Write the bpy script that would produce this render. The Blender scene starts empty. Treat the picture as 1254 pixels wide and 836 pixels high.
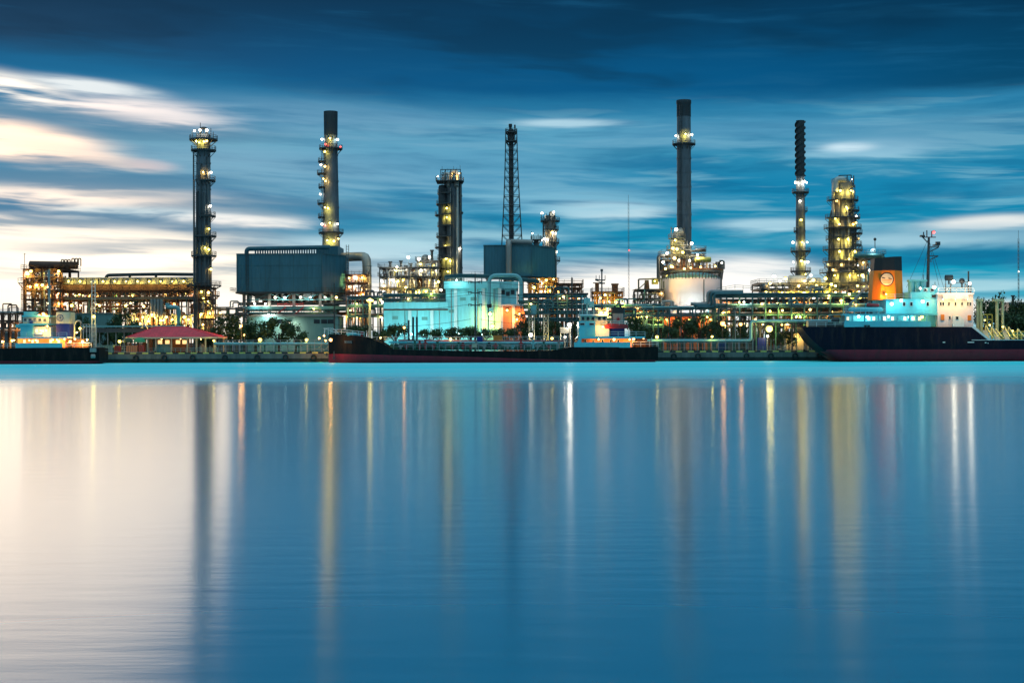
import bpy, bmesh, math, random
from mathutils import Vector, Matrix
rnd = random.Random(11)
S = bpy.context.scene
C = S.collection
PI = math.pi
F = 50 / 36 * 1254          # focal length in photo pixels
ROLL = 0.0031
CAMZ = 5.0
GZ = 2.2                    # level of the quay and plant yard
CR, SR = math.cos(ROLL), math.sin(ROLL)


def P(px, py, Y):
    """survey point: photo pixel at distance Y -> world point"""
    dx = (px - 627) / F * Y
    dz = (418 - py) / F * Y
    return Vector((dx * CR + dz * SR, Y, CAMZ - dx * SR + dz * CR))


def X(px, py, Y): return P(px, py, Y).x
def Z(px, py, Y): return P(px, py, Y).z
def M(n, Y): return n * Y / F     # photo pixels -> metres at distance Y


# ---------------------------------------------------------------- materials
def nmat(name):
    m = bpy.data.materials.new(name)
    m.use_nodes = True
    nt = m.node_tree
    return m, nt, nt.nodes['Principled BSDF']


def mat(name, col, rough=.55, metal=0., var=.35, scale=.6, dirt=None, dirt_amt=.4, streak=True, bump=0., spec=.5):
    """painted or bare surface with uneven tone and vertical weather streaks"""
    m, nt, b = nmat(name)
    N, L = nt.nodes, nt.links
    tc = N.new('ShaderNodeTexCoord')
    mp = N.new('ShaderNodeMapping')
    mp.inputs['Scale'].default_value = (scale, scale, scale * (.18 if streak else 1.))
    L.new(tc.outputs['Object'], mp.inputs['Vector'])
    n1 = N.new('ShaderNodeTexNoise')
    n1.inputs['Scale'].default_value = 1.3
    n1.inputs['Detail'].default_value = 6
    n1.inputs['Roughness'].default_value = .65
    L.new(mp.outputs[0], n1.inputs['Vector'])
    r = N.new('ShaderNodeValToRGB')
    r.color_ramp.elements[0].position = .3
    r.color_ramp.elements[1].position = .72
    k0, k1 = 1 - var, 1 + var * .5
    r.color_ramp.elements[0].color = (*[min(1, c * k0) for c in col], 1)
    r.color_ramp.elements[1].color = (*[min(1, c * k1) for c in col], 1)
    L.new(n1.outputs['Fac'], r.inputs['Fac'])
    out = r.outputs['Color']
    if dirt:
        n2 = N.new('ShaderNodeTexNoise')
        n2.inputs['Scale'].default_value = 2.7
        n2.inputs['Detail'].default_value = 8
        n2.inputs['Roughness'].default_value = .7
        L.new(mp.outputs[0], n2.inputs['Vector'])
        r2 = N.new('ShaderNodeValToRGB')
        r2.color_ramp.elements[0].position = .5
        r2.color_ramp.elements[1].position = .72
        r2.color_ramp.elements[0].color = (0, 0, 0, 1)
        r2.color_ramp.elements[1].color = (dirt_amt, dirt_amt, dirt_amt, 1)
        L.new(n2.outputs['Fac'], r2.inputs['Fac'])
        mx = N.new('ShaderNodeMixRGB')
        L.new(r2.outputs['Color'], mx.inputs['Fac'])
        L.new(out, mx.inputs[1])
        mx.inputs[2].default_value = (*dirt, 1)
        out = mx.outputs[0]
    L.new(out, b.inputs['Base Color'])
    b.inputs['Roughness'].default_value = rough
    b.inputs['Metallic'].default_value = metal
    b.inputs['Specular IOR Level'].default_value = spec
    if bump:
        bp = N.new('ShaderNodeBump')
        bp.inputs['Strength'].default_value = bump
        bp.inputs['Distance'].default_value = .05
        L.new(n1.outputs['Fac'], bp.inputs['Height'])
        L.new(bp.outputs[0], b.inputs['Normal'])
    return m


def glow(name, col, strength):
    m, nt, b = nmat(name)
    b.inputs['Base Color'].default_value = (.6, .6, .6, 1)
    b.inputs['Emission Color'].default_value = (*col, 1)
    b.inputs['Emission Strength'].default_value = strength
    m.cycles.emission_sampling = 'NONE'
    return m


def ribbed(name, col, pitch=.5, rough=.5, var=.2):
    """profiled sheet cladding: vertical ribs by bump, panel seams"""
    m = mat(name, col, rough, 0, var, .22, tuple(c * .35 for c in col), .55)
    nt = m.node_tree
    N, L = nt.nodes, nt.links
    b = N['Principled BSDF']
    tc = N.new('ShaderNodeTexCoord')
    w = N.new('ShaderNodeTexWave')
    w.wave_type = 'BANDS'
    w.bands_direction = 'X'
    w.inputs['Scale'].default_value = 1 / pitch / 3.2
    w.inputs['Distortion'].default_value = 0
    L.new(tc.outputs['Object'], w.inputs['Vector'])
    bp = N.new('ShaderNodeBump')
    bp.inputs['Strength'].default_value = .5
    bp.inputs['Distance'].default_value = .06
    L.new(w.outputs['Fac'], bp.inputs['Height'])
    L.new(bp.outputs[0], b.inputs['Normal'])
    return m


MT = {}
RUSTC = (.10, .035, .015)
MT['dark_steel'] = mat('dark_steel', (.06, .07, .075), .5, .2, .4, .5, RUSTC, .3)
MT['steel'] = mat('steel', (.13, .14, .145), .45, .3, .4, .5, RUSTC, .3)
MT['pale_steel'] = mat('pale_steel', (.34, .34, .32), .42, .3, .3, .5, (.16, .1, .06), .35)
MT['rust_steel'] = mat('rust_steel', (.155, .07, .042), .65, .1, .45, .6, (.06, .03, .02), .5)
MT['teal_steel'] = mat('teal_steel', (.05, .17, .19), .45, .1, .35, .5, (.05, .045, .035), .3)
MT['aqua_pipe'] = mat('aqua_pipe', (.22, .55, .58), .4, .1, .25, .5, (.1, .1, .08), .3)
MT['stack_grey'] = mat('stack_grey', (.14, .165, .195), .5, .1, .4, .3, (.035, .032, .03), .65)
MT['stack_dark'] = mat('stack_dark', (.035, .045, .055), .6, 0, .4, .35, (.015, .015, .015), .5)
MT['column_grey'] = mat('column_grey', (.2, .2, .19), .45, .25, .4, .4, (.05, .04, .035), .5)
MT['clad_grey'] = mat('clad_grey', (.30, .29, .27), .38, .45, .3, .3, (.12, .09, .07), .35)
MT['clad_beige'] = mat('clad_beige', (.46, .42, .36), .4, .3, .25, .3, (.2, .14, .09), .3)
MT['box_blue'] = ribbed('box_blue', (.035, .17, .24), .9)
MT['box_teal'] = ribbed('box_teal', (.03, .13, .17), .9)
MT['aqua_lit_wall'] = mat('aqua_lit_wall', (.32, .76, .80), .6, 0, .16, .22, (.16, .34, .34), .5)  # white wall with the cyan floodlight mixed into its colour
MT['white_paint'] = mat('white_paint', (.78, .78, .77), .45, 0, .1, .3, (.4, .33, .27), .25)
MT['ship_aqua'] = mat('ship_aqua', (.13, .60, .68), .4, 0, .1, .4, (.35, .3, .22), .2)  # white superstructure paint, cyan light on it mixed into the colour
MT['pink_lit_white'] = mat('pink_lit_white', (.82, .70, .73), .5, 0, .08, .12, (.5, .4, .36), .2)  # white paint tinted with the pink of the lamplight
MT['sage_wall'] = mat('sage_wall', (.18, .36, .34), .6, 0, .2, .2, (.08, .12, .11), .4)
MT['orange_wall'] = mat('orange_wall', (.62, .24, .12), .6, 0, .2, .3, (.3, .14, .08), .4)
MT['cream'] = mat('cream', (.66, .60, .42), .6, 0, .15, .3, (.3, .24, .16), .3)
MT['hull_navy'] = mat('hull_navy', (.010, .009, .022), .6, 0, .4, .3, (.06, .035, .03), .7, spec=.12)
MT['hull_black'] = mat('hull_black', (.012, .011, .012), .6, 0, .4, .3, (.065, .035, .025), .7, spec=.12)
MT['boot_red'] = mat('boot_red', (.38, .012, .030), .6, 0, .35, .3, (.07, .02, .02), .5)
MT['funnel_orange'] = mat('funnel_orange', (.95, .24, .003), .45, 0, .25, .5, (.25, .07, .01), .5)
MT['black'] = mat('black', (.012, .012, .014), .45, 0, .3)
MT['blue_paint'] = mat('blue_paint', (.008, .022, .20), .4, 0, .2)
MT['red_paint'] = mat('red_paint', (.42, .03, .035), .5, 0, .25)
MT['roof_red'] = mat('roof_red', (.85, .05, .075), .6, 0, .35, .6, (.3, .06, .06), .55)
MT['green_deck'] = mat('green_deck', (.03, .17, .12), .5, 0, .35, .5, (.08, .05, .03), .4)
MT['green_awning'] = mat('green_awning', (.03, .32, .14), .6, 0, .25)
MT['yellow_paint'] = mat('yellow_paint', (.68, .58, .12), .45, 0, .2, .5, (.2, .13, .05), .3)
MT['buff'] = mat('buff', (.66, .62, .34), .45, 0, .2, .5, (.25, .2, .1), .3)
MT['orange_paint'] = mat('orange_paint', (.75, .20, .02), .45, 0, .2)
MT['glass_dark'] = mat('glass_dark', (.012, .018, .024), .08, 0, .2)
MT['concrete'] = mat('concrete', (.16, .155, .14), .85, 0, .35, .5, (.05, .05, .045), .6, True, .3)
MT['quay_stain'] = mat('quay_stain', (.035, .033, .03), .8, 0, .5, .5, (.015, .02, .014), .6, True, .3)
MT['asphalt'] = mat('asphalt', (.05, .05, .05), .9, 0, .3, .3, None, 0, False)
MT['pole_grey'] = mat('pole_grey', (.40, .42, .40), .5, .2, .2)
MT['pole_concrete'] = mat('pole_concrete', (.17, .17, .16), .8, 0, .3)
MT['wire'] = mat('wire', (.02, .02, .02), .6)
MT['bark'] = mat('bark', (.09, .065, .045), .9, 0, .4, 2)
for i, c in enumerate([(.04, .10, .024), (.075, .14, .035), (.03, .075, .03)]):
    MT['leaf%d' % i] = mat('leaf%d' % i, c, .6, 0, .6, .8, None, 0, False)
MT['skin'] = mat('skin', (.35, .2, .13), .6, 0, .1)
MT['insul'] = mat('insul', (.52, .50, .46), .35, .5, .25, .6, (.2, .15, .1), .3)

LAMPC = {'warm': (1., .60, .15), 'yellow': (1., .74, .12), 'white': (1., .88, .66), 'cool': (.75, 1., .95),
         'orange': (1., .42, .08), 'red': (1., .05, .04), 'aqua': (.45, 1., .98)}
for k, c in LAMPC.items():
    MT['bulb_' + k] = glow('bulb_' + k, c, {'yellow': 3.4, 'warm': 3.2, 'orange': 3., 'red': 4.}.get(k, 8.))
MT['lit_room'] = glow('lit_room', (1., .62, .25), 1.3)
MT['lit_window'] = glow('lit_window', (1., .80, .5), 1.1)

# ---------------------------------------------------------------- mesh builder
ORG = {}


class MB:
    def __init__(s):
        s.v, s.f, s.mi, s.cur, s.mats = [], [], [], 0, []

    def use(s, m):
        if m not in s.mats:
            s.mats.append(m)
        s.cur = s.mats.index(m)
        return s

    def add(s, vs, fs):
        o = len(s.v)
        s.v += [tuple(q) for q in vs]
        for f in fs:
            s.f.append([i + o for i in f])
            s.mi.append(s.cur)

    def box(s, x0, x1, y0, y1, z0, z1):
        s.add([(x0, y0, z0), (x1, y0, z0), (x1, y1, z0), (x0, y1, z0), (x0, y0, z1), (x1, y0, z1), (x1, y1, z1), (x0, y1, z1)],
              [(0, 3, 2, 1), (4, 5, 6, 7), (0, 1, 5, 4), (1, 2, 6, 5), (2, 3, 7, 6), (3, 0, 4, 7)])
        return s

    def bar(s, p, q, w=.2, h=None):
        p, q = Vector(p), Vector(q)
        d = q - p
        if d.length < 1e-6:
            return s
        h = h or w
        d.normalize()
        up = Vector((0, 0, 1)) if abs(d.z) < .95 else Vector((0, 1, 0))
        a = d.cross(up).normalized()
        b = a.cross(d)
        vs = []
        for c in (p, q):
            for sa, sb in ((-1, -1), (1, -1), (1, 1), (-1, 1)):
                vs.append(c + a * sa * w / 2 + b * sb * h / 2)
        s.add(vs, [(0, 1, 2, 3), (7, 6, 5, 4), (0, 4, 5, 1), (1, 5, 6, 2), (2, 6, 7, 3), (3, 7, 4, 0)])
        return s

    def tube(s, pts, r, n=8, cap=True, r1=None):
        pts = [Vector(p) for p in pts]
        k = len(pts)
        rings = []
        prev = None
        for i, p in enumerate(pts):
            d = (pts[min(i + 1, k - 1)] - pts[max(i - 1, 0)]).normalized()
            if prev is None:
                up = Vector((0, 0, 1)) if abs(d.z) < .9 else Vector((0, 1, 0))
                a = d.cross(up).normalized()
            else:
                a = (prev - d * prev.dot(d)).normalized()
            prev = a
            b = d.cross(a)
            rr = r if r1 is None else r + (r1 - r) * i / max(1, k - 1)
            rings.append([p + (a * math.cos(t) + b * math.sin(t)) * rr for t in [2 * PI * j / n for j in range(n)]])
        vs = [q for ring in rings for q in ring]
        fs = []
        for i in range(k - 1):
            for j in range(n):
                fs.append((i * n + j, i * n + (j + 1) % n, (i + 1) * n + (j + 1) % n, (i + 1) * n + j))
        if cap:
            fs.append(tuple(range(n - 1, -1, -1)))
            fs.append(tuple((k - 1) * n + j for j in range(n)))
        s.add(vs, fs)
        return s

    def elbow(s, pts, r, n=10, bend=None, seg=4):
        """pipe through pts with rounded corners"""
        pts = [Vector(p) for p in pts]
        bend = bend or r * 2.2
        out = [pts[0]]
        for i in range(1, len(pts) - 1):
            a, b, c = pts[i - 1], pts[i], pts[i + 1]
            l = min(bend, (b - a).length * .45, (c - b).length * .45)
            p, q = b + (a - b).normalized() * l, b + (c - b).normalized() * l
            for t in range(seg + 1):
                t /= seg
                out.append(p * (1 - t) ** 2 + b * 2 * t * (1 - t) + q * t * t)
        out.append(pts[-1])
        return s.tube(out, r, n)

    def lathe(s, prof, cx, cy, n=24, a0=0., a1=2 * PI, sy=1.):
        full = abs(a1 - a0 - 2 * PI) < 1e-6
        m = n if full else n + 1
        vs, fs = [], []
        for r, z in prof:
            for j in range(m):
                t = a0 + (a1 - a0) * j / n
                vs.append((cx + r * math.cos(t), cy + r * math.sin(t) * sy, z))
        for i in range(len(prof) - 1):
            for j in range(n):
                j2 = (j + 1) % m
                fs.append((i * m + j, i * m + j2, (i + 1) * m + j2, (i + 1) * m + j))
        s.add(vs, fs)
        return s

    def cyl(s, cx, cy, z0, z1, r0, r1=None, n=20):
        r1 = r0 if r1 is None else r1
        return s.lathe([(0, z0), (r0, z0), (r1, z1), (0, z1)], cx, cy, n)

    def hcyl(s, p, q, r, n=16, dome=.3):
        """horizontal vessel with dished ends"""
        p, q = Vector(p), Vector(q)
        d = (q - p).normalized()
        pts, rs = [], []
        for k in (0, .5, .85, 1):
            pts.append(p - d * r * dome * (1 - k)); rs.append(r * math.sqrt(max(.02, 1 - (1 - k) ** 2)))
        for k in (1, .85, .5, 0):
            pts.append(q + d * r * dome * (1 - k)); rs.append(r * math.sqrt(max(.02, 1 - (1 - k) ** 2)))
        up = Vector((0, 0, 1)) if abs(d.z) < .9 else Vector((0, 1, 0))
        a = d.cross(up).normalized(); b = d.cross(a)
        vs = [c + (a * math.cos(2 * PI * j / n) + b * math.sin(2 * PI * j / n)) * rr for c, rr in zip(pts, rs) for j in range(n)]
        fs = [(i * n + j, i * n + (j + 1) % n, (i + 1) * n + (j + 1) % n, (i + 1) * n + j) for i in range(len(pts) - 1) for j in range(n)]
        fs += [tuple(range(n - 1, -1, -1)), tuple((len(pts) - 1) * n + j for j in range(n))]
        s.add(vs, fs)
        return s

    def prism(s, xz, y0, y1):
        n = len(xz)
        s.add([(x, y0, z) for x, z in xz] + [(x, y1, z) for x, z in xz],
              [tuple(range(n)), tuple(range(2 * n - 1, n - 1, -1))] + [(i, n + i, n + (i + 1) % n, (i + 1) % n) for i in range(n)])
        return s

    def prism_z(s, xy, z0, z1):
        n = len(xy)
        s.add([(x, y, z0) for x, y in xy] + [(x, y, z1) for x, y in xy],
              [tuple(range(n - 1, -1, -1)), tuple(range(n, 2 * n))] + [(i, (i + 1) % n, n + (i + 1) % n, n + i) for i in range(n)])
        return s

    def ball(s, c, r, n=10, m=6, sz=1.):
        return s.lathe([(max(.001, r * math.sin(PI * k / m)), c[2] - r * sz * math.cos(PI * k / m)) for k in range(m + 1)], c[0], c[1], n)

    def rail(s, pts, h=1.1, w=.06, step=1.8, closed=False):
        """handrail along a path at deck level: posts, top rail and knee rail"""
        pts = [Vector(p) for p in pts]
        if closed:
            pts.append(pts[0])
        for a, b in zip(pts, pts[1:]):
            k = max(1, int((b - a).length / step))
            for i in range(k):
                q = a.lerp(b, i / k)
                s.bar(q, q + Vector((0, 0, h)), w)
            for z in (h, h * .52):
                s.bar(a + Vector((0, 0, z)), b + Vector((0, 0, z)), w)
        q = pts[-1]
        s.bar(q, q + Vector((0, 0, h)), w)
        return s

    def build(s, name, m=None, parent=None, smooth=False):
        me = bpy.data.meshes.new(name)
        o_ = ORG.get(parent.name, Vector()) if parent else Vector()
        me.from_pydata([(x - o_.x, y - o_.y, z - o_.z) for x, y, z in s.v], [], s.f)
        if s.mats:
            for q in s.mats:
                me.materials.append(MT[q])
            me.polygons.foreach_set('material_index', s.mi)
        else:
            me.materials.append(MT[m])
        bm = bmesh.new()
        bm.from_mesh(me)
        bmesh.ops.recalc_face_normals(bm, faces=bm.faces)
        bm.to_mesh(me)
        bm.free()
        if smooth:
            me.polygons.foreach_set('use_smooth', [True] * len(me.polygons))
            me.set_sharp_from_angle(angle=math.radians(40))
        o = bpy.data.objects.new(name, me)
        C.objects.link(o)
        if parent:
            o.parent = parent
        ORG[o.name] = o_.copy()
        return o


def thing(name, label, cat, loc, group=None):
    o = bpy.data.objects.new(name, None)
    o.empty_display_size = 1
    C.objects.link(o)
    o.location = loc
    ORG[o.name] = Vector(loc)
    return tag(o, label, cat, group)


def tag(o, label=None, cat=None, group=None, kind=None):
    if label: o['label'] = label
    if cat: o['category'] = cat
    if group: o['group'] = group
    if kind: o['kind'] = kind
    return o


def part(src, parent, delta):
    """another copy of a part, moved by delta"""
    c = src.copy()
    C.objects.link(c)
    c.parent = parent
    c.location = src.location + Vector(delta)
    ORG[c.name] = ORG[src.name]
    for ch in src.children:
        if ch.type == 'MESH':
            k = ch.copy()
            C.objects.link(k)
            k.parent = c
    return c


def copy_tree(o, loc=None, label=None, group=None):
    r = o.copy()
    C.objects.link(r)
    if loc is not None: r.location = loc
    if label: r['label'] = label
    if group: r['group'] = group
    for ch in o.children:
        c = ch.copy(); C.objects.link(c); c.parent = r
        for g in ch.children:
            d = g.copy(); C.objects.link(d); d.parent = c
    return r


# ---------------------------------------------------------------- lamps
LD = {}
LAMP_GAIN = .85


def light_data(kind, power, rad, omni):
    key = (kind, round(power), rad, omni)
    if key not in LD:
        d = bpy.data.lights.new('lamp_light', 'POINT' if omni else 'SPOT')
        if not omni:
            d.spot_size = math.radians(165)
            d.spot_blend = .6
        d.color = LAMPC[kind]
        d.energy = power * LAMP_GAIN
        d.shadow_soft_size = rad
        LD[key] = d
    return LD[key]


LAMP_ME = {}


def lamp(parent, p, kind='warm', power=700, r=.34, omni=None, light=True, aim=(0, 1, -.45), pole=0, spill=0):
    """floodlight part: glass bulb under a small hood; its beam is thrown at the plant behind it (omni: a bare globe)"""
    key = (kind, r)
    r = round(r * rnd.choice((.72, .85, 1., 1., 1.18)), 3)
    key = (kind, r)
    if omni is None: omni = False
    if pole:
        MB().bar((p[0], p[1] + r, p[2]), (p[0], p[1] + r, p[2] - pole), .12).build('lamp_pole', 'dark_steel', parent)
    p = Vector(p)
    base = ORG.get(parent.name, Vector()) if parent else Vector()
    if key not in LAMP_ME:
        b = MB().use('bulb_' + kind)
        b.ball((0, 0, 0), r, 10, 6)
        b.use('dark_steel')
        b.lathe([(.02, r * 1.25), (r * 1.15, r * .95), (r * 1.2, r * .75), (r * 1.1, r * .9)], 0, 0, 10)
        b.bar((0, 0, r), (0, r * 2.4, r * 1.1), .1)
        LAMP_ME[key] = b.build('lamp', None, None, True)
        src = LAMP_ME[key]
        src.parent = parent
        src.location = p - base
    else:
        c = LAMP_ME[key].copy()
        C.objects.link(c)
        c.parent = parent
        c.location = p - base
    if light and power:
        l = bpy.data.objects.new('lamp_light', light_data(kind, power, r, omni))
        C.objects.link(l)
        l.parent = parent
        l.location = p - base + Vector((0, -(r + .45), -r * .3))
        if not omni:
            if spill:
                s_ = bpy.data.objects.new('lamp_light', light_data(kind, spill, r, True)); C.objects.link(s_); s_.parent = parent; s_.location = l.location
            l.rotation_euler = Vector(aim).to_track_quat('-Z', 'Y').to_euler()
# ---------------------------------------------------------------- camera
cam = bpy.data.cameras.new('camera')
cam.lens = 50
cam.sensor_width = 36
cam.clip_end = 20000
cam.clip_start = .5
co = bpy.data.objects.new('camera', cam)
C.objects.link(co)
r_, u_, f_ = Vector((CR, 0, -SR)), Vector((SR, 0, CR)), Vector((0, 1, 0))
co.matrix_world = Matrix(((r_.x, u_.x, -f_.x, 0), (r_.y, u_.y, -f_.y, 0), (r_.z, u_.z, -f_.z, CAMZ), (0, 0, 0, 1)))
S.camera = co
S.view_settings.view_transform = 'Standard'
S.view_settings.look = 'None'
S.view_settings.exposure = 0
S.view_settings.gamma = 1
S.view_settings.use_curve_mapping = False
S.render.engine = 'CYCLES'
S.cycles.use_denoising = True
S.cycles.max_bounces = 5
S.cycles.diffuse_bounces = 2
S.cycles.glossy_bounces = 3
S.cycles.sample_clamp_indirect = 4
S.cycles.use_light_tree = True
S.cycles.caustics_reflective = False
S.cycles.caustics_refractive = False

# ---------------------------------------------------------------- sky
SUN_AZ, SUN_EL = math.radians(-20.2), math.radians(5)
W = bpy.data.worlds.new('World')
S.world = W
W.use_nodes = True
nt = W.node_tree
N, L = nt.nodes, nt.links
bg = N['Background']


def lin(r, g, b):
    return tuple((c / 255 / 12.92 if c / 255 <= .04045 else ((c / 255 + .055) / 1.055) ** 2.4) for c in (r, g, b))


def mth(op, a, b=None, c=None, clamp=False):
    n = N.new('ShaderNodeMath')
    n.operation = op
    n.use_clamp = clamp
    for i, v in enumerate((a, b, c)):
        if v is None: continue
        if isinstance(v, (int, float)): n.inputs[i].default_value = v
        else: L.new(v, n.inputs[i])
    return n.outputs[0]


def sstep(v, a, b):
    n = N.new('ShaderNodeMapRange')
    n.interpolation_type = 'SMOOTHSTEP'
    L.new(v, n.inputs[0])
    n.inputs[1].default_value = a
    n.inputs[2].default_value = b
    return n.outputs[0]


def mixc(fac, a, b, mode='MIX'):
    n = N.new('ShaderNodeMixRGB')
    n.blend_type = mode
    for i, v in enumerate((fac, a, b)):
        if isinstance(v, (int, float)): n.inputs[i].default_value = v
        elif isinstance(v, tuple): n.inputs[i].default_value = (*v, 1)
        else: L.new(v, n.inputs[i])
    return n.outputs[0]


tc = N.new('ShaderNodeTexCoord')
sx = N.new('ShaderNodeSeparateXYZ')
L.new(tc.outputs['Generated'], sx.inputs[0])
dx, dy, dz = sx.outputs
A = mth('MULTIPLY', mth('ARCTAN2', dx, dy), F)          # azimuth and elevation, in units of 1/F radian
E = mth('MULTIPLY', mth('ARCSINE', dz), F)


def noise(sxk, syk, seed, detail=5, rough=.55, shear=0.):
    cb = N.new('ShaderNodeCombineXYZ')
    L.new(mth('MULTIPLY', A, sxk), cb.inputs[0])
    e = mth('ADD', E, mth('MULTIPLY', A, shear)) if shear else E
    L.new(mth('MULTIPLY', e, syk), cb.inputs[1])
    cb.inputs[2].default_value = seed
    n = N.new('ShaderNodeTexNoise')
    n.inputs['Scale'].default_value = 1
    n.inputs['Detail'].default_value = detail
    n.inputs['Roughness'].default_value = rough
    L.new(cb.outputs[0], n.inputs['Vector'])
    return n.outputs['Fac']


def ae(px, py):
    a = math.atan((px - 627) / F)
    return a * F, math.atan((418 - py) / F * math.cos(a)) * F


nz_w = noise(.0020, .012, 1.7, 3, .55, .05)
warpE = mth('MULTIPLY', mth('SUBTRACT', nz_w, .5), 70)


def streak(sxk, syk, seed, detail=5, rough=.58, shear=.03, wk=.6):
    """wind-drawn cloud fibres, bent by a slow warp"""
    cb = N.new('ShaderNodeCombineXYZ')
    L.new(mth('MULTIPLY', A, sxk), cb.inputs[0])
    e = mth('ADD', mth('ADD', E, mth('MULTIPLY', A, shear)), mth('MULTIPLY', warpE, wk))
    L.new(mth('MULTIPLY', e, syk), cb.inputs[1])
    cb.inputs[2].default_value = seed
    n = N.new('ShaderNodeTexNoise')
    n.inputs['Scale'].default_value = 1
    n.inputs['Detail'].default_value = detail
    n.inputs['Roughness'].default_value = rough
    L.new(cb.outputs[0], n.inputs['Vector'])
    return n.outputs['Fac']


nz_a = streak(.0036, .032, 3.1)           # long streaks
nz_b = streak(.0058, .085, 8.4, 4, .52)    # finer fibres
nz_c = streak(.0024, .014, 5.7, 4, .55, .05, 1.)   # cloud masses
nz_m = mth('ADD', mth('MULTIPLY', nz_a, .6), mth('MULTIPLY', nz_b, .4))


def blob(px, py, w, h, tilt=0., warp=14., rag=1.):
    """soft cloud patch with a ragged outline drawn out along the wind"""
    a, e = ae(px, py)
    da = mth('SUBTRACT', A, a)
    de = mth('SUBTRACT', E, e)
    if tilt: de = mth('ADD', de, mth('MULTIPLY', da, tilt))
    if warp:
        de = mth('ADD', de, mth('MULTIPLY', mth('SUBTRACT', nz_m, .5), warp * 3.))
    u = mth('DIVIDE', da, w)
    v = mth('DIVIDE', de, h)
    q = mth('ADD', mth('MULTIPLY', u, u), mth('MULTIPLY', v, v))
    m_ = mth('POWER', 2.718, mth('MULTIPLY', q, -.8))
    if rag:
        m_ = sstep(mth('MULTIPLY', m_, mth('ADD', 1, mth('MULTIPLY', mth('SUBTRACT', nz_m, .5), 3.2 * rag))), .08, 1.0)
    return m_


# blue twilight gradient
Ew = mth('ADD', E, mth('MULTIPLY', mth('SUBTRACT', nz_c, .5), 60))
t = mth('DIVIDE', mth('ADD', Ew, 50), 1550, clamp=True)
rp = N.new('ShaderNodeValToRGB')
cr = rp.color_ramp
stops = [(-50, (95, 190, 215)), (20, (64, 178, 204)), (75, (10, 154, 192)), (130, (6, 136, 180)), (185, (18, 130, 178)),
         (235, (54, 142, 182)), (275, (46, 130, 176)), (310, (8, 102, 152)), (360, (2, 82, 130)), (430, (2, 66, 106)), (700, (6, 72, 110)), (1500, (30, 110, 150))]
while len(cr.elements) < len(stops): cr.elements.new(.5)
for el_, (e_, c_) in zip(cr.elements, stops):
    el_.position = (e_ + 50) / 1550
    el_.color = (*lin(*c_), 1)
L.new(t, rp.inputs[0])
col = rp.outputs[0]
vis = sstep(E, 320, 240)
# streaks: lighter and darker bands below the dark bank
col = mixc(mth('MULTIPLY', mth('MULTIPLY', sstep(nz_c, .50, .68), vis), .60), col, lin(100, 178, 210))
col = mixc(mth('MULTIPLY', mth('MULTIPLY', sstep(nz_a, .50, .36), vis), .6), col, lin(4, 104, 154))
col = mixc(mth('MULTIPLY', mth('MULTIPLY', sstep(nz_a, .54, .70), vis), .60), col, lin(122, 188, 214))
col = mixc(mth('MULTIPLY', mth('MULTIPLY', sstep(nz_b, .52, .68), vis), .40), col, lin(140, 200, 222))
col = mixc(mth('MULTIPLY', mth('MULTIPLY', sstep(nz_b, .48, .34), vis), .40), col, lin(8, 100, 148))
# dusky slate tones to the left
left = sstep(A, 100, -560)
col = mixc(mth('MULTIPLY', mth('MULTIPLY', left, vis), .55), col, lin(88, 136, 172))
# dark bank above: edge falls to the right, fairly crisp on the right
bank_edge = mth('ADD', mth('MULTIPLY', sstep(A, -560, 40), -50), 338)
eb = mth('ADD', mth('SUBTRACT', E, bank_edge), mth('ADD', mth('MULTIPLY', mth('SUBTRACT', nz_m, .5), 70), mth('MULTIPLY', mth('SUBTRACT', nz_c, .5), 60)))
bank = sstep(eb, -18, 18)
bcol = mixc(sstep(A, -200, -640), mixc(sstep(A, 250, 640), lin(0, 84, 136), lin(2, 66, 104)), lin(26, 70, 106))
bcol = mixc(sstep(E, 300, 430), bcol, lin(4, 48, 80))
bcol = mixc(mth('MULTIPLY', sstep(nz_m, .5, .66), .5), bcol, lin(20, 92, 138))
bcol = mixc(mth('MULTIPLY', sstep(nz_c, .52, .36), .65), bcol, lin(3, 46, 76))
bcol = mixc(sstep(E, 520, 1100), bcol, lin(10, 96, 140))
col = mixc(mth('MULTIPLY', bank, .92), col, bcol)
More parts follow.
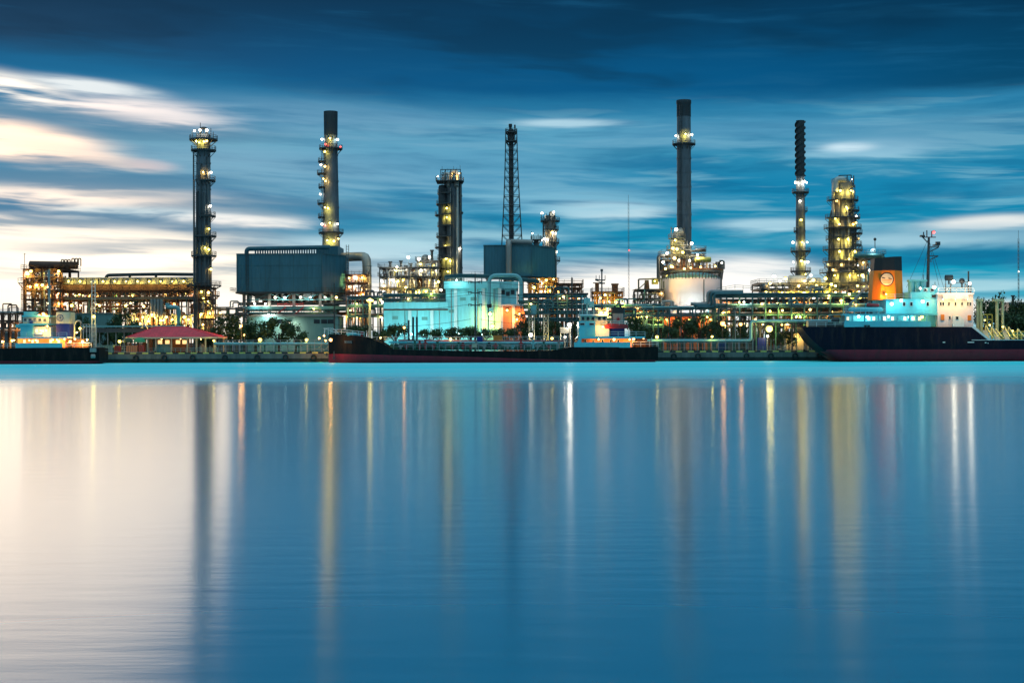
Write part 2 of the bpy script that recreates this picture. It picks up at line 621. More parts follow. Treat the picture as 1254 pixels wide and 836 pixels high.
# glowing cloud breaks: (px, py, half width, half height, tilt, colour, strength, warp)
WHT, PCH, PAL = (1.35, 1.25, 1.15), (1.25, .95, .78), (.50, .74, .88)
for (px_, py_, w_, h_, tl, c_, k_, wp) in [
        (20, 385, 380, 74, .0, (1.45, 1.25, 1.02), 1., 20), (150, 320, 220, 30, .0, (1.5, 1.32, 1.1), .95, 20), (20, 292, 230, 24, 0., (1.3, 1.15, 1.), .95, 18),
        (30, 243, 210, 20, .0, (1.2, 1.02, .9), .95, 16), (190, 262, 130, 9, .02, PAL, .8, 10),
        (10, 166, 105, 21, .12, (1.5, 1.12, .88), 1., 16), (95, 186, 80, 9, .16, PCH, .8, 8), (5, 106, 75, 17, .12, WHT, 1., 14), (115, 104, 70, 8, .08, (.85, .92, .98), .9, 8),
        (170, 134, 100, 14, .04, (1.15, 1.02, 1.0), .95, 14), (185, 200, 30, 6, .06, (.9, .66, .64), .7, 5), (255, 268, 100, 10, .0, (1.1, 1.05, 1.02), .85, 12),
        (330, 385, 140, 44, 0., (1.2, 1.12, 1.02), .9, 16),
        (560, 382, 210, 52, 0., (1.15, 1.1, 1.06), 1., 18), (440, 300, 130, 12, 0., (.50, .74, .88), .8, 12), (330, 200, 200, 22, .05, (.24, .46, .64), .6, 18),
        (745, 356, 140, 32, 0., (1.12, 1.08, 1.05), 1., 7), (880, 368, 150, 42, 0., (1.1, 1.08, 1.06), .95, 12), (910, 330, 80, 15, .0, (1., 1., 1.02), .85, 9),
        (1000, 388, 200, 26, 0., (.9, .98, 1.), .8, 12),
        (1215, 379, 100, 9, 0., (1.05, 1.02, .98), .95, 6), (1160, 350, 110, 7, .0, (.46, .74, .86), .7, 6),
        (1041, 181, 28, 5, .0, (1.25, 1.3, 1.35), 1., 1.5), (1060, 181, 80, 11, 0., (.36, .64, .84), .7, 6), (1215, 273, 65, 8, -.02, (.88, .9, .92), .95, 6), (1190, 292, 150, 17, 0., (.28, .50, .66), .65, 10),
        (700, 151, 65, 5, .02, (.50, .74, .90), .8, 5), (745, 256, 70, 9, .03, (.60, .80, .92), .85, 8), (700, 245, 140, 16, 0., (.24, .54, .74), .7, 10),
        (940, 275, 70, 7, 0., (.42, .68, .84), .8, 6), (1090, 297, 100, 8, 0., (.36, .62, .78), .7, 7), (560, 290, 130, 10, 0., (.40, .68, .82), .6, 10), (540, 200, 240, 30, .0, (.12, .36, .58), .6, 18),
        (400, 145, 200, 20, .06, (.16, .36, .56), .6, 16), (900, 165, 260, 18, 0., (.10, .32, .54), .55, 14), (1180, 160, 140, 20, 0., (.12, .33, .52), .5, 14)]:
    col = mixc(mth('MULTIPLY', blob(px_, py_, w_, h_, tl, wp, 1.9 if px_ < 280 and py_ < 280 else 1.15), k_, clamp=True), col, tuple(c_))
# grey-blue cloud bars crossing the glow
for (px_, py_, w_, h_, k_) in [(60, 216, 220, 11, .85), (90, 272, 210, 6, .7), (230, 300, 130, 6, .5), (110, 302, 100, 6, .45), (40, 335, 120, 4, .3), (190, 330, 90, 3, .3), (200, 158, 130, 8, .6), (330, 250, 160, 12, .65), (60, 138, 120, 8, .75), (60, 195, 90, 6, .5), (150, 235, 60, 4, .5)]:
    col = mixc(mth('MULTIPLY', blob(px_, py_, w_, h_, .0, 14), k_), col, lin(80, 132, 168))
# behind the viewer and overhead: open pale blue-green evening sky that lights the near faces
back = sstep(dy, .35, -.35)
top = sstep(dz, .55, .9)
SKY_BACK = (.19, .36, .46)
SKY_TOP = (.48, .84, 1.05)
col = mixc(1., col, (1.06, 1.03, .965), 'MULTIPLY')
col = mixc(back, col, SKY_BACK)
col = mixc(top, col, SKY_TOP)
sky = N.new('ShaderNodeTexSky')
sky.sky_type = 'NISHITA'
sky.sun_disc = False
sky.sun_elevation = SUN_EL
sky.sun_rotation = SUN_AZ
n_ = N.new('ShaderNodeMixRGB')
n_.blend_type = 'ADD'
n_.inputs[0].default_value = 1
L.new(col, n_.inputs[1])
sc_ = mixc(1., sky.outputs[0], (.05, .05, .05), 'MULTIPLY')
sc_ = mixc(1., sc_, (.01, .01, .01), 'MULTIPLY')
L.new(sc_, n_.inputs[2])
L.new(n_.outputs[0], bg.inputs['Color'])
bg.inputs['Strength'].default_value = 1.

sd = bpy.data.lights.new('sun', 'SUN')
sd.energy = .14
sd.angle = math.radians(18)
sd.color = (1, .69, .42)
so = bpy.data.objects.new('sun', sd)
C.objects.link(so)
sdir = Vector((math.sin(SUN_AZ) * math.cos(SUN_EL), math.cos(SUN_AZ) * math.cos(SUN_EL), math.sin(SUN_EL)))
so.rotation_euler = (-sdir).to_track_quat('-Z', 'Y').to_euler()

# ---------------------------------------------------------------- water and land
m, nt2, b_ = nmat('river_water')
N2, L2 = nt2.nodes, nt2.links
N2.remove(b_)
tcw = N2.new('ShaderNodeTexCoord')
sp = N2.new('ShaderNodeSeparateXYZ')
L2.new(tcw.outputs['Object'], sp.inputs[0])
# wind-ruffled lane along the far bank: distance plus an uneven edge
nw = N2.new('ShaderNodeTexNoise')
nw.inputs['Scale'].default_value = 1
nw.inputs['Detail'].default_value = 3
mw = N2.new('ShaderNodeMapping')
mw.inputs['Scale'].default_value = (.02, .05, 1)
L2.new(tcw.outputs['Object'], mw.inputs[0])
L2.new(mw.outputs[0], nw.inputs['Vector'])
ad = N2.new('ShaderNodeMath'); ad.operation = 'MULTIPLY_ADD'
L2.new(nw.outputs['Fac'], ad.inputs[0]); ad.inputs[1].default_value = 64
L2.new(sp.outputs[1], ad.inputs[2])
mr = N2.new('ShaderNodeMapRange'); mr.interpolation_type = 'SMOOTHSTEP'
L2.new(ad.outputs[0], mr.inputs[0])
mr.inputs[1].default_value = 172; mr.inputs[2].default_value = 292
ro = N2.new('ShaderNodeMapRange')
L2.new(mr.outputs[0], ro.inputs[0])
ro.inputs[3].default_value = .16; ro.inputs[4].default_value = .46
# small ripples
nr = N2.new('ShaderNodeTexNoise')
nr.inputs['Scale'].default_value = 1
nr.inputs['Detail'].default_value = 4
mrp = N2.new('ShaderNodeMapping')
mrp.inputs['Scale'].default_value = (.25, 1.1, 1)
L2.new(tcw.outputs['Object'], mrp.inputs[0])
L2.new(mrp.outputs[0], nr.inputs['Vector'])
bp = N2.new('ShaderNodeBump')
bp.inputs['Strength'].default_value = .1
bp.inputs['Distance'].default_value = .1
L2.new(nr.outputs['Fac'], bp.inputs['Height'])
gl = N2.new('ShaderNodeBsdfGlossy')
gl.distribution = 'GGX'
gl.inputs['Anisotropy'].default_value = .32      # wind waves run across the river: steeper towards the viewer than sideways
tg = N2.new('ShaderNodeCombineXYZ')
tg.inputs[0].default_value = 1
L2.new(tg.outputs[0], gl.inputs['Tangent'])
gl.inputs['Color'].default_value = (.92, .97, 1, 1)
L2.new(ro.outputs[0], gl.inputs['Roughness'])
L2.new(bp.outputs[0], gl.inputs['Normal'])
df = N2.new('ShaderNodeBsdfDiffuse')
df.inputs['Color'].default_value = (.025, .26, .41, 1)
fr = N2.new('ShaderNodeFresnel')
fr.inputs['IOR'].default_value = 2.25
mxs = N2.new('ShaderNodeMixShader')
L2.new(fr.outputs[0], mxs.inputs[0])
L2.new(df.outputs[0], mxs.inputs[1])
L2.new(gl.outputs[0], mxs.inputs[2])
# cyan sky sheen of the ruffled lane, painted in as a diffuse colour
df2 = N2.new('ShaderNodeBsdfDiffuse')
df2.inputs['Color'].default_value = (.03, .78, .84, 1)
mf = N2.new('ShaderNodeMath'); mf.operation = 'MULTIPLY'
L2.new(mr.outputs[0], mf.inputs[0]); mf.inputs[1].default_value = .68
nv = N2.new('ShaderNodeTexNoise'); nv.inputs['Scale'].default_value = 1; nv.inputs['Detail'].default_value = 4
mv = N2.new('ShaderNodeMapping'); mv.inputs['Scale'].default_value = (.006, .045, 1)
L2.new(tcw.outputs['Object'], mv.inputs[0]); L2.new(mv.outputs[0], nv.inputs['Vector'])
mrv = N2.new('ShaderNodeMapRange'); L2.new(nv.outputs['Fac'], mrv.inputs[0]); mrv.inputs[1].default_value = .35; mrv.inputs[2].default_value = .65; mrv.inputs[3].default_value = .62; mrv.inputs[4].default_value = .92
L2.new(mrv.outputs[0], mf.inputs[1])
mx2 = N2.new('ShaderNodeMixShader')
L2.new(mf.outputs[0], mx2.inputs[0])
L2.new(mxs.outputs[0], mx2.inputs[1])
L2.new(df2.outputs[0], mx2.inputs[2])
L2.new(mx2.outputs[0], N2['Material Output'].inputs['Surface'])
MT['river_water'] = m

QY = 352.                                    # quay face
MB().add
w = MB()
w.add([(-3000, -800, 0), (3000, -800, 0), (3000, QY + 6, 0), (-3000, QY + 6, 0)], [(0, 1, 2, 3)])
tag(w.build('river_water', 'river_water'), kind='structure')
g = MB()
g.add([(-6000, QY + 1.5, GZ), (6000, QY + 1.5, GZ), (6000, 9000, GZ), (-6000, 9000, GZ)], [(0, 1, 2, 3)])
tag(g.build('ground', 'asphalt'), kind='structure')
q = MB().use('quay_stain')
q.box(-3000, 3000, QY + .02, QY + 1.4, -2, .95)
q.use('concrete').box(-3000, 3000, QY - .15, QY + 1.4, .955, GZ - .004)
tag(q.build('quay_wall'), 'weathered concrete quay wall with tide-stained foot along the river', 'quay')
kb = MB()
xk = -150.
i_ = 0
while xk < 160:
    kb.use('yellow_paint' if i_ % 2 else 'black').box(xk, xk + 1.5, QY - .1, QY + .35, GZ - .002, GZ + .32)
    xk += 1.5; i_ += 1
tb = None
for i_, xf in enumerate((-93, -86, -79, -71, -63, -56, -49, 40, 46, 52, 58, 64, 70, 76)):
    if tb is None:
        fb = MB()
        ringp = [(xf + .55 * math.cos(a_), QY - .38, 1.25 + .55 * math.sin(a_)) for a_ in [2 * PI * k_ / 16 for k_ in range(17)]]
        fb.tube(ringp, .2, 8, False)
        fb.bar((xf, QY - .2, 1.8), (xf, QY - .2, GZ + .1), .05)
        tb = tag(fb.build('tyre_fender', 'black'), 'black tyre hung as a fender on the face of the quay', 'fender', 'tyre fenders hung along the quay wall')
        xf0 = xf
    else:
        c_ = tb.copy(); C.objects.link(c_); c_.location.x = xf - xf0
tag(kb.build('kerb'), 'yellow and black striped kerb along the edge of the quay', 'kerb')
# ---------------------------------------------------------------- generators for process plant
def arc_pts(cx, cy, r, z, a0, a1, n):
    return [(cx + r * math.cos(math.radians(a0 + (a1 - a0) * i / n)), cy + r * math.sin(math.radians(a0 + (a1 - a0) * i / n)), z) for i in range(n + 1)]


def ring_platform(parent, cx, cy, r0, r1, z, a0=0, a1=360, m='dark_steel', rail=1.15, kick=True):
    """ring walkway on a column: grating, edge, brackets; handrail is its sub-part"""
    n = max(5, int((a1 - a0) / 18))
    b = MB()
    A0, A1 = math.radians(a0), math.radians(a1)
    b.lathe([(r0 - .05, z - .12), (r1, z - .12), (r1 + .03, z - .3), (r1 + .03, z + .12), (r1, z), (r0 - .05, z)], cx, cy, n, A0, A1)
    k = max(2, n // 2)
    for i in range(k + (0 if a1 - a0 >= 360 else 1)):
        t = A0 + (A1 - A0) * i / k
        c, s = math.cos(t), math.sin(t)
        b.bar((cx + r1 * c, cy + r1 * s, z - .2), (cx + r0 * c, cy + r0 * s, z - min(1.8, (r1 - r0) * 1.1) - .2), .14)
    o = b.build('platform', m, parent)
    h = MB()
    pts = arc_pts(cx, cy, r1 - .05, z, a0, a1, n)
    if a1 - a0 < 360:
        e0, e1 = pts[0], pts[-1]
        pts = [(cx + r0 * math.cos(A0), cy + r0 * math.sin(A0), z)] + pts + [(cx + r0 * math.cos(A1), cy + r0 * math.sin(A1), z)]
    h.rail(pts, rail, .085, 1.6)
    h.build('handrail', m, o)
    return o


def cage_ladder(parent, x, y, z0, z1, m='dark_steel', cage=True):
    b = MB()
    b.bar((x - .3, y, z0), (x - .3, y, z1), .1)
    b.bar((x + .3, y, z0), (x + .3, y, z1), .1)
    z = z0
    while z < z1:
        b.bar((x - .3, y, z), (x + .3, y, z), .06)
        z += .6
    if cage:
        z = z0 + 2.2
        while z < z1:
            pts = arc_pts(x, y, .5, z, 180, 360, 6)
            for p, q in zip(pts, pts[1:]): b.bar(p, q, .06)
            z += 1.5
        for a in (200, 270, 340):
            c, s = .5 * math.cos(math.radians(a)), .5 * math.sin(math.radians(a))
            b.bar((x + c, y + s, z0 + 2.2), (x + c, y + s, z1), .05)
    return b.build('ladder', m, parent)


def hw_at(prof, py):
    for (a, ha), (b, hb) in zip(prof, prof[1:]):
        if a <= py <= b:
            return ha + (hb - ha) * (py - a) / (b - a)
    return prof[0][1] if py < prof[0][0] else prof[-1][1]


def column_tower(name, label, cat, px, Y, prof, m, plats=(), lamps=(), ladders=(), pipes=(), seams=(), spill=0, top=None, group=None, part_name='shell', base=None, cap=True):
    """tall column surveyed from the photo; prof = [(py, half width px)] from top down"""
    pb = prof[-1][0]
    cx = X(px, pb, Y)
    t = thing(name, label, cat, (cx, Y, GZ if base is None else base), group)
    k = Y / F
    b = MB()
    pr = []
    lastm = None
    zz = [(hw * k, Z(px, py, Y)) for py, hw in prof]
    if base is None: zz.append((zz[-1][0], GZ))
    if cap: zz = [(0, zz[0][1])] + zz
    b.lathe(zz, cx, Y, 28)
    for py in seams:
        r = hw_at(prof, py) * k
        z = Z(px, py, Y)
        b.lathe([(r, z - .22), (r + .14, z - .22), (r + .14, z + .22), (r, z + .22)], cx, Y, 28)
    b.build(part_name, m, t, True)
    for (py, ext, a0, a1) in plats:
        r = hw_at(prof, py) * k
        ring_platform(t, cx, Y, r, r + ext * k, Z(px, py, Y), a0, a1)
    for (dx, p0, p1) in ladders:
        cage_ladder(t, cx + dx * k, Y - math.sqrt(max(.1, (hw_at(prof, (p0 + p1) / 2) * k + .5) ** 2 - (dx * k) ** 2)) if abs(dx) < hw_at(prof, (p0 + p1) / 2) else Y, Z(px, p1, Y), Z(px, p0, Y))
    for (dx, dy, p0, p1, r) in pipes:
        q = MB()
        x, y = cx + dx * k, Y + dy
        z0, z1 = (Z(px, p1, Y) if p1 else GZ), Z(px, p0, Y)
        q.elbow([(x, y, z0), (x, y, z1), (cx, Y - .2, z1 + .01)], r, 8)
        q.build('pipe', 'insul' if r > .3 else 'steel', t, True)
    Rc = random.Random(int(px))
    top_, bot_ = prof[0][0] + 3, prof[-1][0]
    if cat == 'column':
        for i in range(5):      # service pipes clipped to the shell
            a = math.radians(-160 + 28 * i + Rc.uniform(-9, 9))
            p0_ = top_ + (bot_ - top_) * Rc.uniform(.02, .5)
            rr = Rc.uniform(.12, .3)
            q = MB()
            pts = []
            for u in range(7):
                py_ = bot_ + (p0_ - bot_) * u / 6
                r_s = hw_at(prof, py_) * k + rr + .25
                pts.append((cx + r_s * math.cos(a), Y + r_s * math.sin(a), Z(px, py_, Y)))
            pts.append((cx + (r_s - .8) * math.cos(a), Y + (r_s - .8) * math.sin(a), Z(px, p0_, Y) + .3))
            q.tube(pts, rr, 7)
            q.build('pipe', Rc.choice(('insul', 'steel', 'dark_steel', 'clad_grey')), t, True)
        for i in range(6):      # nozzles and manways
            a = math.radians(Rc.uniform(-160, -20)); py_ = top_ + (bot_ - top_) * Rc.random(); r_s = hw_at(prof, py_) * k; z_ = Z(px, py_, Y)
            MB().tube([(cx + (r_s - .1) * math.cos(a), Y + (r_s - .1) * math.sin(a), z_), (cx + (r_s + .6) * math.cos(a), Y + (r_s + .6) * math.sin(a), z_)], .38, 10).build('nozzle', 'steel', t, True)
    for (dx, py, kind, pw) in lamps:
        pw *= .7
        hw = hw_at(prof, py) * k
        x = dx * k
        y = -math.sqrt(max(0, (hw + .7) ** 2 - x * x)) if abs(x) < hw + .7 else -.3
        lamp(t, (cx + x, Y + y, Z(px, py, Y)), kind, pw, .36, spill=pw * spill if kind in ('yellow', 'warm') else 0)
    return t, cx, k


def unit_frame(name, label, cat, px0, px1, Y0, Y1, levels, nx, ny, m='rust_steel', pyc=None, rails=(0,), cw=.38, brace=.5, seed=1, grate=True, group=None, bottom=True):
    """open steel process structure: columns, floors (> handrail), bracing"""
    R = random.Random(seed)
    pc = (px0 + px1) / 2
    x0, x1 = X(px0, levels[0], Y0), X(px1, levels[0], Y0)
    zs = [Z(pc, py, Y0) for py in levels]
    t = thing(name, label, cat, ((x0 + x1) / 2, (Y0 + Y1) / 2, GZ), group)
    xs = [x0 + (x1 - x0) * i / (nx - 1) for i in range(nx)]
    ys = [Y0 + (Y1 - Y0) * i / (ny - 1) for i in range(ny)]
    zb = GZ if bottom else zs[-1]
    c0 = None
    for x in xs:
        for y in ys:
            if c0 is None:
                b = MB()
                b.box(x - cw / 2, x + cw / 2, y - cw / 2, y + cw / 2, zb, zs[0])
                c0 = b.build('column', m, t)
                ox, oy = x, y
            else:
                part(c0, t, (x - ox, y - oy, 0))
    for li, z in enumerate(zs):
        b = MB()
        e = cw / 2 + .02
        for y in ys:
            b.box(x0 - e, x1 + e, y - .13, y + .13, z - .5, z - .02)
        for x in xs:
            for ya, yb in zip(ys, ys[1:]):
                b.box(x - .12, x + .12, ya + .14, yb - .14, z - .46, z - .05)
        if grate:
            b.box(x0 - e - .5, x1 + e + .5, Y0 - e - .5, Y1 + e + .2, z + .0, z + .07)
        o = b.build('floor', m, t)
        if li in rails:
            h = MB()
            h.rail([(x0 - e - .4, Y0 - e - .4, z + .07), (x1 + e + .4, Y0 - e - .4, z + .07), (x1 + e + .4, Y1, z + .07), (x0 - e - .4, Y1, z + .07), (x0 - e - .4, Y0 - e - .4, z + .07)], 1.15, .085, 2.2)
            h.build('handrail', m, o)
    zz = zs + [zb]
    for i in range(nx - 1):
        for j in range(len(zz) - 1):
            if R.random() < brace and zz[j] - zz[j + 1] > 1.5:
                for y in (ys[0], ys[-1]):
                    b = MB()
                    p, q = (xs[i], y, zz[j] - .5), (xs[i + 1], y, zz[j + 1])
                    if R.random() < .5: p, q = (xs[i + 1], y, zz[j] - .5), (xs[i], y, zz[j + 1])
                    b.bar(p, q, .18)
                    if R.random() < .4:
                        b.bar((p[0], y, q[2]), (q[0], y, p[2]), .18)
                    b.build('bracing', m, t)
    return t, xs, ys, zz


def fill_unit(t, xs, ys, zz, seed, density=.8, mats=('clad_grey', 'insul', 'pale_steel', 'steel', 'rust_steel'), lamps=('warm', 'yellow', 'white'), lamp_p=.3, power=650, pipes=6, lr=.34):
    """exchangers, drums, valves, pipe runs and bulkhead lamps in the bays of a structure"""
    R = random.Random(seed)
    for j in range(len(zz) - 1):
        z1, z0 = zz[j] - .6, zz[j + 1] + .1
        h = z1 - z0
        if h < 1.2: continue
        for i in range(len(xs) - 1):
            xa, xb = xs[i] + .5, xs[i + 1] - .5
            w = xb - xa
            y = ys[0] + 1.2 + R.random() * max(.5, (ys[-1] - ys[0]) * .5)
            u = R.random()
            if u < density * .30:
                r = min(h * .33, w * .3, 1.3) * (.7 + .3 * R.random())
                b = MB()
                b.hcyl((xa + .3, y, z0 + r + .5), (xb - .3, y, z0 + r + .5), r, 14)
                for q in (.25, .75):
                    b.box(xa + w * q - .2, xa + w * q + .2, y - r * .8, y + r * .8, z0, z0 + .7)
                b.tube([(xa + w * .5, y, z0 + r * 2), (xa + w * .5, y, z1)], .18, 7)
                b.build('exchanger', R.choice(mats), t, True)
            elif u < density * .6:
                r = min(w * .2, 1.1) * (.6 + .5 * R.random())
                x = xa + w * (.3 + .4 * R.random())
                b = MB()
                hh = h * (.6 + .3 * R.random())
                b.lathe([(0, z0 + .5), (r * .5, z0 + .55), (r, z0 + .9), (r, z0 + hh - .5), (r * .7, z0 + hh - .12), (0, z0 + hh)], x, y, 14)
                for a in (0, 2.1, 4.2):
                    b.bar((x + r * .7 * math.cos(a), y + r * .7 * math.sin(a), z0), (x + r * .7 * math.cos(a), y + r * .7 * math.sin(a), z0 + .9), .15)
                b.build('drum', R.choice(mats), t, True)
            elif u < density:
                b = MB()
                for q in range(R.randint(2, 4)):
                    x = xa + w * R.random()
                    yy = ys[0] + .3 + R.random() * 2
                    zt = z0 + h * (.4 + .5 * R.random())
                    b.elbow([(x, yy, z0), (x, yy, zt), (x + R.choice((-1, 1)) * w * .5, yy, zt), (x + R.choice((-1, 1)) * w * .4, yy + 1, z1)], .12 + .14 * R.random(), 7)
                b.build('pipe', R.choice(mats), t, True)
            if R.random() < lamp_p * 1.45:
                lamp(t, (xa + w * R.random(), ys[0] - .5 + R.random() * 2, z1 - .3 - .8 * R.random()), R.choice(lamps), power * 1.5 * (.6 + .8 * R.random()), lr)
    for k in range(int(pipes * 1.6)):
        r = (.07 if k % 2 else .12) + .16 * R.random()
        j = R.randrange(len(zz) - 1)
        z = zz[j + 1] + (zz[j] - zz[j + 1]) * (.25 + .6 * R.random())
        y = ys[0] + R.uniform(-.45, .6)
        a, c = sorted(R.sample(range(len(xs)), 2))
        zt = zz[max(0, j - 1)] - R.random()
        b = MB()
        b.elbow([(xs[a] + .6, y, zz[-1]), (xs[a] + .6, y, z), (xs[c] - .6, y, z), (xs[c] - .6, y, zt)], r, 8)
        b.build('pipe', R.choice(mats), t, True)


def pipe_rack(name, label, px0, px1, Y0, Y1, levels, nb, m='teal_steel', seed=1, per=5, mats=('aqua_pipe', 'insul', 'teal_steel', 'steel', 'clad_grey'), lamps=(), rmax=.32, truss=False):
    """pipe bridge: bents, stringers and the runs of pipe it carries as parts"""
    R = random.Random(seed)
    pc = (px0 + px1) / 2
    x0, x1 = X(px0, levels[0], Y0), X(px1, levels[0], Y0)
    zs = [Z(pc, py, Y0) for py in levels]
    t = thing(name, label, 'pipe rack', ((x0 + x1) / 2, (Y0 + Y1) / 2, GZ))
    p0 = None
    for i in range(nb):
        x = x0 + (x1 - x0) * i / (nb - 1)
        if p0 is None:
            b = MB()
            for y in (Y0, Y1):
                b.box(x - .2, x + .2, y - .2, y + .2, GZ, zs[0])
            for z in zs:
                b.box(x - .16, x + .16, Y0 + .21, Y1 - .21, z - .55, z - .1)
                b.bar((x, Y0 + .2, z - 1.6), (x, Y0 + 1.6, z - .5), .14)
            p0 = b.build('bent', m, t)
        else:
            part(p0, t, (x - x0, 0, 0))
    for z in zs:
        for y in (Y0, Y1):
            b = MB()
            for i in range(nb - 1):
                xa, xb = x0 + (x1 - x0) * i / (nb - 1) + .21, x0 + (x1 - x0) * (i + 1) / (nb - 1) - .21
                b.box(xa, xb, y - .1, y + .1, z - .5, z - .12)
                if truss:
                    b.box(xa, xb, y - .08, y + .08, z - 1.9, z - 1.65)
                    kk = 4
                    for q in range(kk):
                        u, v = xa + (xb - xa) * q / kk, xa + (xb - xa) * (q + 1) / kk
                        b.bar((u, y, z - 1.7 if q % 2 else z - .4), (v, y, z - .4 if q % 2 else z - 1.7), .12)
            b.build('stringer', m, t)
        for k in range(per):
            r = rmax * (.35 + .65 * R.random())
            y = Y0 + .5 + (Y1 - Y0 - 1) * k / max(1, per - 1)
            xa = x0 + (R.random() * .2 * (x1 - x0) if R.random() < .35 else -.6)
            xb = x1 - (R.random() * .2 * (x1 - x0) if R.random() < .35 else -.6)
            pts = [(xa, y, z + r), (xb, y, z + r)]
            if R.random() < .4 and per > 2:      # expansion loop
                xm = xa + (xb - xa) * (.3 + .4 * R.random())
                hh = 1.4 + R.random()
                pts = [(xa, y, z + r), (xm, y, z + r), (xm, y, z + r + hh), (xm + 2.5, y, z + r + hh), (xm + 2.5, y, z + r), (xb, y, z + r)]
            b = MB()
            b.elbow(pts, r, 8)
            b.build('pipe', R.choice(mats), t, True)
    for (px, py, kind, pw) in lamps:
        lamp(t, P(px, py, Y0 - .6), kind, pw)
    return t, x0, x1, zs
# ================================================================ left unit: air-cooler structure
t, xs, ys, zz = unit_frame('cooler_structure', 'tall rust-brown open steel structure carrying a long brown drum, left end of the plant', 'process unit',
                           29, 76, 424, 440, [329, 345, 355, 366, 380, 394], 5, 3, 'rust_steel', rails=(0, 1, 3), seed=3, brace=.6)
for sd_ in (5, 6, 7): fill_unit(t, xs, ys, zz, sd_, .95, ('rust_steel', 'rust_steel', 'clad_grey', 'steel'), ('warm', 'yellow', 'orange'), .3 if sd_ < 7 else 0, 1000, 9)
Y = 430.
b = MB()
b.hcyl(P(37, 324, Y), P(94, 325, Y), M(4.6, Y), 18)
for px in (44, 62, 84):
    x = X(px, 325, Y)
    b.box(x - .3, x + .3, Y - 1, Y + 1, Z(px, 329, Y), Z(px, 326, Y))
b.build('drum', 'rust_steel', t, True)
b = MB()
for px in (75, 79, 83, 88, 92, 96):
    b.elbow([P(px, 325, Y - 1), P(px, 318 - (px > 85) * 1.5, Y - 1), P(px + 3, 318 - (px > 85) * 1.5, Y - 1), P(px + 3, 326, Y - 1)], .17, 7)
b.build('vent_pipe', 'rust_steel', t, True)
for px, py in ((38, 332), (72, 332), (37, 351), (52, 349)): lamp(t, P(px, py, 422.5), 'yellow', 1100, .4)
b = MB()
b.bar(P(30, 329, 425), P(30, 310, 425), .12)
b.bar(P(29, 311, 425), P(31.5, 311, 425), .1)
b.build('mast', 'rust_steel', t)
b = MB()
b.box(X(22, 344, 424), X(29, 344, 424), 424, 429, Z(25, 347, 424), Z(25, 346, 424))
b.rail([P(22, 346, 424), P(22, 346, 429)], 1.3, .1)
b.rail([P(22, 346, 424), P(29, 346, 424)], 1.3, .1)
b.bar(P(23, 347, 425), P(29, 354, 425), .2)
b.build('side_platform', 'rust_steel', t)
cage_ladder(t, X(28, 370, 423.4), 423.4, GZ, Z(28, 347, 424), 'rust_steel')

# drum house above the fans
t, xs, ys, zz = unit_frame('cooler_deck', 'long brown air-cooler deck on steel columns with lamps along its grey fan boxes', 'process unit',
                           76, 243, 426, 442, [355.5, 366, 385], 15, 2, 'rust_steel', rails=(1,), seed=8, brace=.15)
for sd_ in (9, 10): fill_unit(t, xs, ys, zz, sd_, .95, ('rust_steel', 'steel', 'rust_steel', 'teal_steel'), ('warm', 'yellow', 'orange'), .3 if sd_ < 10 else .1, 1000, 10)
# fan boxes
fx0, fx1 = 76, 241
nf = 11
src = None
for i in range(nf):
    a, c = fx0 + (fx1 - fx0) * i / nf, fx0 + (fx1 - fx0) * (i + 1) / nf
    if src is None:
        b = MB()
        x0, x1 = X(a, 345, 426), X(c, 345, 426)
        zt, zb = Z(a, 341, 426), Z(a, 348.2, 426)
        b.box(x0 + .15, x1 - .15, 425.6, 441, zb, zt)
        for k in range(1, 6):
            xx = x0 + (x1 - x0) * k / 6
            b.box(xx - .08, xx + .08, 425.45, 425.6, zb + .1, zt - .1)
        b.box(x0 + .05, x1 - .05, 425.4, 441.2, zt + .002, zt + .25)
        src = b.build('fan_box', 'clad_grey', t)
        ax = x0
    else:
        part(src, t, (X(a, 345, 426) - ax, 0, 0))
b = MB()
x0, x1 = X(76, 350, 425), X(243, 350, 425)
b.box(x0, x1, 425, 441.8, Z(160, 355.3, 425), Z(160, 348.6, 425))
for i in range(60):
    xx = x0 + (x1 - x0) * i / 59
    b.box(xx - .1, xx + .1, 424.85, 425, Z(160, 355, 425), Z(160, 349, 425))
b.build('plenum', 'rust_steel', t)
b = MB()
z0, z1 = Z(160, 363.2, 425.4), Z(160, 355.8, 425.4)
n = 40
for y in (425.5, 441.5):
    b.box(x0, x1, y - .12, y + .12, z0 - .25, z0)
    for i in range(n):
        u, v = x0 + (x1 - x0) * i / n, x0 + (x1 - x0) * (i + 1) / n
        b.bar((u, y, z0 if i % 2 else z1), (v, y, z1 if i % 2 else z0), .16)
b.build('truss', 'rust_steel', t)
b = MB()
b.box(x0, x1, 424.6, 424.9, Z(160, 367, 425), Z(160, 363.5, 425))
b.build('girder', 'dark_steel', t)
for i in range(12):
    lamp(t, P(84 + i * 14.1, 344.5, 424.2), 'yellow', 420, .34)
for px in (82, 92, 101, 110, 124, 133, 146, 158, 171, 187, 203, 214, 228, 238):
    lamp(t, P(px, 359.5 + (px % 3), 429), 'warm', 480, .32)
b = MB()
b.elbow([P(130, 346, 433), P(130, 337, 433), P(160, 336.2, 433), P(200, 335.6, 433), P(241, 336, 433)], .5, 10)
b.build('header_pipe', 'dark_steel', t, True)
b = MB()
for px in (159, 191):
    b.tube([P(px, 336, 433), P(px, 347, 433)], .4, 8)
b.build('riser', 'dark_steel', t, True)
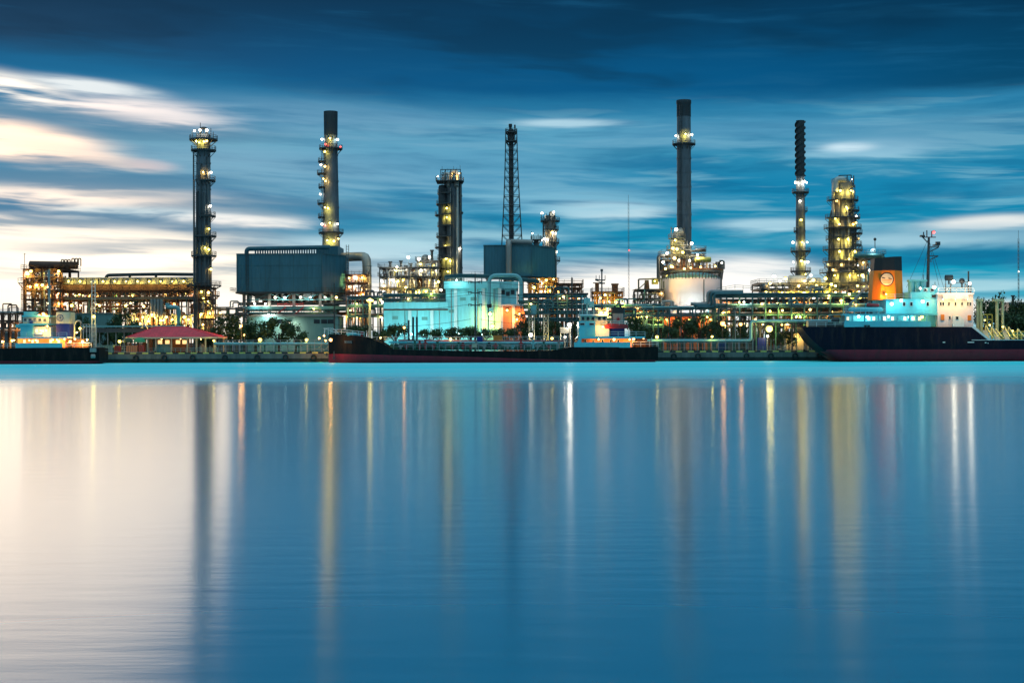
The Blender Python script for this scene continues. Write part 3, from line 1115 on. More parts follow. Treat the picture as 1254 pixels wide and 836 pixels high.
# bright pipework glowing at the foot of the deck
for k, px in enumerate(range(156, 246, 6)):
    b = MB()
    b.elbow([P(px, 408, 421), P(px, 386 - k % 4, 421), P(px + 4, 386 - k % 4, 421), P(px + 4, 397, 421)], .3, 8)
    b.build('pump_pipe', ('pale_steel', 'clad_beige', 'rust_steel')[k % 3], t, True)
for k, (px, py) in enumerate([(99, 374), (88, 374), (102, 384), (122, 374), (154, 374), (160, 371), (176, 375), (168, 391), (175, 388), (182, 393), (190, 389), (197, 392), (204, 388), (211, 391), (217, 394), (231, 391), (238, 394), (172, 396), (186, 385), (226, 388)]):
    lamp(t, P(px, py, 419.6), 'yellow' if k % 3 == 1 else 'warm', 700, .42)
b = MB()
b.elbow([P(205, 371, 419), P(205, 376, 419), P(219, 376, 419), P(219, 400, 419)], M(2.6, 419), 12)
b.build('duct', 'aqua_pipe', t, True)
for px in (186, 190, 194, 198):
    b = MB()
    b.tube([P(px, 366, 420), P(px, 388, 420)], .5, 10)
    b.build('riser', 'pale_steel', t, True)

# ---------------------------------------------------------------- tower 1
t, cx, k = column_tower('refinery_column', 'tall dark column with caged ladder and lit crown platform beside the brown cooler deck', 'column', 250, 414,
                        [(165, 8), (190, 8.2), (330, 8.8), (405, 9)], 'stack_grey',
                        plats=[(171, 9, 0, 360), (184, 7, 0, 360), (221, 6, -120, 60), (264.5, 6, -100, 60), (289, 6.5, -120, 60), (313, 6.5, -200, 60), (349.5, 12, -200, 40), (362, 10, -90, 40)],
                        lamps=[(-10, 161, 'white', 700), (-2, 161, 'white', 500), (6, 161, 'white', 600), (-7, 174, 'yellow', 700), (-3, 176, 'yellow', 500), (3, 175, 'yellow', 800), (6, 174, 'warm', 400),
                               (2, 212, 'warm', 700), (10, 212, 'white', 700), (9.5, 253, 'white', 600), (8, 281, 'yellow', 400), (4, 304, 'yellow', 900), (8, 306, 'yellow', 700), (10, 330, 'warm', 500),
                               (2, 366, 'yellow', 1800), (7, 369, 'yellow', 1800), (10, 378, 'yellow', 1500), (12, 390, 'warm', 1200), (5, 388, 'yellow', 900)],
                        ladders=[(-10.5, 190, 352)], pipes=[(-13, .4, 186, None, .16), (-11, -1, 221, None, .2), (9.5, -1, 290, None, .25), (-4, -3.6, 350, None, .3)], seams=(200, 232, 262, 300, 330))
b = MB()
for i, (dx, h) in enumerate([(-13, 161), (-8, 158), (-5, 155), (-3, 151), (0, 158), (3, 157), (6, 159), (9, 157), (11, 161)]):
    b.bar((cx + dx * k, 414 - 1 + i % 3, Z(250, 172, 414)), (cx + dx * k, 414 - 1 + i % 3, Z(250, h, 414)), .16)
b.elbow([(cx - 4 * k, 414, Z(250, 170, 414)), (cx - 4 * k, 414, Z(250, 157, 414)), (cx + 4 * k, 414, Z(250, 157, 414)), (cx + 4 * k, 414, Z(250, 166, 414))], .4, 10)
b.build('crown_pipe', 'dark_steel', t, True)
b = MB()
b.cyl(cx, 414, GZ, Z(250, 386, 414), 10.5 * k, 10.2 * k)
b.build('skirt', 'clad_beige', t, True)
# stair and reboiler deck right of the column
t, xs, ys, zz = unit_frame('reboiler_stand', 'small rusty lamp-lit stand of decks at the foot of the tall left column', 'process unit', 243, 261, 409, 412, [352, 366, 378, 390], 3, 2, 'rust_steel', rails=(0, 1, 2), seed=21, brace=.4)
fill_unit(t, xs, ys, zz, 22, .6, ('rust_steel', 'steel', 'clad_beige'), ('yellow', 'warm'), .5, 900, 3)

# pale tank and shed behind the left ship
t = thing('storage_shed', 'low pale grey-green shed with flat roof left of the dark tree by the red pavilion', 'shed', P(118, 405, 404))
b = MB(); b.box(X(88, 400, 404), X(138, 400, 404), 404, 412, GZ, Z(113, 384, 404)); b.build('wall', 'sage_wall', t)
b = MB(); b.box(X(87, 400, 404), X(139, 400, 404), 403.6, 412.4, Z(113, 384, 404) + .003, Z(113, 383, 404)); b.build('roof', 'pale_steel', t)
# pipe bridge at the far left edge
t, x0, x1, zs = pipe_rack('pipe_bridge', 'rusty-brown pipe bridge running out of the left edge behind the small ship', -30, 30, 398, 402, [383, 394, 403], 8, 'rust_steel', 41, 4, ('rust_steel', 'steel', 'teal_steel'), [(3, 418, 'warm', 900), (15, 417, 'yellow', 900), (20, 400, 'warm', 500)])
# stand at the edge of the box: small rusty walkway between column and heater
t, x0, x1, zs = pipe_rack('pipe_bridge', 'thin pipe bridge between the tall left column and the blue heater box', 256, 300, 440, 443, [377, 386], 5, 'steel', 43, 3, ('steel', 'pale_steel', 'clad_beige'), [(270, 383, 'warm', 500)])
# ================================================================ blue heater box and stack
Y = 452.
t = thing('heater_box', 'large blue clad heater box raised on a lamp-lit steel frame', 'heater', P(356, 405, 462))
yc, yb = 450., 472.
xl, xm, xr = X(290.5, 330, yc), X(394, 330, yc), X(422, 330, yc + 10)
zt, zb = Z(340, 311.5, yc), Z(340, 357, yc)
b = MB()
pts = [(xl, yc), (xm, yc), (xr, yc + 12), (xr, yb), (xl, yb)]
b.prism_z(pts, zb, zt)
b.build('casing', 'box_blue', t)
b = MB()
b.prism_z([(xl - .5, yc - .5), (xm + .2, yc - .5), (xr + .5, yc + 11.8), (xr + .5, yb + .5), (xl - .5, yb + .5)], zb - .6, zb - .01)
b.build('floor', 'dark_steel', t)
b = MB()
b.rail([(xl - .4, yc - .45, zb), (xl - 2.2, yc - .45, zb), (xl - 2.2, yb, zb)], 1.2, .09)
b.rail([(xm - 2, yc - .45, zb - .01), (xm, yc - .45, zb), (xr + .4, yc + 11.6, zb)], 1.2, .09)
b.build('handrail', 'dark_steel', t)
b = MB()      # trim at the corners and roof edge
for (x, y) in pts[:3]:
    b.box(x - .22, x + .22, y - .22, y + .1, zb + .02, zt + .1)
b.prism_z([(xl - .25, yc - .25), (xm + .1, yc - .25), (xr + .25, yc + 11.9), (xr + .25, yc + 12.6), (xm, yc + .5), (xl - .25, yc + .5)], zt + .005, zt + .3)
b.build('trim', 'box_teal', t)
b = MB()
for i in range(1, 6):
    xx = xl + (xm - xl) * i / 6
    b.box(xx - .07, xx + .07, yc - .05, yc - .003, zb + .1, zt - .1)
for u in (.36, .7):
    zz_ = zb + (zt - zb) * u
    b.box(xl + .3, xm - .3, yc - .1, yc - .051, zz_ - .06, zz_ + .06)
b.build('panel_joint', 'box_teal', t)
cage_ladder(t, xl + 3.2, yc - .35, zb, zt + 1)
b = MB()      # hopper corners under the casing
b.prism([(xl + 3, zb - .62), (xl + 10, zb - .62), (xl + 10, zb - 2.4), (xl + 7, zb - 2.4)], yc + 1, yc + 9)
b.prism([(xl + 18, zb - .62), (xm - 2, zb - .62), (xm - 4, zb - 2), (xl + 20, zb - 2)], yc + 1, yc + 9)
b.build('hopper', 'dark_steel', t)
# collecting header along the roof with short risers
rz = Z(350, 304.6, 456)
b = MB()
b.elbow([(X(302, 311, 456), 456, zt - .2), (X(302, 305, 456), 456, rz), (X(404, 305, 456), 456, rz + .45)], M(2.7, 456), 14, bend=2., seg=6)
b.build('roof_header', 'box_teal', t, True)
src = None
for i in range(30):
    px = 313 + i * 3.0
    if src is None:
        b = MB(); b.tube([(X(px, 309, 456), 455.8, zt + .1), (X(px, 309, 456), 455.8, rz - .4)], .26, 7)
        src = b.build('riser', 'box_teal', t, True); ax = X(px, 309, 456)
    else:
        part(src, t, (X(px, 309, 456) - ax, 0, .0))
b = MB()
b.box(X(313, 310, 457), X(405, 310, 457), 458.5, 459, zt + .01, zt + .25)
b.rail([(X(300, 310, 460), 470, zt), (X(400, 310, 460), 470, zt)], 1.2, .08, 2)
b.build('roof_rail', 'dark_steel', t)
# legs, beams, bracing
legs = [(299, yc + 1), (304, yb - 2), (330, yc + 1), (330, yb - 2), (360, yc + 1), (360, yb - 2), (392, yc + 1), (392, yb - 2), (413, yc + 12)]
l0 = None
for px, y in legs:
    x = X(px, 370, y)
    if l0 is None:
        b = MB(); b.box(x - .45, x + .45, y - .45, y + .45, GZ, zb - .61); l0 = b.build('leg', 'steel', t); ox, oy = x, y
    else: part(l0, t, (x - ox, y - oy, 0))
zbm = Z(340, 376.5, yc)
b = MB()
b.box(X(296, 376, yc), X(424, 376, yc), yc + .3, yc + .54, zbm - .6, zbm + .3)
b.box(X(296, 376, yc), X(424, 376, yc), yc + .3, yc + 10, zbm + .31, zbm + .4)
b.box(X(300, 366, yc), X(420, 366, yc), yc + .3, yc + .54, Z(340, 366.5, yc) - .25, Z(340, 366.5, yc))
b.build('beam', 'teal_steel', t)
b = MB()
for a, c in ((299, 330), (330, 360), (360, 392), (392, 413)):
    b.bar(P(a, 359, yc + .4), P((a + c) / 2, 366, yc + .4), .2)
    b.bar(P(c, 359, yc + .4), P((a + c) / 2, 366, yc + .4), .2)
    n = 6
    for i in range(n):
        u, v = a + (c - a) * i / n, a + (c - a) * (i + 1) / n
        b.bar(P(u, 378 if i % 2 else 383, yc + .4), P(v, 383 if i % 2 else 378, yc + .4), .13)
    b.bar(P(a, 383.3, yc + .4), P(c, 383.3, yc + .4), .2)
b.build('bracing', 'teal_steel', t)
for i, px in enumerate([306, 314, 322, 338, 346, 354, 368, 376, 384, 398, 406]):
    b = MB()
    x = X(px, 364, yc + 3)
    b.cyl(x, yc + 3 + (i % 3), zb - 3.4, zb - .6, .55, .8, 12)
    b.build('burner', ('dark_steel', 'steel', 'rust_steel')[i % 3], t, True)
for px, py, kd in ((337, 364, 'white'), (368, 364, 'white'), (349, 364.5, 'cool'), (380, 364, 'cool'), (398, 364, 'white'), (384, 378, 'warm'), (312, 372, 'cool'), (412, 364, 'warm'), (325, 372, 'white')):
    lamp(t, P(px, py, yc - .2), kd, 900, .36)
b = MB()
b.rail([P(340, 376, yc), P(372, 376, yc)], 1.1, .09)
b.bar(P(340, 384, yc - .5), P(350, 376, yc - .5), .35)
b.bar(P(372, 376, yc - .5), P(352, 392, yc - .5), .35)
b.build('stairway', 'red_paint', t)

b = MB(); b.box(X(326, 364, 462), X(421, 364, 462), 461, 468, Z(370, 370, 462), Z(370, 358.5, 462)); b.build('dark_backing', 'dark_steel', t)  # dark block added behind the burners to shut out bright sky
for k_, (py_, r_) in enumerate(((372, .5), (380, .35), (384.5, .6))):
    b = MB(); b.tube([P(292, py_, 458), P(424, py_ - .5, 458)], r_, 8); b.build('fuel_pipe', ('steel', 'teal_steel', 'rust_steel')[k_], t, True)
# low sage tank building in front, under the box
t = thing('low_building', 'long low sage-green building with shallow roof under the blue heater box', 'building', P(370, 405, 432))
b = MB(); b.box(X(303, 395, 430), X(414, 395, 430), 430, 444, GZ, Z(360, 387.5, 430)); b.build('wall', 'sage_wall', t)
b = MB()
z1 = Z(360, 387.5, 430)
b.prism([(X(301, 387, 430), z1 + .01), (X(416, 387, 430), z1 + .01), (X(410, 384, 430), z1 + .7), (X(312, 384, 430), z1 + .7)], 429.5, 444.5)
b.build('roof', 'pale_steel', t)
for px in (334, 343, 388, 397, 405):
    b = MB(); x = X(px, 395, 430); b.box(x - .9, x + .9, 429.9, 429.99, Z(px, 396, 430), Z(px, 391, 430)); b.build('window', 'glass_dark', t)
for px, py, kd in ((329, 386, 'cool'), (353, 397, 'white')): lamp(t, P(px, py, 428.8), kd, 1800, .6)

# stack 1
t, cx, k = column_tower('chimney_stack', 'grey chimney stack with dark top and lit ladder landings behind the blue heater box', 'chimney', 405.5, 478,
                        [(138, 8.4), (140, 8.6), (141, 8.0), (176, 8.2), (284, 10.2), (303, 11)], 'stack_grey',
                        plats=[(182, 6, 0, 360), (198, 7, 150, 230), (213, 8, 150, 235), (229.5, 6, 150, 230), (249.5, 7, 150, 235), (266, 6, 150, 230), (285, 5, 0, 360)],
                        lamps=[(0.5, 171, 'yellow', 1000), (-10.5, 171, 'white', 500), (9, 172, 'cool', 300), (-5, 178, 'red', 300), (12, 180, 'red', 250), (-6, 187, 'yellow', 700), (-12, 202, 'white', 500), (-6, 205, 'warm', 500), (-8, 220, 'warm', 700), (-5, 223, 'warm', 400), (-13, 238, 'white', 400), (-6, 255, 'yellow', 900), (-2, 256, 'yellow', 800), (0, 274, 'yellow', 1000), (-10, 275, 'white', 500), (9, 275, 'white', 500), (-6, 277, 'red', 200), (-3, 295, 'yellow', 1500), (5, 296, 'yellow', 1100), (10, 293, 'warm', 500)],
                        ladders=[(-10, 183, 285)], seams=(141, 190, 222, 254), base=GZ, spill=.34)
b = MB()
b.lathe([(0, Z(405, 136.6, 478)), (8.6 * k, Z(405, 136.8, 478)), (8.6 * k, Z(405, 139, 478)), (8.3 * k, Z(405, 166, 478)), (8.25 * k, Z(405, 166, 478))], cx, 478, 28)
b.build('dark_top', 'stack_dark', t, True)
b = MB()
b.box(cx - 14 * k, cx + 12 * k, 470, 486, Z(405, 322, 478), Z(405, 303, 478))
b.build('breeching', 'box_teal', t)
b = MB()
b.cyl(cx, 478, GZ, Z(405, 322, 478) - .01, 10 * k, 10 * k)
b.build('stack_base', 'stack_grey', t, True)

# goose-neck duct and the lit pipe stand under it
t = thing('gooseneck_duct', 'thick beige goose-neck duct bending down at the right of the blue heater box', 'duct', P(449, 405, 466))
b = MB()
b.elbow([P(419, 315, 474), P(440, 314, 470), P(449, 314.5, 466), P(449.5, 340, 466), P(449.5, 400, 466)], M(5.6, 466), 18, bend=6, seg=3)
b.build('duct', 'clad_beige', t, True)
b = MB()
for py in (326, 338, 350, 362):
    b.lathe([(M(5.6, 466), Z(449.5, py, 466) - .15), (M(5.6, 466) + .14, Z(449.5, py, 466)), (M(5.6, 466), Z(449.5, py, 466) + .15)], X(449.5, py, 466), 466, 18)
b.build('flange', 'clad_grey', t, True)
lamp(t, P(447, 341, 462), 'yellow', 1500, .4)
t, xs, ys, zz = unit_frame('valve_stand', 'small rusty valve stand full of lamps between the blue box and the beige duct', 'process unit', 424, 447, 458, 466, [336, 346, 357, 368, 382], 4, 2, 'rust_steel', rails=(0, 1, 2), seed=31, brace=.4)
fill_unit(t, xs, ys, zz, 33, .8, ('rust_steel', 'clad_beige', 'steel'), ('yellow', 'warm', 'white'), .55, 900, 4)
b = MB()
b.bar(P(424, 330, 458), P(424, 300, 470), .2); b.bar(P(427, 330, 458), P(427, 300, 470), .2)
for i in range(9):
    py = 302 + i * 3.3
    b.bar(P(424, py, 458), P(427, py, 458), .12)
b.build('stair_tower', 'dark_steel', t)

# ================================================================ middle process structures and twin column
t, xs, ys, zz = unit_frame('process_structure', 'open steel structure with slim vent stacks right of the beige goose-neck duct', 'process unit', 465, 536, 456, 470, [327, 338, 352, 366, 384], 9, 2, 'steel', rails=(0, 1), seed=51, brace=.35)
fill_unit(t, xs, ys, zz, 52, .95, ('clad_grey', 'clad_beige', 'insul', 'rust_steel', 'steel'), ('white', 'yellow', 'warm'), .42, 800, 9)
for px, top, bot in ((478, 320, 340), (491, 319, 334), (529, 306, 327), (503, 322, 334), (484, 327, 338), (497, 325, 336)):
    b = MB()
    x = X(px, bot, 460)
    b.cyl(x, 460, Z(px, bot, 460), Z(px, top + 1.6, 460), .42, .42, 10)
    b.lathe([(.42, Z(px, top + 1.6, 460)), (.66, Z(px, top + 1.5, 460)), (.66, Z(px, top, 460)), (0, Z(px, top, 460))], x, 460, 10)
    b.build('vent_stack', 'dark_steel', t, True)
for px, a, c in ((492, 338, 362), (505, 332, 362), (516, 330, 362), (522, 340, 364)):
    b = MB()
    x = X(px, c, 462)
    r = 1.3
    b.lathe([(0, Z(px, a - 1.5, 462)), (r * .7, Z(px, a - 1, 462)), (r, Z(px, a, 462)), (r, Z(px, c, 462)), (r * .6, Z(px, c + 2, 462)), (.4, Z(px, 384, 462))], x, 462, 16)
    b.build('drum', 'clad_beige', t, True)
for px, py, kd in ((500, 315, 'cool'), (513, 317, 'white'), (526, 315, 'white'), (486, 327, 'white'), (537, 345, 'yellow'), (540, 355, 'white'), (531, 357, 'yellow'), (497, 352, 'yellow'), (470, 350, 'warm'), (509, 358, 'yellow'), (533, 347, 'warm')):
    lamp(t, P(px, py, 454), kd, 1100, .42, pole=3 if py < 330 else 0)
# upper steel with drum right of the vents
t, xs, ys, zz = unit_frame('upper_structure', 'small grey structure with a round drum high against the foot of the twin column', 'process unit', 511, 537, 458, 468, [319, 327, 338], 4, 2, 'dark_steel', rails=(0, 1), seed=57, brace=.4)
fill_unit(t, xs, ys, zz, 58, .9, ('clad_grey', 'insul', 'steel'), ('white', 'yellow'), .3, 700, 4)
b = MB(); b.ball(P(521, 316.5, 462), M(5, 462), 16, 10); b.build('round_drum', 'clad_grey', t, True)

t, cx, k = column_tower('refinery_column', 'grey twin column with a stair of lit landings down its left side and pipe crown', 'column', 555, 468,
                        [(226, 11), (300, 11.2), (345, 11.5)], 'stack_grey',
                        plats=[(222, 2.5, 0, 360)] + [(237 + 13.2 * i, 8 + (i % 3) * 1.5, 140, 265) for i in range(8)],
                        lamps=[(-18, 216, 'white', 700), (8, 214, 'warm', 900), (-14, 240, 'white', 700), (-11, 255, 'yellow', 900), (-7, 256, 'yellow', 600), (-7, 267, 'yellow', 1100), (-15, 277, 'warm', 600), (-11, 290, 'warm', 700), (-16, 303, 'white', 600), (-9, 302, 'yellow', 900), (9, 305, 'white', 900), (-14, 318, 'white', 800), (-8, 317, 'yellow', 1200), (-3, 320, 'yellow', 900), (-17, 331, 'warm', 700), (-6, 333, 'yellow', 800)],
                        ladders=[(-12, 238, 340)], pipes=[(6, -3.4, 226, None, .35), (9.5, -2, 226, None, .25), (1, -3.6, 240, None, .22)], seams=(240, 262, 284, 306, 328), spill=.26)
b = MB()
b.lathe([(0, Z(543, 226, 466)), (4.2 * k, Z(543, 227, 466)), (5 * k, Z(543, 230, 466)), (5.2 * k, GZ)], cx - 12.5 * k, 466, 18)
b.build('side_column', 'stack_dark', t, True)
b = MB()
zt = Z(555, 222.5, 468)
for dx in (-14, -8, -2, 4, 10):
    for y in (463, 472):
        b.bar((cx + dx * k, y, zt), (cx + dx * k, y, Z(555, 209.5, 468)), .22)
for y in (463, 472):
    b.bar((cx - 14 * k, y, Z(555, 210, 468)), (cx + 10 * k, y, Z(555, 210, 468)), .25)
    b.bar((cx - 14 * k, y, Z(555, 216, 468)), (cx + 10 * k, y, Z(555, 216, 468)), .2)
    b.bar((cx - 14 * k, y, zt), (cx - 8 * k, y, Z(555, 210, 468)), .18)
b.box(cx - 20 * k, cx + 11.5 * k, 462.6, 473, zt - .3, zt)
b.build('crown_frame', 'dark_steel', t)
b = MB()
b.rail([(cx - 20 * k, 462.8, zt), (cx + 11 * k, 462.8, zt)], 1.2, .09)
b.rail([(cx - 20 * k, 462.8, zt), (cx - 20 * k, 473, zt)], 1.2, .09)
b.build('handrail', 'dark_steel', t)
b = MB()
b.elbow([(cx - 2 * k, 467, zt - .5), (cx - 2 * k, 467, Z(555, 211, 468)), (cx + 5 * k, 467, Z(555, 211, 468)), (cx + 5 * k, 464, zt - 2)], .75, 12)
b.elbow([(cx - 10 * k, 467, zt - .5), (cx - 10 * k, 467, Z(555, 213, 468)), (cx - 5 * k, 467, Z(555, 213, 468)), (cx - 5 * k, 464, zt - 2)], .5, 10)
b.build('crown_pipe', 'insul', t, True)
b = MB()
for dx, h in ((-13, 204), (-6, 207), (1, 204), (5, 206), (9, 203)):
    b.bar((cx + dx * k, 467, zt), (cx + dx * k, 467, Z(555, h, 468)), .1)
b.build('lightning_rod', 'dark_steel', t)

# ================================================================ second blue box with lattice flare mast
t = thing('heater_box', 'smaller dark blue heater box with a grey duct down its front', 'heater', P(636, 405, 466))
yc = 456.
xl, xm, xr = X(593, 320, yc), X(651, 320, yc), X(680, 320, yc + 12)
zt, zb = Z(630, 301, yc), Z(630, 338, yc)
b = MB()
b.prism_z([(xl, yc), (xm, yc), (xr, yc + 14), (xr, yc + 24), (xl, yc + 24)], zb, zt)
b.build('casing', 'box_blue', t)
b = MB()
for x, y in ((xl, yc), (xm, yc), (xr, yc + 14)): b.box(x - .2, x + .2, y - .2, y + .1, zb + .01, zt + .1)
b.prism_z([(xl - .3, yc - .3), (xm + .1, yc - .3), (xr + .3, yc + 13.9), (xr + .3, yc + 14.6), (xm, yc + .5), (xl - .3, yc + .5)], zt + .01, zt + .3)
b.build('trim', 'box_teal', t)
b = MB()
xp = X(623, 310, yc - 2)
b.elbow([(X(652, 296, 461), 462, Z(640, 297, 462)), (xp, 462, Z(640, 296, 462)), (xp, yc - 1.4, Z(640, 296.5, yc)), (xp, yc - 1.4, Z(630, 350, yc))], M(3.6, yc), 16, bend=2, seg=3)
b.build('duct', 'clad_grey', t, True)
b = MB()
b.rail([(X(625, 300, 462), 464, zt), (X(660, 300, 462), 464, zt)], 1.2, .09)
b.prism([(X(627, 300, 462), zt), (X(655, 300, 462), zt), (X(650, 296, 462), zt + 1.8), (X(630, 296, 462), zt + 1.8)], 463, 466)
b.build('roof_hood', 'box_teal', t)
l0 = None
for px, y in ((597, yc + 1), (618, yc + 1), (648, yc + 1), (676, yc + 16), (597, yc + 20), (676, yc + 22), (640, yc + 20)):
    x = X(px, 345, y)
    if l0 is None: b = MB(); b.box(x - .4, x + .4, y - .4, y + .4, GZ, zb - .01); l0 = b.build('leg', 'rust_steel', t); ox, oy = x, y
    else: part(l0, t, (x - ox, y - oy, 0))
t, xs, ys, zz = unit_frame('burner_deck', 'rusty burner deck crowded with lamps beneath the smaller blue box', 'process unit', 648, 682, 452, 456, [340.5, 346, 352.5], 7, 2, 'rust_steel', rails=(1, 2), seed=61, brace=.3)
fill_unit(t, xs, ys, zz, 62, .9, ('rust_steel', 'clad_beige', 'steel'), ('yellow', 'warm'), .55, 800, 4)
for px, py in ((660, 342), (669, 343), (678, 342), (669, 352), (654, 352), (664, 347), (680, 351)): lamp(t, P(px, py, 450.5), 'yellow', 900, .42)

# lattice flare mast
Yl = 474.
t = thing('flare_mast', 'slender lattice mast around a dark flare pipe above the smaller blue box', 'flare mast', P(627, 405, Yl))
k = Yl / F
cx = X(627, 300, Yl)
cxt = X(626, 152, Yl)
b = MB()
b.lathe([(0, Z(626, 158, Yl)), (2.9 * k, Z(626, 158, Yl)), (3.1 * k, GZ)], cx - .2, Yl, 14)
b.build('flare_pipe', 'stack_dark', t, True)
b = MB()
for dx, a, c, r in ((-1, 152, 168, 2.2), (4.5, 153, 166, 1.0)):
    x = cxt + dx * k
    b.lathe([(0, Z(626, a, Yl)), (r * k, Z(626, a, Yl)), (r * k, Z(626, a + 3.4, Yl)), (r * .75 * k, Z(626, a + 4, Yl)), (r * .75 * k, Z(626, c, Yl))], x, Yl, 12)
b.lathe([(0, Z(626, 160, Yl)), (4 * k, Z(626, 160, Yl)), (4.6 * k, Z(626, 168, Yl)), (4 * k, Z(626, 172, Yl)), (0, Z(626, 172, Yl))], cxt, Yl, 12)
b.build('flare_tip', 'black', t, True)
def lat(py):
    u = (py - 158) / (298 - 158)
    return (6.8 + (5.6 * u ** 1.5 if u > 0 else 0)) * k
lv = [160, 173, 184, 195, 206, 217, 228, 240, 252, 264, 276, 288, 300]
leg_src = []
for sx_ in (-1, 1):
    for sy_ in (-1, 1):
        b = MB()
        for a, c in zip(lv, lv[1:]):
            b.bar((cx + (cxt - cx) * (300 - a) / 140 + sx_ * lat(a), Yl + sy_ * lat(a), Z(626, a, Yl)), (cx + (cxt - cx) * (300 - c) / 140 + sx_ * lat(c), Yl + sy_ * lat(c), Z(626, c, Yl)), .3)
        b.bar((cx + sx_ * lat(300), Yl + sy_ * lat(300), Z(626, 300, Yl)), (cx + sx_ * lat(330), Yl + sy_ * lat(330), GZ), .3)
        b.build('mast_leg', 'dark_steel', t)
b = MB()
for i, (a, c) in enumerate(zip(lv, lv[1:])):
    ca, cc = cx + (cxt - cx) * (300 - a) / 140, cx + (cxt - cx) * (300 - c) / 140
    for sy_ in (-1, 1):
        b.bar((ca - lat(a), Yl + sy_ * lat(a), Z(626, a, Yl)), (ca + lat(a), Yl + sy_ * lat(a), Z(626, a, Yl)), .2)
        b.bar((ca - lat(a), Yl + sy_ * lat(a), Z(626, a, Yl)), (cc, Yl + sy_ * lat(c), Z(626, c, Yl)), .16)
        b.bar((ca + lat(a), Yl + sy_ * lat(a), Z(626, a, Yl)), (cc, Yl + sy_ * lat(c), Z(626, c, Yl)), .16)
    for sx_ in (-1, 1):
        b.bar((ca + sx_ * lat(a), Yl - lat(a), Z(626, a, Yl)), (ca + sx_ * lat(a), Yl + lat(a), Z(626, a, Yl)), .2)
        b.bar((ca + sx_ * lat(a), Yl - lat(a), Z(626, a, Yl)), (cc + sx_ * lat(c), Yl + lat(c), Z(626, c, Yl)), .16)
b.build('lattice', 'dark_steel', t)
for py in (162, 173):
    ring_platform(t, cxt, Yl, 3 * k, 7.4 * k, Z(626, py, Yl))
for py in lv[2::1]:
    b = MB()
    b.box(cx - 3.6 * k, cx + 3.6 * k, Yl - 1.2, Yl - .9, Z(626, py, Yl), Z(626, py, Yl) + .3)
    b.build('clamp', 'dark_steel', t)

# short twin-topped column behind the smaller box
t, cx, k = column_tower('refinery_column', 'short column behind the smaller blue box with two bright lamps on its crown', 'column', 674, 482, [(264, 6.6), (290, 7), (345, 7.2)], 'clad_grey',
                        plats=[(270.5, 5, 0, 360), (281, 3.5, -150, 60), (297, 4, -100, 50), (319, 5, -60, 40)],
                        lamps=[(-10, 261, 'white', 1400), (4, 260.5, 'white', 1400), (2, 285, 'warm', 700), (6.5, 286, 'white', 900), (-7, 293, 'white', 900), (7.5, 309, 'white', 500)], pipes=[(-5.5, -1, 266, None, .3)])
b = MB()
zt = Z(674, 271, 482)
for dx, h in ((-11, 263), (-8, 265), (-5, 262), (2, 264), (5, 262), (7, 266)): b.bar((cx + dx * k, 480, zt), (cx + dx * k, 480, Z(674, h, 482)), .22)
b.box(cx - 12 * k, cx - 4 * k, 478, 482, zt - .3, zt)
b.elbow([(cx, 480, zt), (cx, 480, Z(674, 261, 482)), (cx + 4 * k, 480, Z(674, 261, 482)), (cx + 4 * k, 480, Z(674, 266, 482))], .5, 8)
b.build('crown_frame', 'dark_steel', t)
t, cx, k = column_tower('vent_drum', 'squat dark vent drum with a small railed platform left of the short column', 'drum', 657, 476, [(295, 3), (300, 3.5), (345, 3.5)], 'dark_steel', plats=[(293.5, 4, 0, 360)], lamps=[(-5, 286, 'cool', 300), (7, 294, 'white', 300)])
b = MB()
for dx, h in ((-6, 284), (-4, 287), (2, 287), (5, 289)): b.bar((cx + dx * k, 474, Z(657, 294, 476)), (cx + dx * k, 474, Z(657, h, 476)), .2)
b.build('vent_pipe', 'dark_steel', t)

# ---------------------------------------------------------------- white building, cyan floodlight mixed into its wall colour
Yw = 396.
t = thing('plant_building', 'pale aqua-lit flat-roofed plant building with low and tall wings behind the small tanker', 'building', P(560, 405, 405))
def wx(px): return X(px, 385, Yw)
zl, zlp = Z(510, 379, Yw), Z(510, 370, Yw)
b = MB(); b.box(wx(470), wx(546), Yw, Yw + 20, GZ, zl); b.build('low_wall', 'aqua_lit_wall', t)
b = MB(); b.box(wx(470), wx(549), Yw - .9, Yw + 20.5, zl + .004, zlp); b.build('low_parapet', 'aqua_lit_wall', t)
b = MB(); b.box(wx(470), wx(549), Yw - 1.1, Yw - .91, zl - .25, zl + .1); b.build('ledge', 'rust_steel', t)
zh, zhp = Z(590, 353, Yw), Z(590, 344.5, Yw)
b = MB(); b.box(wx(546.1), wx(612), Yw - .3, Yw + 24, GZ, zh); b.build('tall_wall', 'aqua_lit_wall', t)
b = MB(); b.box(wx(612.1), wx(633), Yw + 1.5, Yw + 24, GZ, zh - .004); b.build('side_wall', 'aqua_lit_wall', t)
b = MB(); b.box(wx(544), wx(612), Yw - 1.2, Yw + 24.5, zh + .003, zhp); b.box(wx(612.05), wx(635), Yw + .7, Yw + 24.5, zh + .003, zhp - .01); b.build('tall_parapet', 'aqua_lit_wall', t)
for px in (502, 529, 558, 592, 612):
    b = MB(); b.box(wx(px) - .45, wx(px) + .45, Yw - .65, Yw - .31, GZ, (zl if px < 545 else zh) - .01); b.build('pilaster', 'white_paint', t)
for px, py in ((616, 357), (622, 359), (628, 357)):
    b = MB(); x = wx(px); b.box(x - .5, x + .5, Yw + 1.3, Yw + 1.49, Z(px, py + 3, Yw), Z(px, py - 2, Yw)); b.build('vent', 'stack_dark', t)
b = MB(); b.rail([(wx(546), Yw - 1, zhp), (wx(611), Yw - 1, zhp)], 1., .07, 2.5); b.rail([(wx(472), Yw - .7, zlp), (wx(544), Yw - .7, zlp)], 1., .07, 2.5); b.build('roof_rail', 'pale_steel', t)
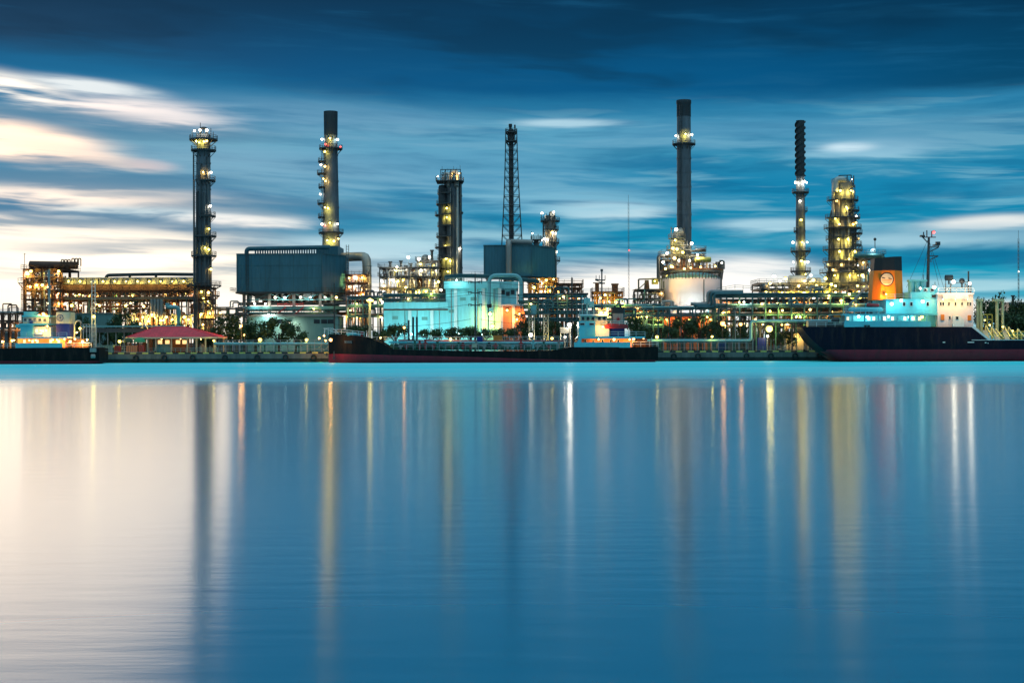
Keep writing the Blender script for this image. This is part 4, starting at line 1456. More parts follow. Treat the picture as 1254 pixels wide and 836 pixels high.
for px, py, kd, pw in ((559, 343, 'aqua', 600), (600, 384, 'yellow', 2600), (603, 399, 'yellow', 1500)):
    lamp(t, P(px, py, Yw - 2.4), kd, pw, .3 if kd == 'aqua' else .5)
for px in (477, 490, 504, 518, 532, 548, 562, 576, 590): lamp(t, P(px, 409, Yw - 7), 'aqua', 1150, .2, aim=(0, 1, .55))  # hidden uplights added to wash the wall evenly in aqua
for px, w_ in ((483, 1.), (523, 1.4), (571, 1.1)):
    b = MB(); b.box(wx(px) - w_, wx(px) + w_, Yw - .36 if px > 545 else Yw - .06, Yw - .31 if px > 545 else Yw - .005, GZ, GZ + 2.6); b.build('door', 'teal_steel', t)
for px in (496, 511, 538, 553, 585, 605):
    yy = Yw - .5 if px > 545 else Yw - .2
    MB().tube([(wx(px), yy, GZ), (wx(px), yy, (zh if px > 545 else zl) - .3)], .12, 7).build('downpipe', 'pale_steel', t, True)
for px, py in ((567, 366), (580, 366), (553, 381), (484, 389), (520, 390)):
    yy = Yw - .36 if px > 545 else Yw - .06
    b = MB(); b.box(wx(px) - .8, wx(px) + .8, yy, yy + .05, Z(px, py + 2, Yw), Z(px, py - 2, Yw)); b.build('louvre', 'sage_wall', t)
# annex with salmon walls
t = thing('annex', 'salmon-orange annex with a white frame and sloping side against the aqua building', 'building', P(630, 405, 394))
b = MB()
Ya = 393.
b.prism([(X(615, 374, Ya), GZ), (X(645, 396, Ya), GZ), (X(645, 392, Ya), Z(645, 392, Ya)), (X(640, 374.5, Ya), Z(640, 374.5, Ya)), (X(615, 374.5, Ya), Z(615, 374.5, Ya))], Ya, Ya + 4)
b.build('wall', 'orange_wall', t)
b = MB()
b.box(X(613.5, 374, Ya), X(641, 374, Ya), Ya - .3, Ya + 4.2, Z(627, 374.4, Ya), Z(627, 372.4, Ya))
for px in (614.3, 629): b.box(X(px, 380, Ya) - .4, X(px, 380, Ya) + .4, Ya - .25, Ya - .01, GZ, Z(px, 374.6, Ya))
b.build('frame', 'white_paint', t)
for px, py in ((621, 380), (636, 384), (633, 391)): lamp(t, P(px, py, Ya - 1), 'orange', 900, .3)
b = MB()
b.box(X(629.8, 385, Ya), X(648, 385, Ya), Ya - 1.2, Ya - .3, Z(637, 386, Ya), Z(637, 384.6, Ya))
for px in (633, 640): b.bar(P(px, 386, Ya - .8), P(px, 405, Ya - .8), .25)
b.build('porch', 'dark_steel', t)

# big aqua pipe loop over the building
t = thing('pipe_loop', 'blue-green pipe loop rising over the roof of the aqua building', 'pipe', P(618, 405, 391))
b = MB()
b.elbow([P(599, 374, 391), P(599, 337, 391), P(638, 337, 391), P(638, 368, 391)], M(2.3, 391), 14, bend=2.2)
b.build('pipe', 'aqua_pipe', t, True)
b = MB(); b.tube([P(599, 372.5, 391), P(599.6, 377, 391)], M(3.2, 391), 12, True, M(2.6, 391)); b.build('nozzle', 'black', t, True)
for px, py in ((598, 375), (638, 366)): MB().bar(P(px, py, 391.4), P(px, 405, 391.4), .35).build('support', 'teal_steel', t)
t = thing('roof_pipe_bridge', 'thin dark pipe bridge behind the roof of the aqua building', 'pipe rack', P(590, 405, 425))
b = MB()
for dy in (0, 1.5, 3): b.elbow([P(544, 338 + dy, 425 + dy), P(560, 336 + dy, 425 + dy), P(600, 337 + dy, 425 + dy), P(660, 343 + dy, 425 + dy)], .25, 8)
b.build('pipe', 'teal_steel', t, True)
b = MB()
for px in (546, 568, 590, 612, 634, 656): b.bar(P(px, 340, 426), P(px, 405, 426), .3)
b.rail([P(544, 338, 424), P(600, 337, 424), P(660, 343, 424)], 1., .07, 2.5)
b.build('support', 'teal_steel', t)

# pipe racks between box and aqua building and across the middle
pipe_rack('pipe_rack', 'dark teal pipe rack between the beige duct and the aqua building', 426, 472, 436, 444, [364, 374, 386], 6, 'teal_steel', 71, 6, ('teal_steel', 'steel', 'aqua_pipe', 'dark_steel'), [(466, 367, 'warm', 600), (437, 372, 'warm', 600), (466, 388, 'orange', 700), (429, 380, 'warm', 600)])
pipe_rack('pipe_rack', 'long teal pipe rack behind the low wing of the aqua building', 470, 548, 430, 436, [361, 367], 8, 'teal_steel', 73, 6, ('teal_steel', 'steel', 'aqua_pipe', 'insul'), [(500, 366, 'warm', 500), (528, 360, 'yellow', 700)])
pipe_rack('pipe_rack', 'broad teal stack of pipe tiers behind the lattice towers in mid plant', 636, 718, 416, 428, [361, 368.5, 375, 382, 391], 8, 'teal_steel', 77, 6, ('teal_steel', 'teal_steel', 'steel', 'aqua_pipe', 'dark_steel'), [(650, 372, 'warm', 400), (690, 363, 'warm', 500)])
pipe_rack('pipe_rack', 'teal pipe tiers left of the white tank behind the small tanker wheelhouse', 716, 812, 414, 424, [374, 382, 390, 399], 9, 'teal_steel', 79, 6, ('teal_steel', 'insul', 'steel', 'aqua_pipe', 'rust_steel'), [(744, 380, 'warm', 800), (781, 378, 'warm', 900), (779, 388, 'orange', 700), (806, 392, 'yellow', 800), (762, 371, 'yellow', 1100), (800, 376, 'warm', 500)])
# rusty heater cluster between
t, xs, ys, zz = unit_frame('process_structure', 'low rusty structure with a bare steel post right of the smaller blue box', 'process unit', 682, 712, 440, 450, [347, 352, 360], 5, 2, 'rust_steel', rails=(0, 1, 2), seed=81, brace=.4)
fill_unit(t, xs, ys, zz, 82, .9, ('rust_steel', 'clad_beige', 'steel'), ('warm', 'yellow', 'orange'), .5, 700, 3)
b = MB(); b.cyl(X(700.5, 360, 438), 438, GZ, Z(700, 340, 438), .32, .28, 10); b.build('post', 'dark_steel', t, True)
t, xs, ys, zz = unit_frame('process_structure', 'rusty structure with a square burner chimney and lamps behind the red-star funnel', 'process unit', 728, 762, 434, 446, [357, 363, 372, 384], 6, 2, 'rust_steel', rails=(0, 1), seed=85, brace=.4)
fill_unit(t, xs, ys, zz, 86, .9, ('rust_steel', 'clad_beige', 'steel', 'orange_wall'), ('warm', 'yellow'), .5, 800, 4)
b = MB(); x = X(753, 352, 438); b.box(x - .9, x + .9, 437, 439, Z(753, 363, 438), Z(753, 349, 438)); b.box(x - 1.1, x + 1.1, 436.8, 439.2, Z(753, 349, 438) + .01, Z(753, 347.2, 438)); b.build('square_chimney', 'rust_steel', t)
b = MB(); x = X(731, 352, 438); b.box(x - .6, x + .6, 437, 438, Z(731, 360, 438), Z(731, 347, 438)); b.box(x - 1.2, x + 1.2, 436.6, 438.4, Z(731, 347, 438), Z(731, 346, 438)); b.build('square_chimney', 'rust_steel', t)
for px, py in ((754, 370), (764, 372), (735, 365), (741, 361)): lamp(t, P(px, py, 431.5), 'yellow', 1500, .45)
# ================================================================ white tank with furnace crown
Yt = 432.
k = Yt / F
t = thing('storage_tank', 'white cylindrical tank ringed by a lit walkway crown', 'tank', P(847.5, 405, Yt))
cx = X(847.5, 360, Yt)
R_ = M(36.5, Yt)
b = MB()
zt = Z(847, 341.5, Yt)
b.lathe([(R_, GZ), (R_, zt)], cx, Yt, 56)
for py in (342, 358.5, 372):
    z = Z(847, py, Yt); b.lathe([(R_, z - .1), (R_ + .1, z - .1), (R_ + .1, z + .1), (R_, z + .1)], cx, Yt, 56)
b.build('shell', 'pink_lit_white', t, True)
b = MB()
b.lathe([(R_ + .05, zt + .002), (R_ - .5, zt + .35), (R_ * .8, zt + 1.1), (R_ * .5, zt + 1.7), (0, zt + 2.)], cx, Yt, 56)
b.build('dome_roof', 'aqua_pipe', t, True)
ring_platform(t, cx, Yt, R_ * .8, R_ + .5, Z(847, 330.5, Yt), 0, 360, 'rust_steel', 1.6)
b = MB()
zr = Z(847, 330.5, Yt)
b.lathe([(R_ * .8, zr - .9), (R_ + .45, zr - .9), (R_ + .45, zr - .31), (R_ * .8, zr - .31)], cx, Yt, 56)
for i in range(56):
    a = 2 * PI * i / 56
    b.bar((cx + R_ * math.cos(a), Yt + R_ * math.sin(a), zt - .3), (cx + (R_ + .3) * math.cos(a), Yt + (R_ + .3) * math.sin(a), zr - .3), .22)
b.build('crown_bracket', 'dark_steel', t)
b = MB()
b.elbow([(cx - R_ - .2, Yt - 6, GZ), (cx - R_ - .2, Yt - 6, Z(847, 345, Yt))], .25, 8)
b.build('pipe', 'steel', t, True)
b = MB(); b.elbow([P(862, 378, Yt - R_ - .6), P(862, 342, Yt - R_ - .6)], .15, 8); b.build('pipe', 'steel', t, True)
b = MB(); b.elbow([P(883, 378, Yt - 4), P(883, 326, Yt - 4)], .3, 8); b.build('pipe', 'steel', t, True)
R2 = random.Random(5)
for i in range(22):
    a = math.radians(185 + i * 8 + R2.uniform(-2, 2))
    h = R2.uniform(1, 2.8)
    b = MB()
    r1 = R_ + .4
    b.cyl(cx + r1 * math.cos(a), Yt + r1 * math.sin(a), zr + .1, zr + h, .25 + .35 * R2.random(), None, 10)
    b.build('valve_drum', R2.choice(('dark_steel', 'rust_steel', 'steel', 'clad_grey')), t, True)
for px, py, kd, pw in ((815, 329, 'yellow', 900), (822, 326, 'yellow', 700), (824, 327, 'warm', 500), (884, 322, 'white', 800), (812, 321, 'white', 700), (846, 328, 'warm', 400), (876, 326, 'warm', 500), (858, 327, 'orange', 400), (838, 329, 'warm', 500)):
    lamp(t, P(px, py, Yt - R_ - 2.2), kd, pw, .38)
for px in (822, 836, 850, 866): lamp(t, P(px, 379, Yt - R_ - 3.5), 'cool', 800, .2, aim=(0, 1, .5))  # uplights added to whiten the tank shell
# furnace above/behind tank at the foot of stack 2
Y2 = 452.
t, xs, ys, zz = unit_frame('furnace', 'stepped furnace of decks and ducts at the foot of the plain tall chimney', 'furnace', 812, 862, 448, 458, [311, 318, 326, 334], 6, 2, 'dark_steel', rails=(0, 1), seed=91, brace=.4)
fill_unit(t, xs, ys, zz, 92, .95, ('rust_steel', 'clad_beige', 'clad_grey', 'steel'), ('yellow', 'warm', 'white'), .3, 900, 6)
def small_deck(px0, px1, py, Y, d=4., m='dark_steel'):
    b = MB(); x0, x1 = X(px0, py, Y), X(px1, py, Y); z = Z((px0 + px1) / 2, py, Y)
    b.box(x0, x1, Y, Y + d, z - .3, z)
    o = b.build('deck', m, t)
    h = MB(); h.rail([(x0, Y + d, z), (x0, Y + .05, z), (x1, Y + .05, z), (x1, Y + d, z)], 1.2, .09, 1.6); h.build('handrail', m, o)
for (a, c, py) in ((820, 840, 291), (822, 842, 299), (818, 846, 305), (845, 865, 306)): small_deck(a, c, py, 447)
b = MB(); b.box(X(824, 300, 449), X(838, 300, 449), 449, 456, Z(830, 311, 449), Z(830, 294, 449)); b.build('convection_box', 'clad_grey', t)
b = MB(); b.elbow([P(829, 296, 452), P(829, 286, 452), P(836, 284, 452)], 1.5, 12); b.build('duct', 'clad_beige', t, True)
b = MB(); b.hcyl(P(852, 318, 446), P(870, 318, 446), M(3.4, 446), 14); b.build('drum', 'yellow_paint', t, True)
b = MB(); b.elbow([P(806, 345, 446), P(806, 313, 446), P(814, 313, 446)], .5, 10); b.build('pipe', 'steel', t, True); b = MB(); b.elbow([P(852, 306, 446), P(864, 305, 446)], .4, 8); b.build('pipe', 'steel', t, True)
for px, py, kd, pw in ((828, 281, 'white', 900), (827, 294, 'yellow', 2000), (829, 305, 'yellow', 1400), (824, 304, 'warm', 700), (847, 298, 'white', 2600), (817, 310, 'white', 1600), (826, 316, 'warm', 700), (854, 312, 'white', 900), (844, 319, 'white', 600), (832, 319, 'white', 600), (836, 309, 'yellow', 700)):
    lamp(t, P(px, py, 445.5), kd, pw, .45, False)
b = MB()
for px in (822, 838): b.bar(P(px, 278, 448), P(px, 312, 448), .3)
for py in (280, 286, 292, 298): b.bar(P(822, py, 448), P(838, py, 448), .2)
b.build('frame', 'dark_steel', t)

t, cx, k = column_tower('chimney_stack', 'tallest plain grey chimney with one ring of lamps below its dark top', 'chimney', 838, 462,
                        [(125, 8.7), (130, 8.4), (175, 8.6), (300, 8.9), (345, 9)], 'stack_grey', plats=[(176.5, 5.5, 0, 360)],
                        lamps=[(.5, 166, 'yellow', 1600), (-10.5, 167, 'white', 700), (9, 166, 'white', 500)], ladders=[(-5, 130, 176), (-6, 178, 300)], seams=(194, 211, 229, 246, 263, 279))
b = MB()
b.lathe([(0, Z(838, 123, 462)), (8.9 * k, Z(838, 123, 462)), (9.2 * k, Z(838, 124, 462)), (9.2 * k, Z(838, 127, 462)), (8.7 * k, Z(838, 128, 462)), (8.75 * k, Z(838, 143, 462)), (8.5 * k, Z(838, 143, 462))], cx, 462, 28)
b.build('dark_top', 'stack_dark', t, True)

# frame left of the tank
t, xs, ys, zz = unit_frame('process_structure', 'brown open frame with a yellow drum and diagonal brace left of the white tank', 'process unit', 781, 812, 424, 436, [354, 365, 372, 384], 4, 2, 'dark_steel', rails=(1, 2), seed=95, brace=.5)
fill_unit(t, xs, ys, zz, 96, .95, ('rust_steel', 'clad_grey', 'steel', 'teal_steel'), ('yellow', 'warm', 'orange'), .5, 900, 5)
b = MB()
b.bar(P(782, 342, 424), P(782, 356, 424), .45); b.bar(P(782, 342, 424), P(811, 341, 424), .4); b.bar(P(783, 353, 424), P(794, 343, 424), .3); b.bar(P(810, 341, 424), P(810, 355, 424), .4)
b.bar(P(776, 357, 424), P(776, 370, 424), .4); b.bar(P(776, 357, 424), P(782, 356, 424), .3); b.bar(P(776, 370, 424), P(782, 366, 424), .3)
b.build('gantry', 'dark_steel', t)
fill_unit(t, xs, ys, zz, 97, .95, ('rust_steel', 'clad_grey', 'steel'), ('yellow', 'warm'), .3, 900, 5)
b = MB(); b.cyl(X(802, 344, 426), 426, Z(802, 348, 426), Z(802, 340.5, 426), M(4, 426), None, 16); b.build('drum', 'yellow_paint', t, True)
lamp(t, P(802, 344, 421.5), 'yellow', 900, .3)
b = MB(); b.cyl(X(792, 345, 428), 428, Z(792, 356, 428), Z(792, 343, 428), .9, .6, 12); b.build('vessel', 'rust_steel', t, True)

# walkway in front of the tank
pipe_rack('pipe_rack', 'teal walkway rack crossing in front of the white tank', 764, 876, 412, 418, [377, 385], 9, 'teal_steel', 101, 5, ('teal_steel', 'aqua_pipe', 'steel', 'insul'), [(792, 388, 'warm', 600), (866, 388, 'yellow', 500), (887, 383, 'warm', 600)])
t = thing('shed', 'low orange-lit shed front under the walkway before the white tank', 'shed', P(842, 405, 422))
b = MB(); b.box(X(812, 390, 420), X(874, 390, 420), 420, 428, GZ, Z(842, 387, 420)); b.build('wall', 'orange_wall', t)
b = MB(); b.box(X(811, 390, 420), X(875, 390, 420), 419.5, 428.5, Z(842, 387, 420) + .01, Z(842, 385.6, 420)); b.build('roof', 'white_paint', t)
for px in (816, 830, 844, 858, 870): lamp(t, P(px, 391, 418.3), 'orange', 700, .28)

# right pipe rack, tiers
t, x0, x1, zs = pipe_rack('pipe_rack', 'long teal multi-tier pipe rack right of the white tank', 874, 1080, 408, 420, [361, 374, 384], 14, 'teal_steel', 103, 7, ('teal_steel', 'teal_steel', 'aqua_pipe', 'steel', 'insul'),
          [(885, 383, 'warm', 500), (905, 370, 'warm', 500), (911, 370, 'white', 500), (943, 381, 'yellow', 1100), (958, 380, 'yellow', 1100), (933, 372, 'warm', 600), (992, 379, 'warm', 500), (1030, 368, 'yellow', 800), (1040, 360, 'warm', 700), (1048, 373, 'orange', 600), (1015, 362, 'warm', 500), (975, 388, 'yellow', 2200), (980, 388, 'yellow', 1500), (925, 391, 'orange', 700)], )
b = MB()
b.rail([P(878, 358, 407.4), P(900, 354, 407.4), P(930, 356, 407.4), P(1000, 355, 407.4), P(1076, 356, 407.4)], 1.2, .09, 2.2)
b.build('handrail', 'teal_steel', t)
t, xs, ys, zz = unit_frame('process_structure', 'dark structure of pumps and piping seen through the long right pipe rack', 'process unit', 884, 1072, 424, 434, [366, 378, 392], 18, 2, 'steel', rails=(), seed=131, brace=.3)
for sd_ in (132, 133): fill_unit(t, xs, ys, zz, sd_, .95, ('steel', 'rust_steel', 'teal_steel', 'clad_grey', 'orange_wall'), ('warm', 'yellow', 'orange'), .22, 900, 10)
# big double elbow by the tank
t = thing('pipe_bend', 'pair of dark pipes in an S-bend at the right edge of the white tank', 'pipe', P(872, 405, 406))
for i, dx in enumerate((0, 4, 8)):
    b = MB(); b.elbow([P(846 + dx, 372 + i * 2, 406 - i), P(867 + dx, 372 + i * 2, 406 - i), P(867 + dx, 357 + i * 1.5, 406 - i), P(910, 357 + i * 1.5, 406 - i)], .5 - .08 * i, 10); b.build('pipe', ('pale_steel', 'teal_steel', 'teal_steel')[i], t, True)
b = MB()
for px in (852, 880, 900): b.bar(P(px, 374, 405), P(px, 405, 405), .3)
b.build('support', 'teal_steel', t)

# lower cluster beneath columns 3 and 4
t, xs, ys, zz = unit_frame('process_structure', 'long brown deck of exchangers under the spiral chimney and the right column', 'process unit', 932, 1076, 444, 460, [346, 353, 361], 16, 2, 'steel', rails=(0, 1), seed=111, brace=.3)
fill_unit(t, xs, ys, zz, 112, .95, ('clad_grey', 'clad_beige', 'insul', 'rust_steel', 'yellow_paint'), ('yellow', 'warm', 'white'), .45, 800, 9)
b = MB()
b.hcyl(P(967, 345, 446), P(985, 345, 446), M(8, 446), 18); b.build('drum', 'clad_beige', t, True)
b = MB(); b.hcyl(P(990, 346, 446), P(1004, 346, 446), M(6, 446), 16); b.build('drum', 'clad_grey', t, True)
b = MB(); b.ball(P(937, 352, 443), M(5, 443), 14, 8); b.build('round_drum', 'steel', t, True)
for px, py, kd, pw in ((948, 338, 'cool', 900), (955, 344, 'white', 1000), (962, 341, 'yellow', 900), (993, 337, 'white', 1400), (996, 343, 'yellow', 1500), (1000, 350, 'yellow', 1000), (978, 350, 'warm', 900), (1018, 348, 'yellow', 1600), (1023, 350, 'yellow', 1200), (943, 347, 'warm', 700), (1056, 337, 'yellow', 1100), (1065, 331, 'white', 1100), (1072, 331, 'yellow', 900), (1050, 350, 'warm', 800), (1011, 341, 'yellow', 900), (985, 344, 'warm', 600), (1068, 352, 'warm', 800)):
    lamp(t, P(px, py, 441.5), kd, pw, .44, pole=2.5 if py < 345 else 0)

# stack 3: spiral strakes
t, cx, k = column_tower('chimney_stack', 'slender chimney with spiral strakes on its upper half and lit ring platforms', 'chimney', 980.5, 468,
                        [(148, 4.9), (222, 5.0), (300, 6.0), (345, 6.6)], 'stack_grey',
                        plats=[(235.5, 5, 0, 360), (258, 3, -30, 60), (283, 2.5, 120, 220), (307.5, 6, 0, 360), (332, 6, 0, 360)],
                        lamps=[(-6.5, 224, 'white', 1000), (4, 223, 'white', 1300), (7, 224, 'cool', 700), (-2, 247, 'white', 800), (-1, 270, 'yellow', 900), (0, 297, 'yellow', 1500), (-9.5, 297, 'white', 800), (7, 297, 'white', 900), (-1, 320, 'yellow', 1500), (3, 321, 'yellow', 900), (-9, 321, 'white', 900), (8, 321, 'white', 900), (4, 336, 'yellow', 900)],
                        ladders=[(-2, 236, 330)], seams=(222, 258, 283), spill=.34)
b = MB()
b.lathe([(0, Z(980, 147.6, 468)), (5.05 * k, Z(980, 147.8, 468)), (5.1 * k, Z(980, 216, 468)), (4.9 * k, Z(980, 216, 468))], cx, 468, 24)
b.build('dark_top', 'stack_dark', t, True)
for j in range(3):
    b = MB()
    pts_i, pts_o = [], []
    n = 96
    for i in range(n + 1):
        a = 2 * PI * (i / n * 3.0 + j / 3)
        z = Z(980, 216 - (216 - 149) * i / n, 468)
        c, s = math.cos(a), math.sin(a)
        pts_i.append((cx + 5.0 * k * c, 468 + 5.0 * k * s, z)); pts_o.append((cx + 6.7 * k * c, 468 + 6.7 * k * s, z))
    vs = []
    for p, q in zip(pts_i, pts_o):
        vs += [p, q, (q[0], q[1], q[2] + .25), (p[0], p[1], p[2] + .25)]
    fs = []
    for i in range(n):
        o = i * 4
        for u in range(4): fs.append((o + u, o + (u + 1) % 4, o + 4 + (u + 1) % 4, o + 4 + u))
    b.add(vs, fs)
    b.build('strake', 'stack_dark', t)

# column 4
t, cx, k = column_tower('refinery_column', 'thick stepped column wrapped in lit platforms right of the spiral chimney', 'column', 1032, 462,
                        [(221, 8), (224, 12.8), (266, 13.2), (270, 16.6), (330, 17.2), (334, 20), (345, 20.5)], 'column_grey',
                        plats=[(245.5, 6, -200, 20), (258, 7, -70, 40), (267, 7, -200, 40), (279.5, 6, -200, 30), (286, 7, -80, 40), (300, 6, -70, 40), (306, 7, -200, 40), (320.5, 7, -200, 40), (334, 8, -200, 40), (293, 3.5, -200, 40), (327, 5, -200, 40)],
                        lamps=[(-10, 247, 'warm', 500), (3, 318, 'yellow', 700), (-15, 331, 'warm', 900), (-6, 235, 'yellow', 1200), (7, 235, 'yellow', 1100), (10, 236, 'warm', 500), (1, 255, 'yellow', 1200), (16.5, 265, 'white', 700), (-12, 269, 'yellow', 900), (9, 276, 'yellow', 1500), (-8, 276, 'warm', 900), (13, 274, 'orange', 600), (-9, 294, 'yellow', 1100), (2, 294, 'yellow', 1400), (17, 293, 'warm', 700), (-8, 309, 'yellow', 1700), (11, 309, 'yellow', 1700), (16, 326, 'white', 1500), (-19, 324, 'warm', 600), (8, 334, 'yellow', 1300), (22, 331, 'yellow', 1100), (-6, 325, 'warm', 700), (3, 338, 'yellow', 900), (-14, 338, 'yellow', 1200), (15, 338, 'yellow', 1200), (25, 339, 'yellow', 1000), (-10, 221, 'warm', 500), (11, 220, 'white', 900)],
                        ladders=[(14, 226, 266), (-15, 270, 335)], pipes=[(-12.5, -1.5, 224, None, .5), (10, -3.6, 236, None, .3), (-2, -4.6, 272, None, .3), (6, -4.8, 284, None, .25)], seams=(245, 290, 320), spill=.34)
b = MB()
b.elbow([(cx - 11 * k, 459, Z(1032, 236, 462)), (cx - 11 * k, 459, Z(1032, 221, 462)), (cx, 459, Z(1032, 221, 462)), (cx, 460, Z(1032, 226, 462))], 1., 12)
b.build('crown_pipe', 'insul', t, True)
b = MB()
for a, c in (((-6, 226), (-6, 216)), ((9, 226), (9, 215.5)), ((-6, 216), (9, 215.5)), ((4, 226), (4, 216)), ((12, 228), (12, 216))):
    b.bar((cx + a[0] * k, 460, Z(1032, a[1], 462)), (cx + c[0] * k, 460, Z(1032, c[1], 462)), .3)
ring = arc_pts(cx, 462, 13.4 * k, Z(1032, 224, 462), -200, 20, 12)
b.rail(ring, 1.2, .09, 1.6)
b.build('crown_frame', 'dark_steel', t)
# side duct bridge right of column 4
t, xs, ys, zz = unit_frame('duct_bridge', 'high green-grey pipe bridge reaching right from the thick stepped column', 'pipe rack', 1052, 1082, 456, 462, [311, 316, 330, 345], 5, 2, 'steel', rails=(0,), seed=121, brace=.7)
fill_unit(t, xs, ys, zz, 122, .8, ('steel', 'clad_grey', 'teal_steel'), ('yellow', 'white', 'warm'), .4, 700, 3)
b = MB(); b.elbow([P(1046, 313, 455), P(1080, 313, 455), P(1083, 318, 455), P(1083, 345, 455)], M(2.4, 455), 12); b.build('duct', 'teal_steel', t, True)
lamp(t, P(1069, 305.5, 455), 'cool', 900, .4)
b = MB(); b.bar(P(1071.5, 311, 455), P(1071.5, 291, 455), .2); b.ball(P(1071.5, 293, 455), .5, 8, 5); b.build('mast', 'dark_steel', t)

# thin masts far behind
def thin_mast(px, top, Y, label, w=.35):
    t = thing('guyed_mast', label, 'mast', P(px, 405, Y))
    b = MB()
    x0 = X(px, 405, Y); zt = Z(px, top, Y)
    for a in (0, 2.09, 4.19):
        b.bar((x0 + w * math.cos(a), Y + w * math.sin(a), GZ), (x0 + w * math.cos(a), Y + w * math.sin(a), zt), .08)
    z = GZ
    i = 0
    while z < zt - 1:
        b.bar((x0 + w, Y, z), (x0 - w * .5, Y - w * .87, z + 1.5), .05)
        b.bar((x0 - w * .5, Y - w * .87, z), (x0 - w * .5, Y + w * .87, z + 1.5), .05)
        z += 1.5
    b.bar((x0, Y, zt), (x0, Y, zt + 3), .1)
    b.build('lattice', 'steel', t)
    return t
t = thin_mast(770, 248, 560, 'hair-thin lattice mast left of the plain tall chimney', .26)
lamp(t, P(770.5, 306.5, 559), 'red', 0, .3, light=False)
t = thin_mast(1247.5, 292, 520, 'hair-thin lattice mast at the right edge beyond the big ship', .26)
lamp(t, P(1247.5, 332.5, 519), 'white', 0, .2, light=False)
# ================================================================ ships
def loft_hull(t, st, y0, B, zred, name='hull', navy='hull_navy', n_extra=0):
    """st: list of (x, half beam factor, z bottom, z top); starboard side faces the river. Rings are split at the boot line."""
    yc = y0 + B / 2
    b = MB()
    rows = []
    for x, hb, zb, zt, zr in st:
        h = hb * B / 2
        zr = min(max(zr, zb + .02), zt - .02)
        col = []
        fl = .90 if hb < .9 else 1.
        prof = [(.0, zb), (h * .72, zb + .02 + (zr - zb) * .04), (h * .93 * (fl * .2 + .8), zb + (zr - zb) * .45), (h * (fl * .4 + .6), zr), (h * (fl * .25 + .75), zr + (zt - zr) * .35), (h, zt)]
        for y, z in prof: col.append((x, yc - y, z))
        for y, z in reversed(prof[1:]): col.append((x, yc + y, z))
        rows.append(col)
    m = len(rows[0])
    vs = [p for r in rows for p in r]
    red, nav = [], []
    for i in range(len(rows) - 1):
        for j in range(m - 1):
            f = (i * m + j, (i + 1) * m + j, (i + 1) * m + j + 1, i * m + j + 1)
            (red if (j < 3 or j >= m - 4) and min(st[i][2], st[i + 1][2]) < st[i][4] - .6 else nav).append(f)
        a = i * m
        nav.append((a + 5, a + m + 5, a + m + 6, a + 6))       # deck
        (red if st[i][2] < st[i][4] - .6 else nav).append((a, a + m - 1, a + m + m - 1, a + m))       # bottom closing strip
    for e in (0, len(rows) - 1):
        nav.append(tuple(e * m + j for j in range(m)))
    o = len(b.v)
    b.use(navy); b.v += vs
    for f in nav: b.f.append(list(f)); b.mi.append(b.cur)
    b.use('boot_red')
    for f in red: b.f.append(list(f)); b.mi.append(b.cur)
    return b.build(name, None, t, True)


def win_row(t, pxs, py0, py1, Y, w=3.2, m='glass_dark', name='window'):
    for px in pxs:
        b = MB()
        x = X(px, py0, Y); hw = M(w, Y) / 2
        b.use('white_paint').box(x - hw - .08, x + hw + .08, Y - .07, Y + .02, Z(px, py1, Y) - .08, Z(px, py0, Y) + .08)
        b.use(m).box(x - hw, x + hw, Y - .1, Y - .071, Z(px, py1, Y), Z(px, py0, Y))
        b.build(name, None, t)


def pbox(b, px0, px1, py0, py1, Y0, Y1):
    """box from photo extents at its near face"""
    pm = (px0 + px1) / 2
    b.box(X(px0, py1, Y0), X(px1, py1, Y0), Y0, Y1, Z(pm, py1, Y0), Z(pm, py0, Y0))
    return b

# ---------------------------------------------------------------- big ship on the right
Ys = 333.
t = thing('tanker_ship', 'large navy tanker with an orange funnel, stern towards the middle of the plant', 'ship', (X(1180, 440, Ys), Ys + 8, 0))
st = []
pts = [(988, .42, 401.5, 400), (992, .55, 408, 400), (998, .66, 416, 400), (1006, .76, 424, 400), (1014, .84, 430.5, 400), (1024, .92, 436.5, 400), (1034, .97, 444, 400), (1050, 1, 447, 400.2), (1085, 1, 447, 400.2), (1120, 1, 447, 400.2), (1150, 1, 447, 400.2), (1190, 1, 447, 400.5), (1196, 1, 447, 405), (1204, 1, 447, 411), (1211, 1, 447, 416.2), (1240, 1, 447, 416.2), (1300, 1, 447, 416), (1420, 1, 447, 416), (1520, .8, 447, 414), (1570, .45, 447, 408), (1600, .1, 446, 405)]
for px, hb, zb, zt in pts:
    st.append((X(px, zt, Ys), hb, Z(px, zb, Ys), Z(px, zt, Ys), Z(px, 428.0 - .002 * (px - 1030), Ys)))
loft_hull(t, st, Ys, 17.5, 0)
b = MB()
pbox(b, 1190, 1400, 415.6, 416.3, Ys - .1, Ys + 17.6)
b.build('deck_edge', 'white_paint', t)
b = MB()
b.add([P(1189, 399.8, Ys - .06), P(1194, 399.8, Ys - .06), P(1213, 415.8, Ys - .06), P(1211, 417, Ys - .06)], [(0, 1, 2, 3)])
q = [P(1189, 399.8, Ys + .02), P(1194, 399.8, Ys + .02), P(1213, 415.8, Ys + .02), P(1211, 417, Ys + .02)]
b.add([P(1189, 399.8, Ys - .06), P(1194, 399.8, Ys - .06), P(1213, 415.8, Ys - .06), P(1211, 417, Ys - .06)] + q, [(i, (i + 1) % 4, 4 + (i + 1) % 4, 4 + i) for i in range(4)])
b.build('bulwark_cap', 'white_paint', t)
